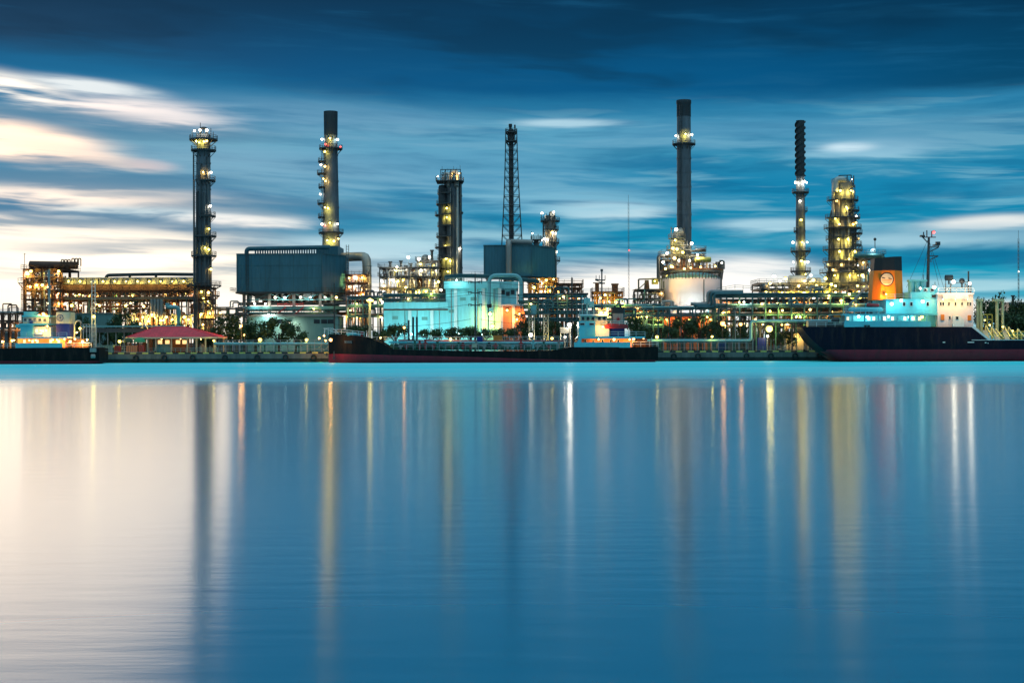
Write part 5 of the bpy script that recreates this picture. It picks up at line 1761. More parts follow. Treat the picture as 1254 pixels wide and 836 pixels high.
# gallery tier
b = MB(); pbox(b, 1035, 1148, 386, 400, Ys + 2.2, Ys + 15); b.build('deckhouse', 'ship_aqua', t)
b = MB(); pbox(b, 1032.5, 1148.4, 384, 386, Ys + .2, Ys + 16)
b.build('boat_deck', 'ship_aqua', t)
b = MB(); pbox(b, 1034, 1140, 393.2, 400.2, Ys + .05, Ys + .3); b.build('bulwark', 'ship_aqua', t)
b = MB()
for px in (1035, 1043, 1058, 1075, 1079, 1098, 1113, 1122, 1134): pbox(b, px, px + 1.8, 386, 393.4, Ys + .06, Ys + .28)
b.build('stanchion', 'ship_aqua', t)
win_row(t, (1038, 1064, 1070, 1083, 1093, 1108, 1118, 1126), 388, 392, Ys + 2.15, 3, 'lit_window')
for px, py, kd, pw in ((1051.5, 387.5, 'cool', 150), (1088, 387.5, 'cool', 180), (1129, 388, 'warm', 300), (1062, 388, 'aqua', 300), (1113, 388, 'aqua', 300)):
    lamp(t, P(px, py, Ys + 1.0), kd, pw, .32)
# upper tier
b = MB(); pbox(b, 1085, 1148, 366, 384, Ys + 1.5, Ys + 14); b.build('upper_house', 'ship_aqua', t)
b = MB(); pbox(b, 1115, 1148, 357.5, 366.2, Ys + 2.2, Ys + 13); b.build('bridge_house', 'ship_aqua', t)
win_row(t, (1107, 1116, 1136), 370, 374.5, Ys + 1.45, 2.8)
win_row(t, (1133.5, 1141.5), 353.5, 356.5, Ys + 2.9, 3.4)
b = MB(); pbox(b, 1127, 1148, 352, 357.6, Ys + 3, Ys + 12); b.build('monkey_island', 'ship_aqua', t)
for px, py, kd, pw in ((1103.5, 367.8, 'cool', 160), (1092, 372, 'aqua', 260), (1127, 353, 'white', 120), (1144, 351.5, 'white', 220), (1130, 369, 'aqua', 260)): lamp(t, P(px, py, Ys + .6), kd, pw, .36)
b = MB(); pbox(b, 1141.5, 1148, 361, 364, Ys + 1.9, Ys + 2.15); b.build('name_board', 'black', t)
# bridge block, its pink lamplight put into the paint colour
b = MB(); pbox(b, 1148.1, 1192, 360.5, 400.2, Ys + .9, Ys + 16); b.build('bridge_front', 'pink_lit_white', t)
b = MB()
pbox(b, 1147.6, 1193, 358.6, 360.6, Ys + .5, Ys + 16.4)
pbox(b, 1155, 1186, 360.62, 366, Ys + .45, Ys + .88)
b.build('bridge_wing', 'pink_lit_white', t)
win_row(t, (1152, 1155, 1162, 1170, 1178, 1185, 1188), 370, 374, Ys + .85, 1.8)
win_row(t, (1163, 1171), 387, 391, Ys + .85, 1.8)
b = MB(); pbox(b, 1152.5, 1156.5, 385, 392, Ys + .6, Ys + .89); b.build('door', 'orange_paint', t); b = MB(); pbox(b, 1185.5, 1189.5, 386, 392.5, Ys + .6, Ys + .89); b.build('door', 'orange_paint', t)
b = MB()
b.rail([P(1149, 358.6, Ys + .7), P(1193, 358.6, Ys + .7)], 1.1, .07)
b.rail([P(1086, 366, Ys + 1.6), P(1116, 366, Ys + 1.6)], 1.1, .07)
b.rail([P(1033, 384, Ys + .4), P(1085, 384, Ys + .4)], 1.1, .07)
b.rail([P(989, 400, Ys + 5.5), P(1000, 400, Ys + 2.3), P(1034, 400, Ys + .5)], 1.1, .07)
b.build('handrail', 'white_paint', t)
b = MB()
for px in (1158, 1164, 1182, 1189): b.bar(P(px, 359, Ys + 1.2), P(px, 347, Ys + 1.2), .2)
b.bar(P(1158, 352, Ys + 1.2), P(1189, 352, Ys + 1.2), .15); b.bar(P(1164, 347, Ys + 1.2), P(1186, 345, Ys + 1.2), .15)
b.bar(P(1158, 359, Ys + 1.2), P(1167, 347, Ys + 1.2), .12); b.bar(P(1189, 359, Ys + 1.2), P(1182, 347, Ys + 1.2), .12)
b.bar(P(1186, 358, Ys + 1.3), P(1186, 332, Ys + 1.3), .3)
b.build('lamp_gantry', 'dark_steel', t)
b = MB(); b.hcyl(P(1158, 340, Ys + 3), P(1166, 340, Ys + 3), .7, 10); b.bar(P(1162, 340, Ys + 3), P(1162, 348, Ys + 3), .3); b.build('radar', 'dark_steel', t, True); b = MB(); b.ball(P(1178, 344, Ys + 3), .7, 10, 6); b.bar(P(1178, 344, Ys + 3), P(1178, 352, Ys + 3), .3); b.build('radar', 'dark_steel', t, True)
for px, py in ((1167.5, 345), (1187.5, 347)): lamp(t, P(px, py, Ys - .2), 'white', 560, .42, True)
for px in (1155, 1170, 1185): lamp(t, P(px, 366.5, Ys - 2.2), 'warm', 700, .12)  # small warm floods added off the wall to tint the bridge front
# cabin on deck before the bridge
b = MB()
b.prism([(X(1167, 400, Ys), Z(1167, 400, Ys)), (X(1181, 400, Ys), Z(1181, 400, Ys)), (X(1181, 392, Ys), Z(1181, 392, Ys)), (X(1176, 386, Ys), Z(1176, 386, Ys)), (X(1167, 386, Ys), Z(1167, 386, Ys))], Ys + .1, Ys + .55)
b.build('deck_cabin', 'white_paint', t)
win_row(t, (1172,), 387.5, 391, Ys + .08, 3)
# funnel
Yf = Ys + 4.5
b = MB()
def fun(py):
    u = (py - 313) / (366 - 313)
    return 1073.3 - 3.6 * u, 1107.5 + 1.7 * u
def funring(py, slope=0):
    a, c = fun(py)
    xa, xc = X(a, py, Yf), X(c, py, Yf)
    y0_, y1_ = Yf, Yf + 7
    ch = 1.6
    pl = [(xa + ch, y0_), (xc - ch * 1.5, y0_), (xc, y0_ + ch * 1.5), (xc, y1_ - ch), (xc - ch, y1_), (xa + ch, y1_), (xa, y1_ - ch), (xa, y0_ + ch)]
    return [(x, y, Z((a + c) / 2, py, Yf) + slope * (x - xc) * .075) for x, y in pl]
b.use('funnel_orange')
r0, r1 = funring(367), funring(331)
b.add(r0 + r1, [(i, (i + 1) % 8, 8 + (i + 1) % 8, 8 + i) for i in range(8)])
b.build('funnel', None, t)
b = MB().use('black')
r1, r2 = funring(331), funring(313.3, 1)
c_ = [((x * .96 + sum(q[0] for q in r2) / 8 * .04), y, z) for x, y, z in r2]
b.add(r1 + r2, [(i, (i + 1) % 8, 8 + (i + 1) % 8, 8 + i) for i in range(8)] + [tuple(range(8, 16))])
b.build('funnel_top', None, t)
# emblem: dark ring, cream disc, two dark wing strokes and wavy lines
ec = P(1086, 342, Yf); er = M(8.6, Yf)
b = MB()
def disc(b, c, r, y, n=28, r_in=0):
    vo = [(c.x + r * math.cos(2 * PI * i / n), y, c.z + r * math.sin(2 * PI * i / n)) for i in range(n)]
    vi = [(c.x + r_in * math.cos(2 * PI * i / n), y, c.z + r_in * math.sin(2 * PI * i / n)) for i in range(n)]
    if r_in: b.add(vo + vi, [(i, (i + 1) % n, n + (i + 1) % n, n + i) for i in range(n)])
    else: b.add(vo, [tuple(range(n))])
b.use('black')
disc(b, ec, er, Yf - .03)
b.use('cream'); disc(b, ec, er * .86, Yf - .045)
b.use('black')
for x0_, x1_, z0_, z1_ in ((-.72, -.22, .18, .36), (.20, .74, .08, .26)): b.add([(ec.x + er * u, Yf - .06, ec.z + er * v) for u, v in ((x0_, z1_), (x1_, z0_ + .02), (x1_ - .06, z0_ - .08), (x0_ + .05, z0_))], [(0, 1, 2, 3)])
b.use('funnel_orange')
for v, w_ in ((-.12, .74), (-.32, .66), (-.52, .52)): b.add([(ec.x - er * w_, Yf - .06, ec.z + er * v), (ec.x + er * w_, Yf - .06, ec.z + er * v), (ec.x + er * w_, Yf - .06, ec.z + er * (v + .07)), (ec.x - er * w_, Yf - .06, ec.z + er * (v + .07))], [(0, 1, 2, 3)])
b.build('emblem', None, t)
lamp(t, P(1085, 360, Yf - 2.2), 'orange', 2600, .12, aim=(0, 1, .3))  # orange flood added to lift the dull funnel colour
# vents behind funnel, mast
b = MB()
for px in (1116, 1123, 1130): b.cyl(X(px, 360, Ys + 7), Ys + 7, Z(px, 372, Ys + 7), Z(px, 345, Ys + 7), .75, None, 12)
b.box(X(1112, 345, Ys + 7), X(1134, 345, Ys + 7), Ys + 6, Ys + 8, Z(1123, 345, Ys + 7) + .01, Z(1123, 342.5, Ys + 7))
b.build('vent_post', 'ship_aqua', t, True)
b = MB()
Ym = Ys + 8
b.tube([P(1136, 360, Ym), P(1137.5, 290, Ym)], M(2.2, Ym), 10, True, M(1.4, Ym))
for a, c in (((1129, 290.5), (1146, 290.5)), ((1138, 302.5), (1150, 302.5)), ((1138, 313.5), (1149, 313.5)), ((1137, 320), (1141, 320)), ((1131, 290), (1131, 284)), ((1135, 290), (1135, 282)), ((1141, 290), (1141, 283)), ((1149, 302), (1149, 296)), ((1130, 290.5), (1136, 297)), ((1149, 303), (1139, 308)), ((1148, 314), (1139, 318))):
    b.bar(P(*a, Ym), P(*c, Ym), .22)
b.box(X(1127, 288, Ym), X(1132, 288, Ym), Ym - .6, Ym + .6, Z(1130, 290, Ym), Z(1130, 288, Ym))
b.box(X(1143, 300, Ym), X(1150, 300, Ym), Ym - .8, Ym + .8, Z(1146, 301, Ym), Z(1146, 299.5, Ym))
b.box(X(1146, 298, Ym), X(1151, 298, Ym), Ym - .4, Ym + .4, Z(1148, 300, Ym), Z(1148, 296, Ym))
b.build('mast', 'dark_steel', t)
lamp(t, P(1143.5, 284.5, Ym - .5), 'red', 60, .35)
b = MB()
for a, c in (((1137, 292), (1110, 352)), ((1137, 292), (1157, 356)), ((1139, 303), (1150, 350)), ((1137, 300), (1127, 352))): b.bar(P(*a, Ym), P(*c, Ym), .06)
for px, top in ((1131, 336), (1145, 345), (1158, 337), (1126, 345)): b.bar(P(px, 356, Ym), P(px, top, Ym), .1)
b.build('rigging', 'wire', t)
# aft deck gear: boom, lifeboat, winch
b = MB(); b.bar(P(1036, 378, Ys + 4), P(1062, 349, Ys + 4), .45); b.bar(P(1036, 384, Ys + 4), P(1036, 374, Ys + 4), .6); b.bar(P(1039, 384, Ys + 4), P(1045, 366, Ys + 4), .2); b.build('crane_boom', 'pale_steel', t)
b = MB(); b.hcyl(P(1042, 379, Ys + 2.2), P(1078, 379, Ys + 2.2), M(3., Ys), 12, 1.2); b.build('lifeboat', 'ship_aqua', t, True)
b = MB(); b.hcyl(P(1063, 373.5, Ys + 2.4), P(1075, 374, Ys + 2.4), M(2.2, Ys), 10, .8); b.build('boat_cover', 'red_paint', t, True)
b = MB()
for px in (1046, 1060, 1076): b.bar(P(px, 384, Ys + 2), P(px, 378, Ys + 1.8), .25); b.bar(P(px, 376, Ys + 4.5), P(px, 372, Ys + 3), .25); b.bar(P(px, 384, Ys + 4.5), P(px, 374, Ys + 4.5), .25)
b.build('davit', 'ship_aqua', t)
b = MB(); b.hcyl(P(1019, 392, Ys + 3), P(1027, 392, Ys + 3), M(3.4, Ys), 12); pbox(b, 1016, 1033, 396, 400.3, Ys + 2, Ys + 5); pbox(b, 1017, 1021, 386, 390, Ys + 3, Ys + 4); b.build('winch', 'dark_steel', t, True)
b = MB(); pbox(b, 1020, 1030, 385.5, 388.5, Ys + 3, Ys + 4); b.build('winch_cover', 'orange_paint', t)
b = MB(); pbox(b, 990, 1014, 392.5, 399.8, Ys + 7, Ys + 9.5); b.build('stern_locker', 'clad_grey', t)
b = MB()
for px in (1060, 1064): pbox(b, px - 1.4, px + 1.4, 398, 401, Ys - .25, Ys + .1)
b.build('fairlead', 'black', t)
# foredeck gear: buff posts, pipes and frames
for px in (1201, 1221):
    b = MB()
    for dx in (0, 7 if px > 1210 else -4):
        b.cyl(X(px + dx, 400, Ys + 8), Ys + 8, Z(px, 416, Ys + 8), Z(px, 368, Ys + 8), M(2 if dx == 0 else 1.6, Ys + 8), None, 12)
    pbox(b, px - 3, px + 9 if px > 1210 else px + 3, 366, 369, Ys + 7, Ys + 9)
    b.build('king_post', 'buff', t, True)
b = MB()
for i, px in enumerate((1207, 1214, 1219, 1229, 1235, 1246)):
    b.elbow([P(px, 415, Ys + 5), P(px, 398 + i % 3 * 2, Ys + 5), P(px + 8, 412, Ys + 3), P(px + 12, 415, Ys + 3)], .15, 8)
b.build('manifold', 'buff', t, True)
b = MB()
for px in (1203, 1209, 1215): b.bar(P(px, 415, Ys + 9), P(px, 385, Ys + 9), .2)
for py in (385, 391, 397): b.bar(P(1203, py, Ys + 9), P(1215, py, Ys + 9), .2)
b.rail([P(1206, 415, Ys + .4), P(1260, 415, Ys + .4)], 1.1, .08)
for px in range(1206, 1400, 9): b.bar(P(px, 406, Ys + 6), P(px, 416, Ys + 6), .2)
b.bar(P(1205, 406, Ys + 6), P(1400, 406, Ys + 6), .2); b.bar(P(1205, 410, Ys + 6), P(1400, 410, Ys + 6), .25)
b.rail([P(1260, 415, Ys + .4), P(1400, 415, Ys + .4)], 1.1, .08, 3)
b.build('deck_frame', 'yellow_paint', t)
for i in range(3):
    b = MB(); y = Ys + 7 + i * 1.3; b.tube([P(1214, 409 + i, y), P(1420, 409 + i, y)], .3, 8); b.build('cargo_pipe', 'green_deck', t, True)
b = MB()
for i, px in enumerate((1207, 1219, 1231)):
    b.add([P(px, 416, Ys + 2), P(px + 6, 416, Ys + 2), P(px + 2, 404, Ys + 5), P(px - 4, 404, Ys + 5), P(px, 416, Ys + 2.2), P(px + 6, 416, Ys + 2.2), P(px + 2, 404, Ys + 5.2), P(px - 4, 404, Ys + 5.2)], [(0, 1, 2, 3), (7, 6, 5, 4), (0, 4, 5, 1), (1, 5, 6, 2), (2, 6, 7, 3), (3, 7, 4, 0)])
b.build('stair_ramp', 'pale_steel', t)
for px, py in ((1212, 398), (1228, 400), (1206, 392), (1240, 405)): lamp(t, P(px, py, Ys + 3), 'yellow', 160, .2)
b = MB()
for px, py, w_ in ((1156, 419, 3), (1189, 419, 8), (1207, 419.5, 2), (1210, 420, 1)): pbox(b, px - w_ / 2, px + w_ / 2, py - .6, py + .6, Ys - .04, Ys + .02)
b.build('hull_mark', 'white_paint', t)

# ---------------------------------------------------------------- small tanker in the middle
Yk = 338.
t = thing('coastal_tanker', 'small black coastal tanker with aqua-white wheelhouse and grey funnel marked with a red star', 'ship', (X(600, 440, Yk), Yk + 6, 0))
pts = [(398, .02, 444, 409, 434), (403, .10, 446, 409, 433.5), (412, .34, 447, 409.5, 433.5), (425, .58, 448, 410, 433.6), (440, .78, 448, 411.2, 434), (455, .92, 448, 415.5, 434), (468, .98, 448, 420.5, 434.4), (480, 1, 448, 427.5, 434.8), (520, 1, 448, 428.8, 435.6), (580, 1, 448, 430, 437), (640, 1, 448, 430.5, 439), (678, 1, 448, 429.5, 440), (690, 1, 448, 426.5, 440.3), (698, 1, 448, 425, 440.5), (740, 1, 448, 425, 440.6), (780, .95, 447, 425, 440.7), (800, .85, 445, 424.6, 440.8), (807, .7, 441, 424.4, 440.9)]
loft_hull(t, [(X(px, zt, Yk), hb, Z(px, zb, Yk), Z(px, zt, Yk), Z(px, zr, Yk)) for px, hb, zb, zt, zr in pts], Yk, 13, 0, 'hull', 'hull_black')
b = MB()
b.add([P(449, 413.2, Yk + 1.2), P(680, 413, Yk + 2)][:0], [])
pbox(b, 478, 700, 427, 428.4, Yk + 1.2, Yk + 12); b.build('cargo_deck', 'green_deck', t)
b = MB(); pbox(b, 478, 690, 421.5, 427, Yk + 5.6, Yk + 6); b.build('trunk_side', 'green_deck', t)
b = MB()
for px in range(482, 690, 8): b.bar(P(px, 429, Yk + .4), P(px, 421.5, Yk + .4), .14)
for py in (421.5, 424.3): b.bar(P(478, py, Yk + .4), P(690, py + .5, Yk + .4), .1)
b.build('handrail', 'pale_steel', t)
for i, (py, y, r, m_) in enumerate(((419.5, 4.2, .32, 'aqua_pipe'), (421, 5.0, .25, 'teal_steel'), (418, 7.0, .3, 'red_paint'), (422.5, 3.4, .22, 'pale_steel'))):
    b = MB(); b.tube([P(488, py - .4, Yk + y), P(690 - 20 * (i % 2), py + .6, Yk + y)], r, 8); b.build('cargo_pipe', m_, t, True)
b = MB()
for px in range(486, 700, 11): b.bar(P(px, 412.5, Yk + 6.2), P(px, 424, Yk + 6.2), .14)
for py in (412.5, 415.5): b.bar(P(470, py, Yk + 6.2), P(700, py + 1, Yk + 6.2), .13)
b.build('catwalk', 'pale_steel', t)
R3 = random.Random(4)
for i in range(26):
    px = 492 + i * 7.6 + R3.uniform(-2, 2)
    b = MB()
    x, z = X(px, 424, Yk + 4), Z(px, 427, Yk + 4)
    h = R3.uniform(.8, 2.2)
    R3.random()
    b.cyl(x, Yk + 3, z, z + h, .3, .24, 9)
    b.hcyl((x - .5, Yk + 3, z + h * .6), (x + .5, Yk + 3, z + h * .6), .2, 8)
    b.lathe([(.38, z + h), (.42, z + h + .1), (0, z + h + .2)], x, Yk + 3, 9)
    b.build('valve', R3.choice(('aqua_pipe', 'pale_steel', 'red_paint', 'dark_steel', 'green_deck')), t, True)
b = MB(); pbox(b, 476, 498, 417.5, 420, Yk + 3, Yk + 7); pbox(b, 505, 545, 418.5, 420, Yk + 3, Yk + 7); b.build('tank_hatch', 'ship_aqua', t)
b = MB(); pbox(b, 604, 615, 410.6, 416.6, Yk + 4, Yk + 6); b.build('gear_box', 'orange_paint', t)
b = MB(); pbox(b, 584, 591, 412, 420, Yk + 4, Yk + 6); b.build('pump_box', 'blue_paint', t)
b = MB(); pbox(b, 578, 584, 421, 425.5, Yk + 2.6, Yk + 4); b.build('vent_box', 'cream', t)
for px, top in ((500.5, 392), (506, 388), (510.5, 388)):
    b = MB(); b.cyl(X(px, 410, Yk + 6), Yk + 6, Z(px, 424, Yk + 6), Z(px, top, Yk + 6), .24, None, 9); b.build('vent_post', 'dark_steel', t, True)
# forecastle
b = MB()
b.rail([P(405, 409, Yk + 5), P(418, 409, Yk + 3), P(446, 412, Yk + 1.4)], 1.1, .1, 1.4)
b.bar(P(397, 410, Yk + 6), P(398, 402, Yk + 6), .2); b.bar(P(398, 402, Yk + 6), P(420, 411, Yk + 6), .14); b.bar(P(396, 402, Yk + 6), P(408, 402, Yk + 6), .14); b.bar(P(402, 401, Yk + 6), P(402, 410, Yk + 6), .14); b.bar(P(408, 402, Yk + 6), P(418, 411, Yk + 6), .14)
b.build('bow_rail', 'white_paint', t)
b = MB(); pbox(b, 424, 432, 407, 411, Yk + 4, Yk + 6); pbox(b, 434, 441, 408, 411.6, Yk + 4, Yk + 6); b.hcyl(P(426, 409, Yk + 3), P(436, 409.4, Yk + 3), .5, 10); b.build('windlass', 'ship_aqua', t)
b = MB(); b.elbow([P(443, 412, Yk + 3), P(443, 407, Yk + 3), P(445, 407, Yk + 3)], .3, 8); b.build('mushroom_vent', 'red_paint', t, True)
b = MB(); pbox(b, 399, 400.4, 432, 436, Yk + 5, Yk + 6.2); b.bar(P(409, 430, Yk + 3.9), P(409, 440, Yk + 4.1), .25); b.bar(P(407.5, 438, Yk + 3.9), P(410.5, 438, Yk + 3.9), .2); b.build('anchor', 'dark_steel', t)
# bow lettering and draught marks, as small raised plates
b = MB()
for i, px in enumerate((422, 424.3, 426.6, 429)):
    yy = Yk + 6.5 - 6.5 * (.54 + .012 * (px - 422) * 2.2) - .55
    for u, v in ((0, 0), (1.1, 0)): b.bar(P(px + u, 417, yy), P(px + u + .5, 420.2, yy), .09)
    b.bar(P(px, 418.6, yy), P(px + 1.4, 418.8, yy), .12)
b.build('bow_lettering', 'clad_grey', t)
# superstructure
b = MB(); pbox(b, 706, 774, 414.5, 425.4, Yk + 2.6, Yk + 11); b.build('deckhouse', 'orange_wall', t)
b = MB(); pbox(b, 703, 772, 419, 425.6, Yk + .15, Yk + .4)
b.add([P(703, 425, Yk + .1), P(709, 414, Yk + .1), P(712, 414, Yk + .1), P(712, 425, Yk + .1), P(703, 425, Yk + .35), P(709, 414, Yk + .35), P(712, 414, Yk + .35), P(712, 425, Yk + .35)], [(0, 1, 2, 3), (7, 6, 5, 4), (0, 4, 5, 1), (1, 5, 6, 2), (2, 6, 7, 3), (3, 7, 4, 0)])
b.build('bulwark', 'ship_aqua', t)
b = MB(); pbox(b, 708, 790, 411.8, 414.4, Yk + .3, Yk + 12.4); b.build('boat_deck', 'ship_aqua', t)
b = MB(); pbox(b, 709, 729, 393, 411.9, Yk + 1.2, Yk + 10); b.build('wheelhouse', 'ship_aqua', t)
b = MB(); pbox(b, 729.1, 746, 398, 411.9, Yk + 2, Yk + 10); b.build('cabin', 'white_paint', t)
b = MB(); pbox(b, 710, 745, 384.5, 386.5, Yk + .9, Yk + 10.4); b.build('wheelhouse_roof', 'white_paint', t)
b = MB(); pbox(b, 711, 743.5, 386.6, 397.9, Yk + 2.2, Yk + 9.6); b.build('bridge', 'cream', t)
win_row(t, (714, 720, 726, 734, 740), 388, 392, Yk + 2.15, 3.6, 'glass_dark')
win_row(t, (713, 724.5), 395.5, 398, Yk + 1.15, 5.5, 'glass_dark')
win_row(t, (717, 727, 738, 748, 757), 416, 419, Yk + 2.55, 2., 'glass_dark')
b = MB(); b.rail([P(710, 384.5, Yk + 1), P(745, 384.5, Yk + 1)], .9, .07); b.rail([P(729, 398, Yk + 1), P(768, 398, Yk + 1)], 1., .07); b.rail([P(746, 411.8, Yk + .5), P(790, 411.8, Yk + .5)], 1.1, .08); b.rail([P(774, 424.6, Yk + .5), P(806, 424.4, Yk + 2)], 1.2, .1); b.build('rail', 'white_paint', t)
b = MB(); pbox(b, 741, 769, 397.5, 402, Yk + 1.6, Yk + 9); b.add([P(739, 399, Yk + 1.5), P(746, 396, Yk + 1.5), P(769, 397.4, Yk + 1.5), P(769, 400, Yk + 1.5), P(739, 399, Yk + 9), P(746, 396, Yk + 9), P(769, 397.4, Yk + 9), P(769, 400, Yk + 9)], [(0, 1, 2, 3), (7, 6, 5, 4), (0, 4, 5, 1), (1, 5, 6, 2), (2, 6, 7, 3), (3, 7, 4, 0)]); b.build('canopy', 'red_paint', t)
b = MB(); pbox(b, 748, 765, 402.1, 411.9, Yk + 3, Yk + 8.6); b.build('engine_casing', 'blue_paint', t)
b = MB()
b.prism([(X(750.5, 398, Yk + 4), Z(750, 398, Yk + 4)), (X(763.5, 398, Yk + 4), Z(763, 398, Yk + 4)), (X(763, 383.5, Yk + 4), Z(763, 383.5, Yk + 4)), (X(751, 383.5, Yk + 4), Z(751, 383.5, Yk + 4))], Yk + 4, Yk + 8); b.build('funnel', 'pale_steel', t)
b = MB(); pbox(b, 750, 764, 376, 383.4, Yk + 3.8, Yk + 8.2); pbox(b, 752, 754, 374, 376.1, Yk + 5, Yk + 6); pbox(b, 759, 761, 373.5, 376.1, Yk + 5, Yk + 6); b.build('funnel_top', 'black', t)
b = MB()
c = P(757, 390.6, Yk + 3.96)
r = M(3.3, Yk)
for i in range(5):
    a = PI / 2 + 2 * PI * i / 5
    p1 = (c.x + r * math.cos(a), c.y, c.z + r * math.sin(a))
    b.add([(c.x + r * .34 * math.cos(a - .9), c.y, c.z + r * .34 * math.sin(a - .9)), p1, (c.x + r * .34 * math.cos(a + .9), c.y, c.z + r * .34 * math.sin(a + .9)), (c.x, c.y, c.z)], [(0, 1, 2, 3)])
b.build('funnel_star', 'red_paint', t)
b = MB(); b.bar(P(737, 385, Yk + 6), P(737, 331, Yk + 6), .32); b.bar(P(729, 343, Yk + 6), P(741, 343, Yk + 6), .3); b.bar(P(729, 343, Yk + 6), P(737, 346, Yk + 6), .15)
for px in (730, 734, 741): b.bar(P(px, 343, Yk + 6), P(px, 337, Yk + 6), .14)
pbox(b, 729, 733, 341.5, 342.8, Yk + 5.5, Yk + 6.5); pbox(b, 735.5, 738.5, 329.5, 332, Yk + 5.6, Yk + 6.4); pbox(b, 733, 741, 346, 347.5, Yk + 5.4, Yk + 6.4); b.build('radar_mast', 'dark_steel', t)
b = MB(); b.cyl(X(719, 372, Yk + 5), Yk + 5, Z(719, 385, Yk + 5), Z(719, 364, Yk + 5), .22, None, 8); pbox(b, 715, 723, 365, 372, Yk + 4.4, Yk + 5.4); pbox(b, 721, 727, 369, 376, Yk + 4.6, Yk + 5.6); b.bar(P(713, 385, Yk + 5), P(713, 362, Yk + 5), .16); b.bar(P(727, 385, Yk + 5), P(727, 366, Yk + 5), .16); b.build('signal_frame', 'aqua_pipe', t)
for px, py, kd, pw in ((733, 415.5, 'orange', 700), (752, 415.5, 'orange', 700), (771, 415.5, 'orange', 600), (776, 415, 'orange', 600), (788, 414, 'orange', 300), (738, 400, 'orange', 600), (736, 382.5, 'warm', 500), (742, 382.8, 'warm', 300)):
    lamp(t, P(px, py, Yk + 1.2), kd, pw, .3)
b = MB()
for px in (776, 782, 789, 797): b.bar(P(px, 424, Yk + 4), P(px, 416, Yk + 4), .25)
pbox(b, 778, 796, 418, 424.8, Yk + 5, Yk + 8); b.hcyl(P(780, 417, Yk + 4), P(792, 417, Yk + 4), .5, 8); b.build('mooring_winch', 'rust_steel', t)
lamp(t, P(405, 416, Yk + 2.0), 'orange', 700, .5, True)
for px, py in ((397, 411), (391, 414), (399, 417)): lamp(t, P(px, py, Yk + 9), 'orange', 700, .3)
for px, py in ((466, 413.5), (552, 415), (612, 420)): lamp(t, P(px, py, Yk + 5), 'warm', 500, .24)

# ---------------------------------------------------------------- small ship on the left
Yl = 336.
t = thing('supply_ship', 'small black-hulled ship with aqua deckhouse and blue and white funnel at the left edge', 'ship', (X(50, 440, Yl), Yl + 5, 0))
pts = [(-120, .1, 446, 424, 441), (-95, .6, 448, 425, 441.5), (-60, 1, 449, 426.6, 442), (0, 1, 449, 426.8, 442), (20, 1, 449, 426, 442), (60, 1, 449, 425.6, 442), (105, .96, 448, 425.4, 442), (112, .86, 446, 425.6, 442), (119, .7, 443, 427, 442.2)]
loft_hull(t, [(X(px, zt, Yl), hb, Z(px, zb, Yl), Z(px, zt, Yl), Z(px, zr, Yl)) for px, hb, zb, zt, zr in pts], Yl, 11, 0, 'hull', 'hull_black')
b = MB(); pbox(b, 19, 76, 420, 426.2, Yl + .1, Yl + .35); b.build('bulwark', 'ship_aqua', t)
b = MB(); pbox(b, 22, 80, 414.5, 426, Yl + 2.4, Yl + 9); b.build('deckhouse', 'orange_wall', t)
b = MB(); pbox(b, 21, 82, 412.2, 414.4, Yl + .3, Yl + 10); b.build('boat_deck', 'white_paint', t)
b = MB(); pbox(b, 25, 40, 398, 412.1, Yl + 1.6, Yl + 9); b.build('fore_house', 'ship_aqua', t)
b = MB(); pbox(b, 40.1, 62, 400, 412.1, Yl + 2.2, Yl + 9); b.build('cabin', 'white_paint', t)
b = MB(); pbox(b, 24, 60, 396, 398, Yl + 1.2, Yl + 9.4); pbox(b, 19, 25, 397, 401, Yl + 2, Yl + 5); b.build('bridge_deck', 'ship_aqua', t)
b = MB(); pbox(b, 28, 60, 388, 396, Yl + 2.4, Yl + 8.6); b.build('wheelhouse', 'cream', t)
b = MB(); pbox(b, 27, 61, 386, 388, Yl + 2, Yl + 9); pbox(b, 29, 42, 381.5, 386.1, Yl + 3, Yl + 6); b.build('wheelhouse_roof', 'ship_aqua', t)
win_row(t, (31, 37, 43, 49, 55), 389.5, 393.5, Yl + 2.35, 3.6)
win_row(t, (45, 52), 403, 407, Yl + 2.15, 3, 'lit_window')
win_row(t, (30, 40, 46, 62, 72), 416, 419.4, Yl + 2.35, 2.6, 'lit_window')
b = MB(); pbox(b, 36, 40, 392, 399, Yl + 2.1, Yl + 2.3); b.build('side_board', 'blue_paint', t)
b = MB(); b.rail([P(24, 396, Yl + 1.3), P(62, 396, Yl + 1.3)], 1., .07); b.rail([P(22, 412.2, Yl + .4), P(82, 412.2, Yl + .4)], 1., .07); b.rail([P(80, 425.6, Yl + .5), P(112, 425.6, Yl + 1)], 1.1, .09); b.rail([P(-60, 426.6, Yl + .5), P(19, 426, Yl + .5)], 1.1, .09); b.build('rail', 'white_paint', t)
b = MB(); pbox(b, 69, 85, 382, 396.2, Yl + 3, Yl + 7.5); b.build('funnel', 'cream', t)
b = MB(); pbox(b, 68.8, 85.2, 396.3, 412.1, Yl + 2.95, Yl + 7.6); b.build('funnel_band', 'blue_paint', t)
b = MB(); pbox(b, 69.5, 84.5, 380, 381.9, Yl + 3.2, Yl + 7.3); pbox(b, 72, 75, 377, 380.1, Yl + 4, Yl + 5.5); b.build('funnel_cap', 'black', t)
b = MB()
c = P(73.5, 389, Yl + 2.97)
disc(b, c, M(4.2, Yl), Yl + 2.97, 24, M(3.4, Yl))
for i in range(4):
    a = PI / 4 * i
    dxx, dzz = math.cos(a) * M(3.3, Yl), math.sin(a) * M(3.3, Yl)
    b.bar((c.x - dxx, Yl + 2.98, c.z - dzz), (c.x + dxx, Yl + 2.98, c.z + dzz), .1, .04)
b.build('funnel_emblem', 'blue_paint', t)
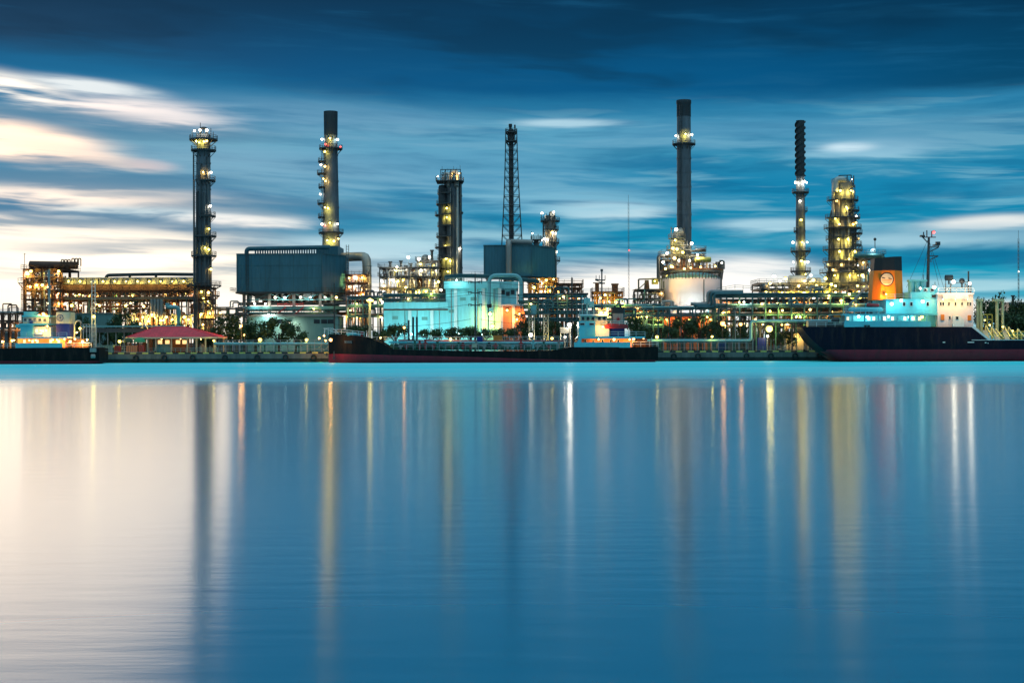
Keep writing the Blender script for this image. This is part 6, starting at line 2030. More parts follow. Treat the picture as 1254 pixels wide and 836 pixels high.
b = MB(); b.tube([P(61, 414, Yl + 5), P(60, 330, Yl + 5)], .42, 10, True, .26); b.bar(P(56, 337, Yl + 5), P(65, 337, Yl + 5), .2); b.bar(P(57, 350, Yl + 5), P(64, 350, Yl + 5), .2); pbox(b, 57, 63, 352, 354, Yl + 4.5, Yl + 5.5); b.build('mast', 'pale_steel', t, True)
b = MB(); b.hcyl(P(43, 409.6, Yl + 1), P(51, 409.6, Yl + 1), M(2., Yl), 10, 1.); b.build('life_raft', 'white_paint', t, True)
b = MB(); b.elbow([P(91, 425, Yl + 4), P(91, 397, Yl + 4), P(94, 392.5, Yl + 4), P(98, 392.5, Yl + 4), P(99.5, 396, Yl + 4)], .22, 8, 1.2); b.bar(P(99, 396, Yl + 4), P(99, 425, Yl + 4), .14); b.bar(P(91, 410, Yl + 4), P(105, 400, Yl + 4), .16); b.build('davit', 'pale_steel', t, True)
b = MB(); pbox(b, 88, 108, 419, 425.6, Yl + 3, Yl + 7); b.hcyl(P(90, 417.5, Yl + 4), P(104, 417.5, Yl + 4), .55, 10); b.build('towing_winch', 'rust_steel', t)
b = MB(); pbox(b, 110, 117.5, 426, 431, Yl - .2, Yl + .2); b.hcyl(P(112, 436, Yl - .2), P(116, 436, Yl - .2), .5, 10); b.build('fender', 'pale_steel', t)
for px, py, kd, pw in ((17, 416.5, 'yellow', 600), (36, 416.5, 'orange', 500), (44, 416.5, 'orange', 500), (65, 416, 'orange', 900), (70, 416, 'orange', 600), (79, 415, 'orange', 700), (92, 415, 'orange', 1000), (107, 416, 'warm', 1300), (101, 418, 'orange', 700), (98, 402, 'yellow', 900), (94, 407, 'warm', 600), (53, 384, 'warm', 900), (57, 404, 'orange', 900), (86, 418, 'orange', 700), (50, 404, 'warm', 300), (4, 418, 'orange', 400)):
    lamp(t, P(px, py, Yl + 1.3), kd, pw, .3)
# mooring lines from the ships to the quay
def mooring(label, a, c, sag=.8):
    b = MB()
    pts = [Vector(a).lerp(Vector(c), i / 10) - Vector((0, 0, sag * 4 * (i / 10) * (1 - i / 10))) for i in range(11)]
    b.tube(pts, .06, 6)
    tag(b.build('mooring_line', 'clad_grey'), label, 'rope', 'mooring lines from the ships to the quay')
mooring('mooring line from the small tanker bow leftwards to the quay', P(404, 411, Yk + 6), (X(380, 431, 353), 353, GZ + .6))
mooring('second lower mooring line from the small tanker bow to the quay', P(409, 414, Yk + 9.6), (X(385, 431, 353), 353, GZ + .4), 1.2)
mooring('mooring line from the small tanker stern to the quay', P(806, 426, Yk + 6), (X(822, 431, 353), 353, GZ + .6), .4)
mooring('mooring line from the big ship stern to the quay', P(990, 402, Ys + 9), (X(952, 431, 353), 353, GZ + .6), .8)
mooring('mooring line from the small left ship stern to the quay', P(118, 427, Yl + 5), (X(190, 431, 353), 353, GZ + .6), .5)
# ================================================================ quay furniture
# pavilion
Yp = 359.
t = thing('pavilion', 'open pavilion with red hipped roof and lit interior on the quay', 'pavilion', P(210, 431, Yp + 6))
x0, x1 = X(154, 413, Yp), X(267, 413, Yp)
rx0, rx1 = X(190, 400.5, Yp + 6), X(229, 400.5, Yp + 6)
ze, zr = Z(210, 412.8, Yp), Z(210, 400.2, Yp + 6)
b = MB()
y0, y1 = Yp, Yp + 12
v = [(x0, y0, ze), (x1, y0, ze), (x1, y1, ze), (x0, y1, ze), (rx0, Yp + 6, zr), (rx1, Yp + 6, zr)]
b.add(v, [(0, 1, 5, 4), (1, 2, 5), (2, 3, 4, 5), (3, 0, 4), (0, 3, 2, 1)])
for a, c in ((v[0], v[4]), (v[1], v[5]), (v[4], v[5]), (v[2], v[5]), (v[3], v[4])): b.bar(a, c, .22)
n = 30
for i in range(1, n):     # standing seams of the sheet roof
    xx = x0 + (x1 - x0) * i / n
    if xx < rx0: u = (xx - x0) / (rx0 - x0)
    elif xx > rx1: u = (x1 - xx) / (x1 - rx1)
    else: u = 1
    b.bar((xx, y0 + .02, ze + .03), (xx, y0 + 6 * u, ze + (zr - ze) * u + .03), .07)
b.build('roof', 'roof_red', t)
b = MB(); b.box(x0 - .05, x1 + .05, y0 - .12, y0 - .01, ze - .35, ze + .03); b.box(x0 - .05, x0 + .1, y0, y1, ze - .35, ze - .01); b.box(x1 - .1, x1 + .05, y0, y1, ze - .35, ze - .01); b.build('fascia', 'cream', t)
p0 = None
for y in (Yp + .8, Yp + 11):
    for px in (180, 190, 209, 228.5, 240, 251, 263):
        x = X(px, 420, Yp)
        if p0 is None: b = MB(); b.box(x - .16, x + .16, y - .16, y + .16, GZ, ze - .01); p0 = b.build('post', 'cream', t); ox, oy = x, y
        else: part(p0, t, (x - ox, y - oy, 0))
b = MB(); b.box(X(176, 430, Yp), X(267, 430, Yp), Yp + .3, Yp + 11.7, GZ + .004, GZ + .25); b.build('floor', 'concrete', t)
b = MB(); b.box(X(191, 425, Yp + 2), X(208, 425, Yp + 2), Yp + 2, Yp + 2.3, GZ + .26, Z(200, 421, Yp + 2)); b.build('low_wall', 'sage_wall', t)
b = MB(); b.box(X(191, 425, Yp + 8), X(230, 425, Yp + 8), Yp + 8, Yp + 8.2, GZ + .26, ze - .4); b.build('back_wall', 'rust_steel', t)
for px in (196, 205, 218, 226):
    b = MB(); b.box(X(px - 2.6, 418, Yp + 8), X(px + 2.6, 418, Yp + 8), Yp + 7.9, Yp + 7.99, Z(px, 421, Yp + 8), Z(px, 416.4, Yp + 8)); b.build('window', 'lit_room', t)
b = MB(); b.rail([(X(182, 428, Yp), Yp + .5, GZ + .25), (X(266, 428, Yp), Yp + .5, GZ + .25)], 1.1, .08, 1.3); b.build('railing', 'aqua_pipe', t)
b = MB()
for px in (212, 219, 233, 237, 245, 256):
    x = X(px, 428, Yp + 3)
    b.box(x - .5, x + .5, Yp + 3, Yp + 4, GZ + .95, GZ + 1.02)
    for dx in (-.4, .4): b.box(x + dx - .04, x + dx + .04, Yp + 3.4, Yp + 3.5, GZ + .26, GZ + .94)
b.build('table', 'rust_steel', t)
for px in (198, 221, 246): lamp(t, P(px, 414.9, Yp + 4), 'warm', 260, .2)
# awnings and small quay goods left of pavilion
def awning(px0, px1, py0, py1, Y, label, m):
    t = thing('market_umbrella', label, 'umbrella', P((px0 + px1) / 2, 431, Y + 1.5))
    b = MB()
    cx = X((px0 + px1) / 2, py0, Y + 1.5)
    rx = (X(px1, py1, Y) - X(px0, py1, Y)) / 2
    za, zb = Z((px0 + px1) / 2, py0, Y), Z((px0 + px1) / 2, py1, Y)
    pr = [(rx, zb - .12), (rx, zb), (rx * .8, zb + (za - zb) * .5), (rx * .45, zb + (za - zb) * .85), (0, za)]
    b.lathe(pr, cx, Y + 1.5, 16, 0, 2 * PI, .8)
    b.build('canopy', m, t, True)
    b = MB(); b.cyl(cx, Y + 1.5, GZ, za - .1, .06, None, 8); b.build('pole', 'pole_grey', t)
awning(151, 163.5, 413.2, 418.5, 355.5, 'dark green umbrella left of the bright green one beside the pavilion', 'leaf2')
awning(163, 179, 412.8, 418.5, 356.5, 'bright green umbrella at the left end of the pavilion', 'green_awning')
def crate(px0, px1, py0, py1, Y, D, m, name, label, cat):
    t = thing(name, label, cat, P((px0 + px1) / 2, py1, Y + D / 2))
    x0, x1 = X(px0, py1, Y), X(px1, py1, Y)
    zt = Z((px0 + px1) / 2, py0, Y)
    b = MB(); b.box(x0, x1, Y, Y + D, GZ + .12, zt); b.build('body', m, t)
    b = MB(); b.box(x0 - .06, x1 + .06, Y - .06, Y + D + .06, zt + .003, zt + .1); b.build('lid', m, t)
    b = MB()
    for x in (x0 + .2, x1 - .2):
        for y in (Y + .2, Y + D - .2): b.box(x - .1, x + .1, y - .1, y + .1, GZ, GZ + .118)
    for i in range(1, 5): xx = x0 + (x1 - x0) * i / 5; b.box(xx - .04, xx + .04, Y - .04, Y - .002, GZ + .2, zt - .1)
    b.build('frame', 'dark_steel', t)
crate(122, 138, 423, 430.5, 354.5, 2, 'sage_wall', 'container', 'grey-green container with two pale doors on the quay near the small left ship', 'container')
crate(154.5, 168, 423.5, 431, 354.6, 1.8, 'orange_wall', 'crate', 'brown-orange crate beneath the bright green umbrella', 'crate')
crate(140, 147, 424, 431, 354.9, 1.2, 'red_paint', 'fire_box', 'red fire equipment box between the grey-green container and the crate', 'box')
crate(170, 176, 423, 431, 354.7, 1.2, 'red_paint', 'fire_box', 'red box between the orange crate and the pavilion post', 'box')
# covered walkway roof behind
t = thing('covered_walkway', 'long low walkway with a pale gutter running behind the red pavilion roof', 'walkway', P(130, 431, 371))
b = MB(); b.box(X(100, 399, 370), X(222, 399, 370), 370, 373, Z(150, 400.3, 370), Z(150, 398.6, 370)); b.build('roof', 'aqua_pipe', t)
b = MB(); b.box(X(100, 405, 370.5), X(180, 405, 370.5), 370.5, 370.7, Z(150, 407, 370), Z(150, 401.5, 370)); b.build('side_screen', 'steel', t)
b = MB()
for px in range(102, 222, 10): b.box(X(px, 410, 371) - .1, X(px, 410, 371) + .1, 370.9, 371.1, GZ, Z(px, 400.4, 371))
b.build('post', 'pole_grey', t)
# pipes at the very left above container: white fence frame
t = thing('rail_frame', 'white tube frame above the stern of the small left ship', 'frame', P(110, 431, 362))
b = MB()
for px in (102, 106, 110, 114, 118): b.bar(P(px, 397, 362), P(px, 431, 362), .12)
for py in (397, 400): b.bar(P(101, py, 362), P(119, py, 362), .12)
b.build('frame', 'white_paint', t)
# jetty pipe along the quay, left run and right run with portal
def quay_pipe(label, pts, sup, Y, r=.34):
    t = thing('quay_pipe', label, 'pipe', (P(pts[0][0], 431, Y).x, Y, GZ))
    b = MB(); b.elbow([P(a, c, Y) for a, c in pts], r, 12, bend=.9); b.build('pipe', 'aqua_pipe', t, True)
    s0 = None
    for px, py in sup:
        b = MB(); x, z = X(px, py, Y), Z(px, py, Y) - r
        b.box(x - .12, x + .12, Y - .12, Y + .12, GZ, z); b.box(x - .12, x + .12, Y - .5, Y + .5, z - .2, z - .002)
        b.build('support', 'green_deck', t)
    return t
quay_pipe('long pale aqua pipe on green posts along the quay left of the small tanker bow', [(262, 420.8), (408, 420.8)], [(p, 420.8) for p in range(268, 408, 14)], 356)
quay_pipe('pale aqua quay pipe that climbs over a portal beside the big ship', [(786, 417.2), (919.5, 417.2), (919.5, 393), (1050, 393)], [(p, 417.2) for p in range(794, 918, 15)] + [(p, 393) for p in (926, 950, 975, 1003, 1030)], 358, .38)
t = thing('pipe_portal', 'dark steel portal frame under the raised aqua pipe', 'frame', P(950, 431, 360))
b = MB()
for px in (924, 931, 970, 1008, 1034):
    b.bar(P(px, 395.5, 360), P(px, 432, 360), .4)
for py in (396, 399.5): b.bar(P(922, py, 360), P(1040, py, 360), .35)
for px in (924, 970): b.bar(P(px, 397, 360), P(px + 20, 410, 360), .2)
b.box(X(922, 398, 362), X(1036, 398, 362), 361, 366, Z(980, 396.5, 361), Z(980, 395.2, 361))
b.build('frame', 'dark_steel', t)
# fences along the quay edge
def fence(label, px0, px1, Y, top=416.5, m='pole_grey', step=1.7, green=True):
    t = thing('quay_fence', label, 'fence', (P((px0 + px1) / 2, 431, Y).x, Y, GZ))
    x0, x1 = X(px0, 425, Y), X(px1, 425, Y)
    zt = Z((px0 + px1) / 2, top, Y)
    n = int((x1 - x0) / step)
    b = MB()
    for z in (zt, GZ + (zt - GZ) * .66, GZ + (zt - GZ) * .33): b.bar((x0, Y, z), (x1, Y, z), .07)
    b.build('rail', m, t)
    s0 = None
    for i in range(n + 1):
        x = x0 + (x1 - x0) * i / n
        if s0 is None: b = MB(); b.box(x - .06, x + .06, Y - .05, Y + .05, GZ, zt + .1); s0 = b.build('post', m, t); ox = x
        else: part(s0, t, (x - ox, 0, 0))
    if green:
        b = MB()
        for i in range(n * 5):
            x = x0 + (x1 - x0) * i / (n * 5)
            b.bar((x, Y + .1, GZ), (x, Y + .1, GZ + (zt - GZ) * .62), .05)
        b.bar((x0, Y + .1, GZ + .5), (x1, Y + .1, GZ + .5), .12)
        b.build('mesh_panel', 'green_deck', t)
fence('long grey quay fence with green mesh between pavilion and the small tanker bow', 268, 402, 354.6)
fence('grey quay fence with green mesh between the small tanker stern and the aqua portal', 804, 922, 354.6, 414.5)
fence('short grey fence with green mesh beneath the aqua portal by the big ship stern', 926, 1002, 354.8, 424)
fence('white fence on the quay behind the small tanker deck', 440, 700, 356, 412, 'white_paint', 2.2, False)
fence('low white fence between the left ship and the pavilion', 118, 176, 362, 424, 'white_paint', 1.9, False)
# buildings and cabinets behind right fence
crate(880, 889, 420, 431, 357, 1.5, 'blue_paint', 'cabinet', 'blue cabinet behind the fence left of the portal', 'cabinet')
crate(928, 938, 414, 431, 358.6, 1.6, 'blue_paint', 'cabinet', 'blue cabinet beneath the portal pipe by the yellow star lamp', 'cabinet')
t = thing('guard_hut', 'pale guard hut with lit wall behind a bush beneath the portal', 'hut', P(977, 431, 372))
b = MB(); b.box(X(963, 420, 372), X(990, 420, 372), 372, 376, GZ, Z(977, 408, 372)); b.build('wall', 'cream', t)
b = MB(); b.box(X(961, 408, 372), X(992, 408, 372), 371.4, 376.6, Z(977, 408, 372) + .01, Z(977, 406, 372)); b.build('roof', 'dark_steel', t)
b = MB(); b.box(X(984, 420, 372), X(988.5, 420, 372), 371.9, 371.99, GZ, Z(986, 414, 372)); b.build('door', 'steel', t)
for px in (966, 974, 981): lamp(t, P(px, 412, 370.8), 'warm', 300, .18)
# quay lamps: short posts with globe lamps
def street_lamp(px, py, Y, label, kind='yellow', pw=1300, r=.42, group='globe lamps along the quay', m='pole_grey', dark=False):
    t = thing('street_lamp', label, 'street lamp', (X(px, py, Y), Y, GZ), group)
    x, z = X(px, py, Y), Z(px, py, Y)
    b = MB()
    b.lathe([(0, GZ), (.2, GZ), (.2, GZ + .3), (.1, GZ + .4), (.07, z - r), (0, z - r + .05)], x, Y + r + .22, 10)
    b.bar((x, Y + r + .22, z - r - .02), (x, Y, z - r - .02), .08)
    b.build('post', m, t, True)
    lamp(t, (x, Y, z), kind, pw, r, True)
    return t
for px, py, kd, lb in ((146.5, 418, 'yellow', 'left of the dark green umbrella'), (262, 417, 'yellow', 'at the right end of the red pavilion'), (318.5, 416, 'yellow', 'midway along the left quay pipe, before the dark trees'), (375.5, 416, 'yellow', 'by the left quay pipe near the small tanker bow'),
                       (650, 410, 'white', 'behind the small tanker before the two lattice towers'), (676, 414, 'yellow', 'right of the lattice towers behind the small tanker'), (692, 412.5, 'white', 'beside the small white booth behind the tanker'), (804.5, 412.5, 'yellow', 'just right of the small tanker stern'), (872, 412, 'yellow', 'midway along the right quay pipe'), (940, 411.5, 'white', 'below the yellow star lamp under the portal')):
    street_lamp(px, py, 357.5 if px not in (940,) else 357, 'globe lamp on a short post ' + lb, kd, 240, .42)
street_lamp(697.5, 397.5, 358, 'brightest lamp, on a tall dark post beside the small tanker wheelhouse', 'white', 1500, .72, None, 'dark_steel')
street_lamp(942, 402.5, 357.5, 'bright yellow lamp on a tall post beneath the aqua portal', 'yellow', 1200, .72, None, 'dark_steel')
street_lamp(885, 396, 366, 'orange lamp on a tall post behind the trees left of the portal', 'orange', 700, .55, None, 'dark_steel')
street_lamp(907, 397, 368, 'dimmer orange lamp right of the brighter orange one left of the portal', 'orange', 450, .4, None, 'dark_steel')
street_lamp(295, 399, 368, 'orange lamp glowing among the dark trees by the blue box', 'orange', 900, .34, None, 'dark_steel')
street_lamp(299, 410, 368, 'small dim orange lamp low in front of the dark trees', 'orange', 300, .25, None, 'dark_steel')
street_lamp(495, 401, 372, 'orange lamp at the right end of the bush before the low aqua wing', 'orange', 450, .4, None, 'dark_steel')
# tall mast lamps
t = thing('lamp_tower', 'white twin-tube lamp tower between the small left ship and the pavilion', 'lamp tower', P(114.5, 431, 356))
b = MB()
for px in (112.5, 116.5):
    b.bar(P(px, 344, 356), P(px, 431.5, 356), .16)
for py in range(346, 431, 5): b.bar(P(112.5, py, 356), P(116.5, py, 356), .09)
b.bar(P(111, 378, 356), P(118, 378, 356), .14); b.bar(P(111, 344, 356), P(118, 344, 356), .14)
b.build('tower_frame', 'white_paint', t)
lamp(t, P(115, 387.5, 355), 'yellow', 500, .48, True)
t = thing('lamp_post', 'tall pale lamp post behind the small tanker bow with a yellow lamp on top', 'lamp post', P(453, 431, 364))
b = MB(); b.cyl(X(453, 400, 364), 364, GZ, Z(453, 369, 364), M(1.9, 364), M(1.3, 364), 12); b.bar(P(449.5, 369.5, 364), P(457, 369.5, 364), .2); b.build('post', 'cream', t, True)
lamp(t, P(453, 367, 363), 'yellow', 480, .5, True)
lamp(t, P(450, 367.6, 363.2), 'yellow', 300, .28); lamp(t, P(456, 367.6, 363.2), 'yellow', 300, .28)
# slim light post
t = thing('lamp_post', 'slim grey post with a tiny arm right of the tall trees before the white tank', 'lamp post', P(901, 431, 360))
b = MB(); b.cyl(X(900.5, 400, 360), 360, GZ, Z(900, 381, 360), .14, .08, 8); b.bar(P(897, 381.5, 360), P(903, 380.5, 360), .12); b.build('post', 'pole_grey', t)
# power poles and lines
def power_pole(px, top, Y, label, arms=(), lean=0):
    t = thing('power_pole', label, 'power pole', (X(px, 431, Y), Y, GZ))
    b = MB(); x = X(px, 400, Y)
    b.tube([(x, Y, GZ), (x + lean, Y, Z(px, top, Y))], .26, 10, True, .15)
    b.bar((x + lean, Y, Z(px, top, Y)), (x + lean, Y, Z(px, top - 3, Y)), .08)
    b.build('pole', 'dark_steel', t, True)
    for py in arms:
        b = MB()
        z = Z(px, py, Y)
        b.bar((x - 1.7, Y - .2, z + .35), (x, Y - .2, z), .24); b.bar((x, Y - .2, z), (x + 1.7, Y - .2, z + .35), .24)
        b.bar((x - 1.1, Y - .2, z), (x + 1.1, Y - .2, z - .02), .1)
        for dx in (-1.7, -1.1, 1.1, 1.7):
            for k in range(3): b.cyl(x + dx, Y - .2, z + .3 - k * .28, z + .46 - k * .28, .17, .13, 8)
        b.build('cross_arm', 'dark_steel', t)
    return x
xa = power_pole(582, 335, 374, 'concrete power pole with three crossarms before the aqua building', (346, 359, 374))
xb = power_pole(409.5, 347, 376, 'bare thin power pole right of the low sage building')
xc = power_pole(700.5, 341, 378, 'dark thin power pole beside the star lamp and small tanker wheelhouse')
def wire(label, pa, pb, sag, ya=374):
    b = MB()
    pts = []
    for i in range(15):
        u = i / 14
        p = Vector(pa).lerp(Vector(pb), u); p.z -= sag * 4 * u * (1 - u)
        pts.append(p)
    b.tube(pts, .045, 5)
    o = b.build('power_line', 'wire')
    return tag(o, label, 'power line', 'power lines between the concrete poles')
for i, (pyl, pyc, pyr) in enumerate(((352, 346, 349), (362, 359, 358), (366, 362, 361), (376, 374, 370), (397, 392, 389))):
    nm = ('topmost', 'second', 'third', 'fourth', 'lowest')[i]
    wire(nm + ' power line from the bare pole to the crossarm pole', (xb, 376, Z(409, pyl, 376)), (xa - 1.2, 373.8, Z(582, pyc, 374) + .3), .5 + .2 * i)
    wire(nm + ' power line from the crossarm pole to the dark pole', (xa + 1.2, 373.8, Z(582, pyc, 374) + .3), (xc, 378, Z(700, pyr, 378)), .5 + .2 * i)
# lattice towers and booth behind the tanker deck
def lattice_tower(px0, px1, top, Y, label, m='cream', cap=True):
    t = thing('lattice_tower', label, 'tower', P((px0 + px1) / 2, 431, Y + 1))
    x0, x1 = X(px0, 410, Y), X(px1, 410, Y); zt = Z(px0, top, Y)
    w_ = x1 - x0
    b = MB()
    for x in (x0, x1):
        for y in (Y, Y + w_): b.bar((x, y, GZ), (x, y, zt), .16)
    n = 5
    for i in range(n):
        za, zb = GZ + (zt - GZ) * i / n, GZ + (zt - GZ) * (i + 1) / n
        for y in (Y, Y + w_):
            b.bar((x0, y, za), (x1, y, zb), .1); b.bar((x1, y, za), (x0, y, zb), .1); b.bar((x0, y, zb), (x1, y, zb), .12)
        for x in (x0, x1): b.bar((x, Y, za), (x, Y + w_, zb), .1)
    b.build('lattice', m, t)
    if cap:
        b = MB(); b.box(x0 - .5, x1 + .5, Y - .4, Y + w_ + .4, zt + .01, zt + .2); b.build('platform', 'steel', t)
        b = MB(); b.rail([(x0 - .4, Y - .3, zt + .2), (x1 + .4, Y - .3, zt + .2)], 1., .07, 1); b.build('handrail', 'steel', t)
    return t
t = lattice_tower(648, 654.5, 386, 358, 'pale lattice tower with an aqua unit on top behind the small tanker deck')
b = MB(); pbox(b, 650, 657, 374, 384.5, 358.2, 359.6); b.build('loading_unit', 'aqua_pipe', t)
t = lattice_tower(666, 671.5, 385, 358, 'pale lattice tower with a curved hose on top behind the small tanker deck')
b = MB()
c = P(671, 373, 358.6)
b.add([], [])
pts = [(c.x + 1.3 * math.cos(a), 358.6, c.z + 1.3 * math.sin(a)) for a in [PI * 1.4 - i * PI * 1.6 / 12 for i in range(13)]]
b.tube(pts, .2, 8); b.bar(P(668, 384, 358.6), P(668, 371, 358.6), .3); b.build('loading_hose', 'teal_steel', t, True)
lattice_tower(630, 637, 396, 360, 'grey lattice support before the salmon annex', 'dark_steel', False)
t = thing('booth', 'small white raised booth left of the small tanker wheelhouse', 'booth', P(691, 431, 359))
b = MB(); b.box(X(686, 404, 359), X(699, 404, 359), 359, 361, Z(692, 408, 359), Z(692, 402, 359)); b.build('cabin', 'clad_grey', t)
b = MB(); b.box(X(685.3, 402, 359), X(699.7, 402, 359), 358.8, 361.2, Z(692, 402, 359) + .01, Z(692, 400.8, 359)); b.build('roof', 'pale_steel', t)
b = MB()
for px in (686.6, 698.4): b.bar(P(px, 408, 359.2), P(px, 431, 359.2), .16); b.bar(P(px, 408, 360.8), P(px, 431, 360.8), .16)
b.build('leg', 'white_paint', t)
# bollards along the quay edge
bo = None
for i, px in enumerate((190, 225, 285, 330, 380, 822, 850, 890, 915, 952, 985)):
    x = X(px, 431, 353)
    if bo is None:
        bo = thing('bollard', 'squat dark mooring bollard on the quay edge', 'bollard', (x, 353, GZ), 'bollards along the quay edge')
        b = MB(); b.lathe([(.32, GZ), (.24, GZ + .12), (.2, GZ + .4), (.34, GZ + .5), (.34, GZ + .6), (0, GZ + .68)], x, 353, 14); b.build('post', 'black', bo, True)
    else: copy_tree(bo, (x, 353, GZ))
# low far buildings at both ends
for px0, px1, py, Y, lb, m in ((1236, 1300, 372, 640, 'pale grey block far beyond the trees at the right edge', 'clad_grey'), (-60, 22, 408, 620, 'low grey sheds far behind the left pipe bridge', 'steel')):
    t = thing('warehouse', lb, 'building', P((px0 + px1) / 2, 405, Y))
    b = MB(); b.box(X(px0, py, Y), X(px1, py, Y), Y, Y + 20, GZ, Z(px0, py, Y)); b.build('wall', m, t)
    b = MB(); b.box(X(px0, py, Y) - .5, X(px1, py, Y) + .5, Y - .5, Y + 20.5, Z(px0, py, Y) + .01, Z(px0, py, Y) + .8); b.build('roof', 'pale_steel', t)
t = thing('small_stack', 'small dark stack on the skyline right of the buff deck posts', 'chimney', P(1240, 405, 520))
b = MB(); b.cyl(X(1240.5, 380, 520), 520, GZ, Z(1240, 362, 520), .6, .45, 10); b.lathe([(.45, Z(1240, 363, 520)), (.8, Z(1240, 363, 520)), (.8, Z(1240, 361.5, 520)), (0, Z(1240, 361.5, 520))], X(1240.5, 380, 520), 520, 10); b.build('shell', 'dark_steel', t, True)
# ================================================================ trees
CROWN = {}


def crown_mesh(kind, seed, n=1500, leaf=.30):
    """unit crown (radius about 1, base at 0): many small leaf faces set in clumps on limbs"""
    R = random.Random(seed)
    b = MB()
    clumps = []
    nc = 16 if kind == 'round' else 20
    for i in range(nc):
        a = R.uniform(0, 2 * PI)
        u = R.random()
        rr = (.25 + .65 * math.sqrt(R.random()))
        z = .25 + u * 1.05
        w = max(.25, 1.05 - abs(z - .7) * .9)
        if kind == 'flat': z = .45 + u * .55; w = 1.1 - abs(z - .7) * .4
        clumps.append((Vector((rr * w * math.cos(a), rr * w * math.sin(a), z)), R.uniform(.24, .42)))
    for i in range(n):
        c, r = R.choice(clumps)
        d = Vector((R.gauss(0, 1), R.gauss(0, 1), R.gauss(0, .8)))
        d = d.normalized() * r * (R.random() ** .45)
        p = c + d
        nrm = (d.normalized() + Vector((R.gauss(0, .7), R.gauss(0, .7), R.gauss(0, .7)))).normalized()
        t1 = nrm.orthogonal().normalized()
        t2 = nrm.cross(t1)
        an = R.uniform(0, PI)
        t1, t2 = t1 * math.cos(an) + t2 * math.sin(an), t2 * math.cos(an) - t1 * math.sin(an)
        l = leaf * .24 * R.uniform(.6, 1.4)
        b.use('leaf%d' % R.choice((0, 0, 1, 2)))
        b.add([p - t1 * l, p + t2 * l * .55, p + t1 * l * 1.1, p - t2 * l * .55], [(0, 1, 2, 3)])
    return b, clumps


def tree(px, top, Y, w, label, kind='round', seed=0, base=None, group='trees along the quay'):
    """px/top = crown top centre in the photo, w = crown width in photo pixels"""
    R = random.Random(seed * 31 + int(px))
    x = X(px, top, Y)
    H = Z(px, top, Y) - GZ
    rad = M(w, Y) / 2
    t = thing('tree', label, 'tree', (x, Y, GZ), group)
    key = (kind, seed % 4)
    if key not in CROWN:
        b, cl = crown_mesh(kind, 100 + seed % 4 + (50 if kind == 'flat' else 0))
        CROWN[key] = (b.build('crown', None, t), cl)
        o = CROWN[key][0]
        # mesh was built about the origin
        me = o.data
        off = Vector((x, Y, GZ))
        me.transform(Matrix.Translation(off))
    else:
        o = CROWN[key][0].copy(); C.objects.link(o); o.parent = t
    cl = CROWN[key][1]
    ch = H * (.80 if kind == 'round' else .62)
    sz = ch / 1.38
    o.scale = (rad * 1.0, rad * .9, sz)
    o.location = (0, 0, H - ch)
    o.rotation_euler = (0, 0, 0)
    b = MB()
    b.tube([(x, Y, GZ), (x + R.uniform(-.2, .2), Y, GZ + H * .3), (x + R.uniform(-.3, .3), Y, GZ + H * .6)], .05 * H, 8, True, .02 * H)
    for c, r in cl[:7]:
        q = Vector((x + c.x * rad, Y + c.y * rad * .9, GZ + H - ch + c.z * sz))
        b.tube([(x, Y, GZ + H * .28), ((x + q.x) / 2, (Y + q.y) / 2, (GZ + H * .28 + q.z) / 2 + .3), q], .022 * H, 6, True, .006 * H)
    b.build('trunk', 'bark', t, True)
    return t


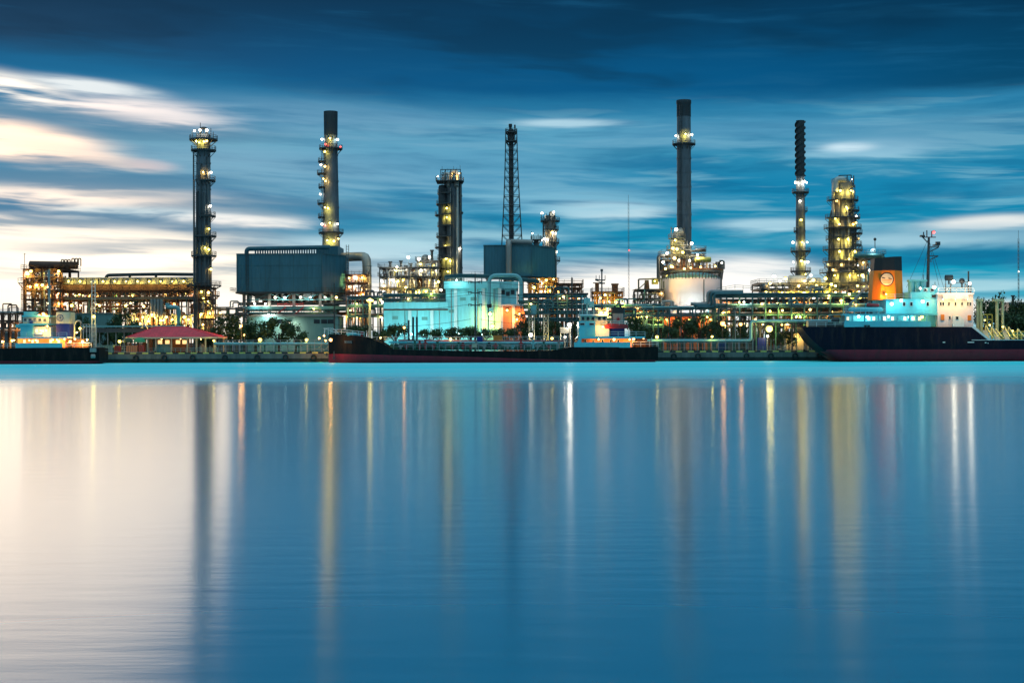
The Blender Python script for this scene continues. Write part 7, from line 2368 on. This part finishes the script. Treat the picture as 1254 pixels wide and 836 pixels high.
for i, (px, top, Y, w, kd, lb) in enumerate([
    (283, 387, 378, 44, 'round', 'largest dark tree left of the orange lamp below the blue box'),
    (313, 392, 380, 32, 'round', 'dark tree directly right of the orange lamp below the blue box'),
    (342, 391, 377, 40, 'round', 'dark spreading tree before the sage building, right of the lamp tree'),
    (362, 400, 374, 24, 'round', 'low dark tree at the right end of the group below the blue box'),
    (268, 400, 372, 22, 'round', 'small dark tree at the right end of the red pavilion roof'),
    (252, 401, 376, 26, 'round', 'small tree peeping over the right end of the red pavilion roof'),
    (101, 388, 400, 20, 'round', 'small dark tree before the pale shed behind the left ship'),
    (152, 383, 398, 30, 'round', 'dark tree between the pale shed and the bright yellow pipework'),
    (140, 394, 392, 24, 'round', 'low dark bushy tree right of the pale shed'),
    (216, 395, 392, 18, 'round', 'small tree at the foot of the aqua duct above the pavilion roof'),
    (128, 404, 376, 24, 'round', 'dark bush under the covered walkway left of the pavilion'),
    (424, 398, 384, 22, 'flat', 'dark tree behind the small tanker bow, left of another'),
    (438, 395, 386, 30, 'flat', 'wider dark tree just left of the tall pale lamp post'),
    (484, 394, 384, 28, 'flat', 'flat-topped tree before the left end of the low aqua wing'),
    (468, 402, 380, 20, 'flat', 'low bush right of the tall pale lamp post'),
    (526, 399, 384, 26, 'flat', 'small tree right of the three dark vent posts'),
    (560, 398, 384, 32, 'flat', 'dark tree left of the crossarm power pole'),
    (576, 397, 388, 18, 'flat', 'narrow tree behind the crossarm power pole'),
    (592, 399, 383, 28, 'flat', 'dark tree right of the crossarm power pole'),
    (619, 398, 384, 28, 'flat', 'dark tree before the salmon annex'),
    (643, 393, 386, 24, 'round', 'dark tree between the annex and the left lattice tower'),
    (660, 394, 388, 18, 'round', 'narrow tree between the two pale lattice towers'),
    (680, 394, 386, 22, 'round', 'dark tree left of the star lamp'),
    (706, 396, 382, 20, 'round', 'small dark tree behind the small tanker wheelhouse'),
    (777, 389, 384, 28, 'round', 'dark tree right of the red-star funnel'),
    (790, 398, 380, 22, 'round', 'low tree above the small tanker stern'),
    (836, 391, 386, 34, 'round', 'leftmost big tree before the white tank'),
    (858, 388, 388, 32, 'round', 'tallest tree before the white tank'),
    (880, 393, 384, 28, 'round', 'tree before the white tank, left of the orange lamps'),
    (912, 396, 382, 26, 'round', 'dark tree between the orange lamps and the portal'),
    (820, 400, 378, 22, 'round', 'low bush left of the trees before the white tank'),
    (951, 402, 376, 26, 'round', 'dark tree under the portal right of the yellow lamp'),
    (966, 406, 368, 20, 'round', 'loose bush in front of the lit guard hut'),
    (992, 404, 380, 22, 'round', 'dark tree under the portal next to the big ship stern'),
    (1206, 369, 470, 30, 'round', 'far tree between the buff deck posts of the big ship'),
    (1226, 365, 480, 34, 'round', 'tall far tree just right of the buff deck posts'),
    (1246, 371, 470, 30, 'round', 'far dark tree near the right edge'),
    (1268, 374, 475, 34, 'round', 'far tree cut by the right edge of the photo'),
    (1236, 384, 440, 40, 'round', 'broad nearer tree behind the foredeck at the right edge'),
    (1262, 388, 442, 40, 'round', 'nearer tree at the far right end')]):
    tree(px, top, Y, w * 1.12, lb, kd, i)
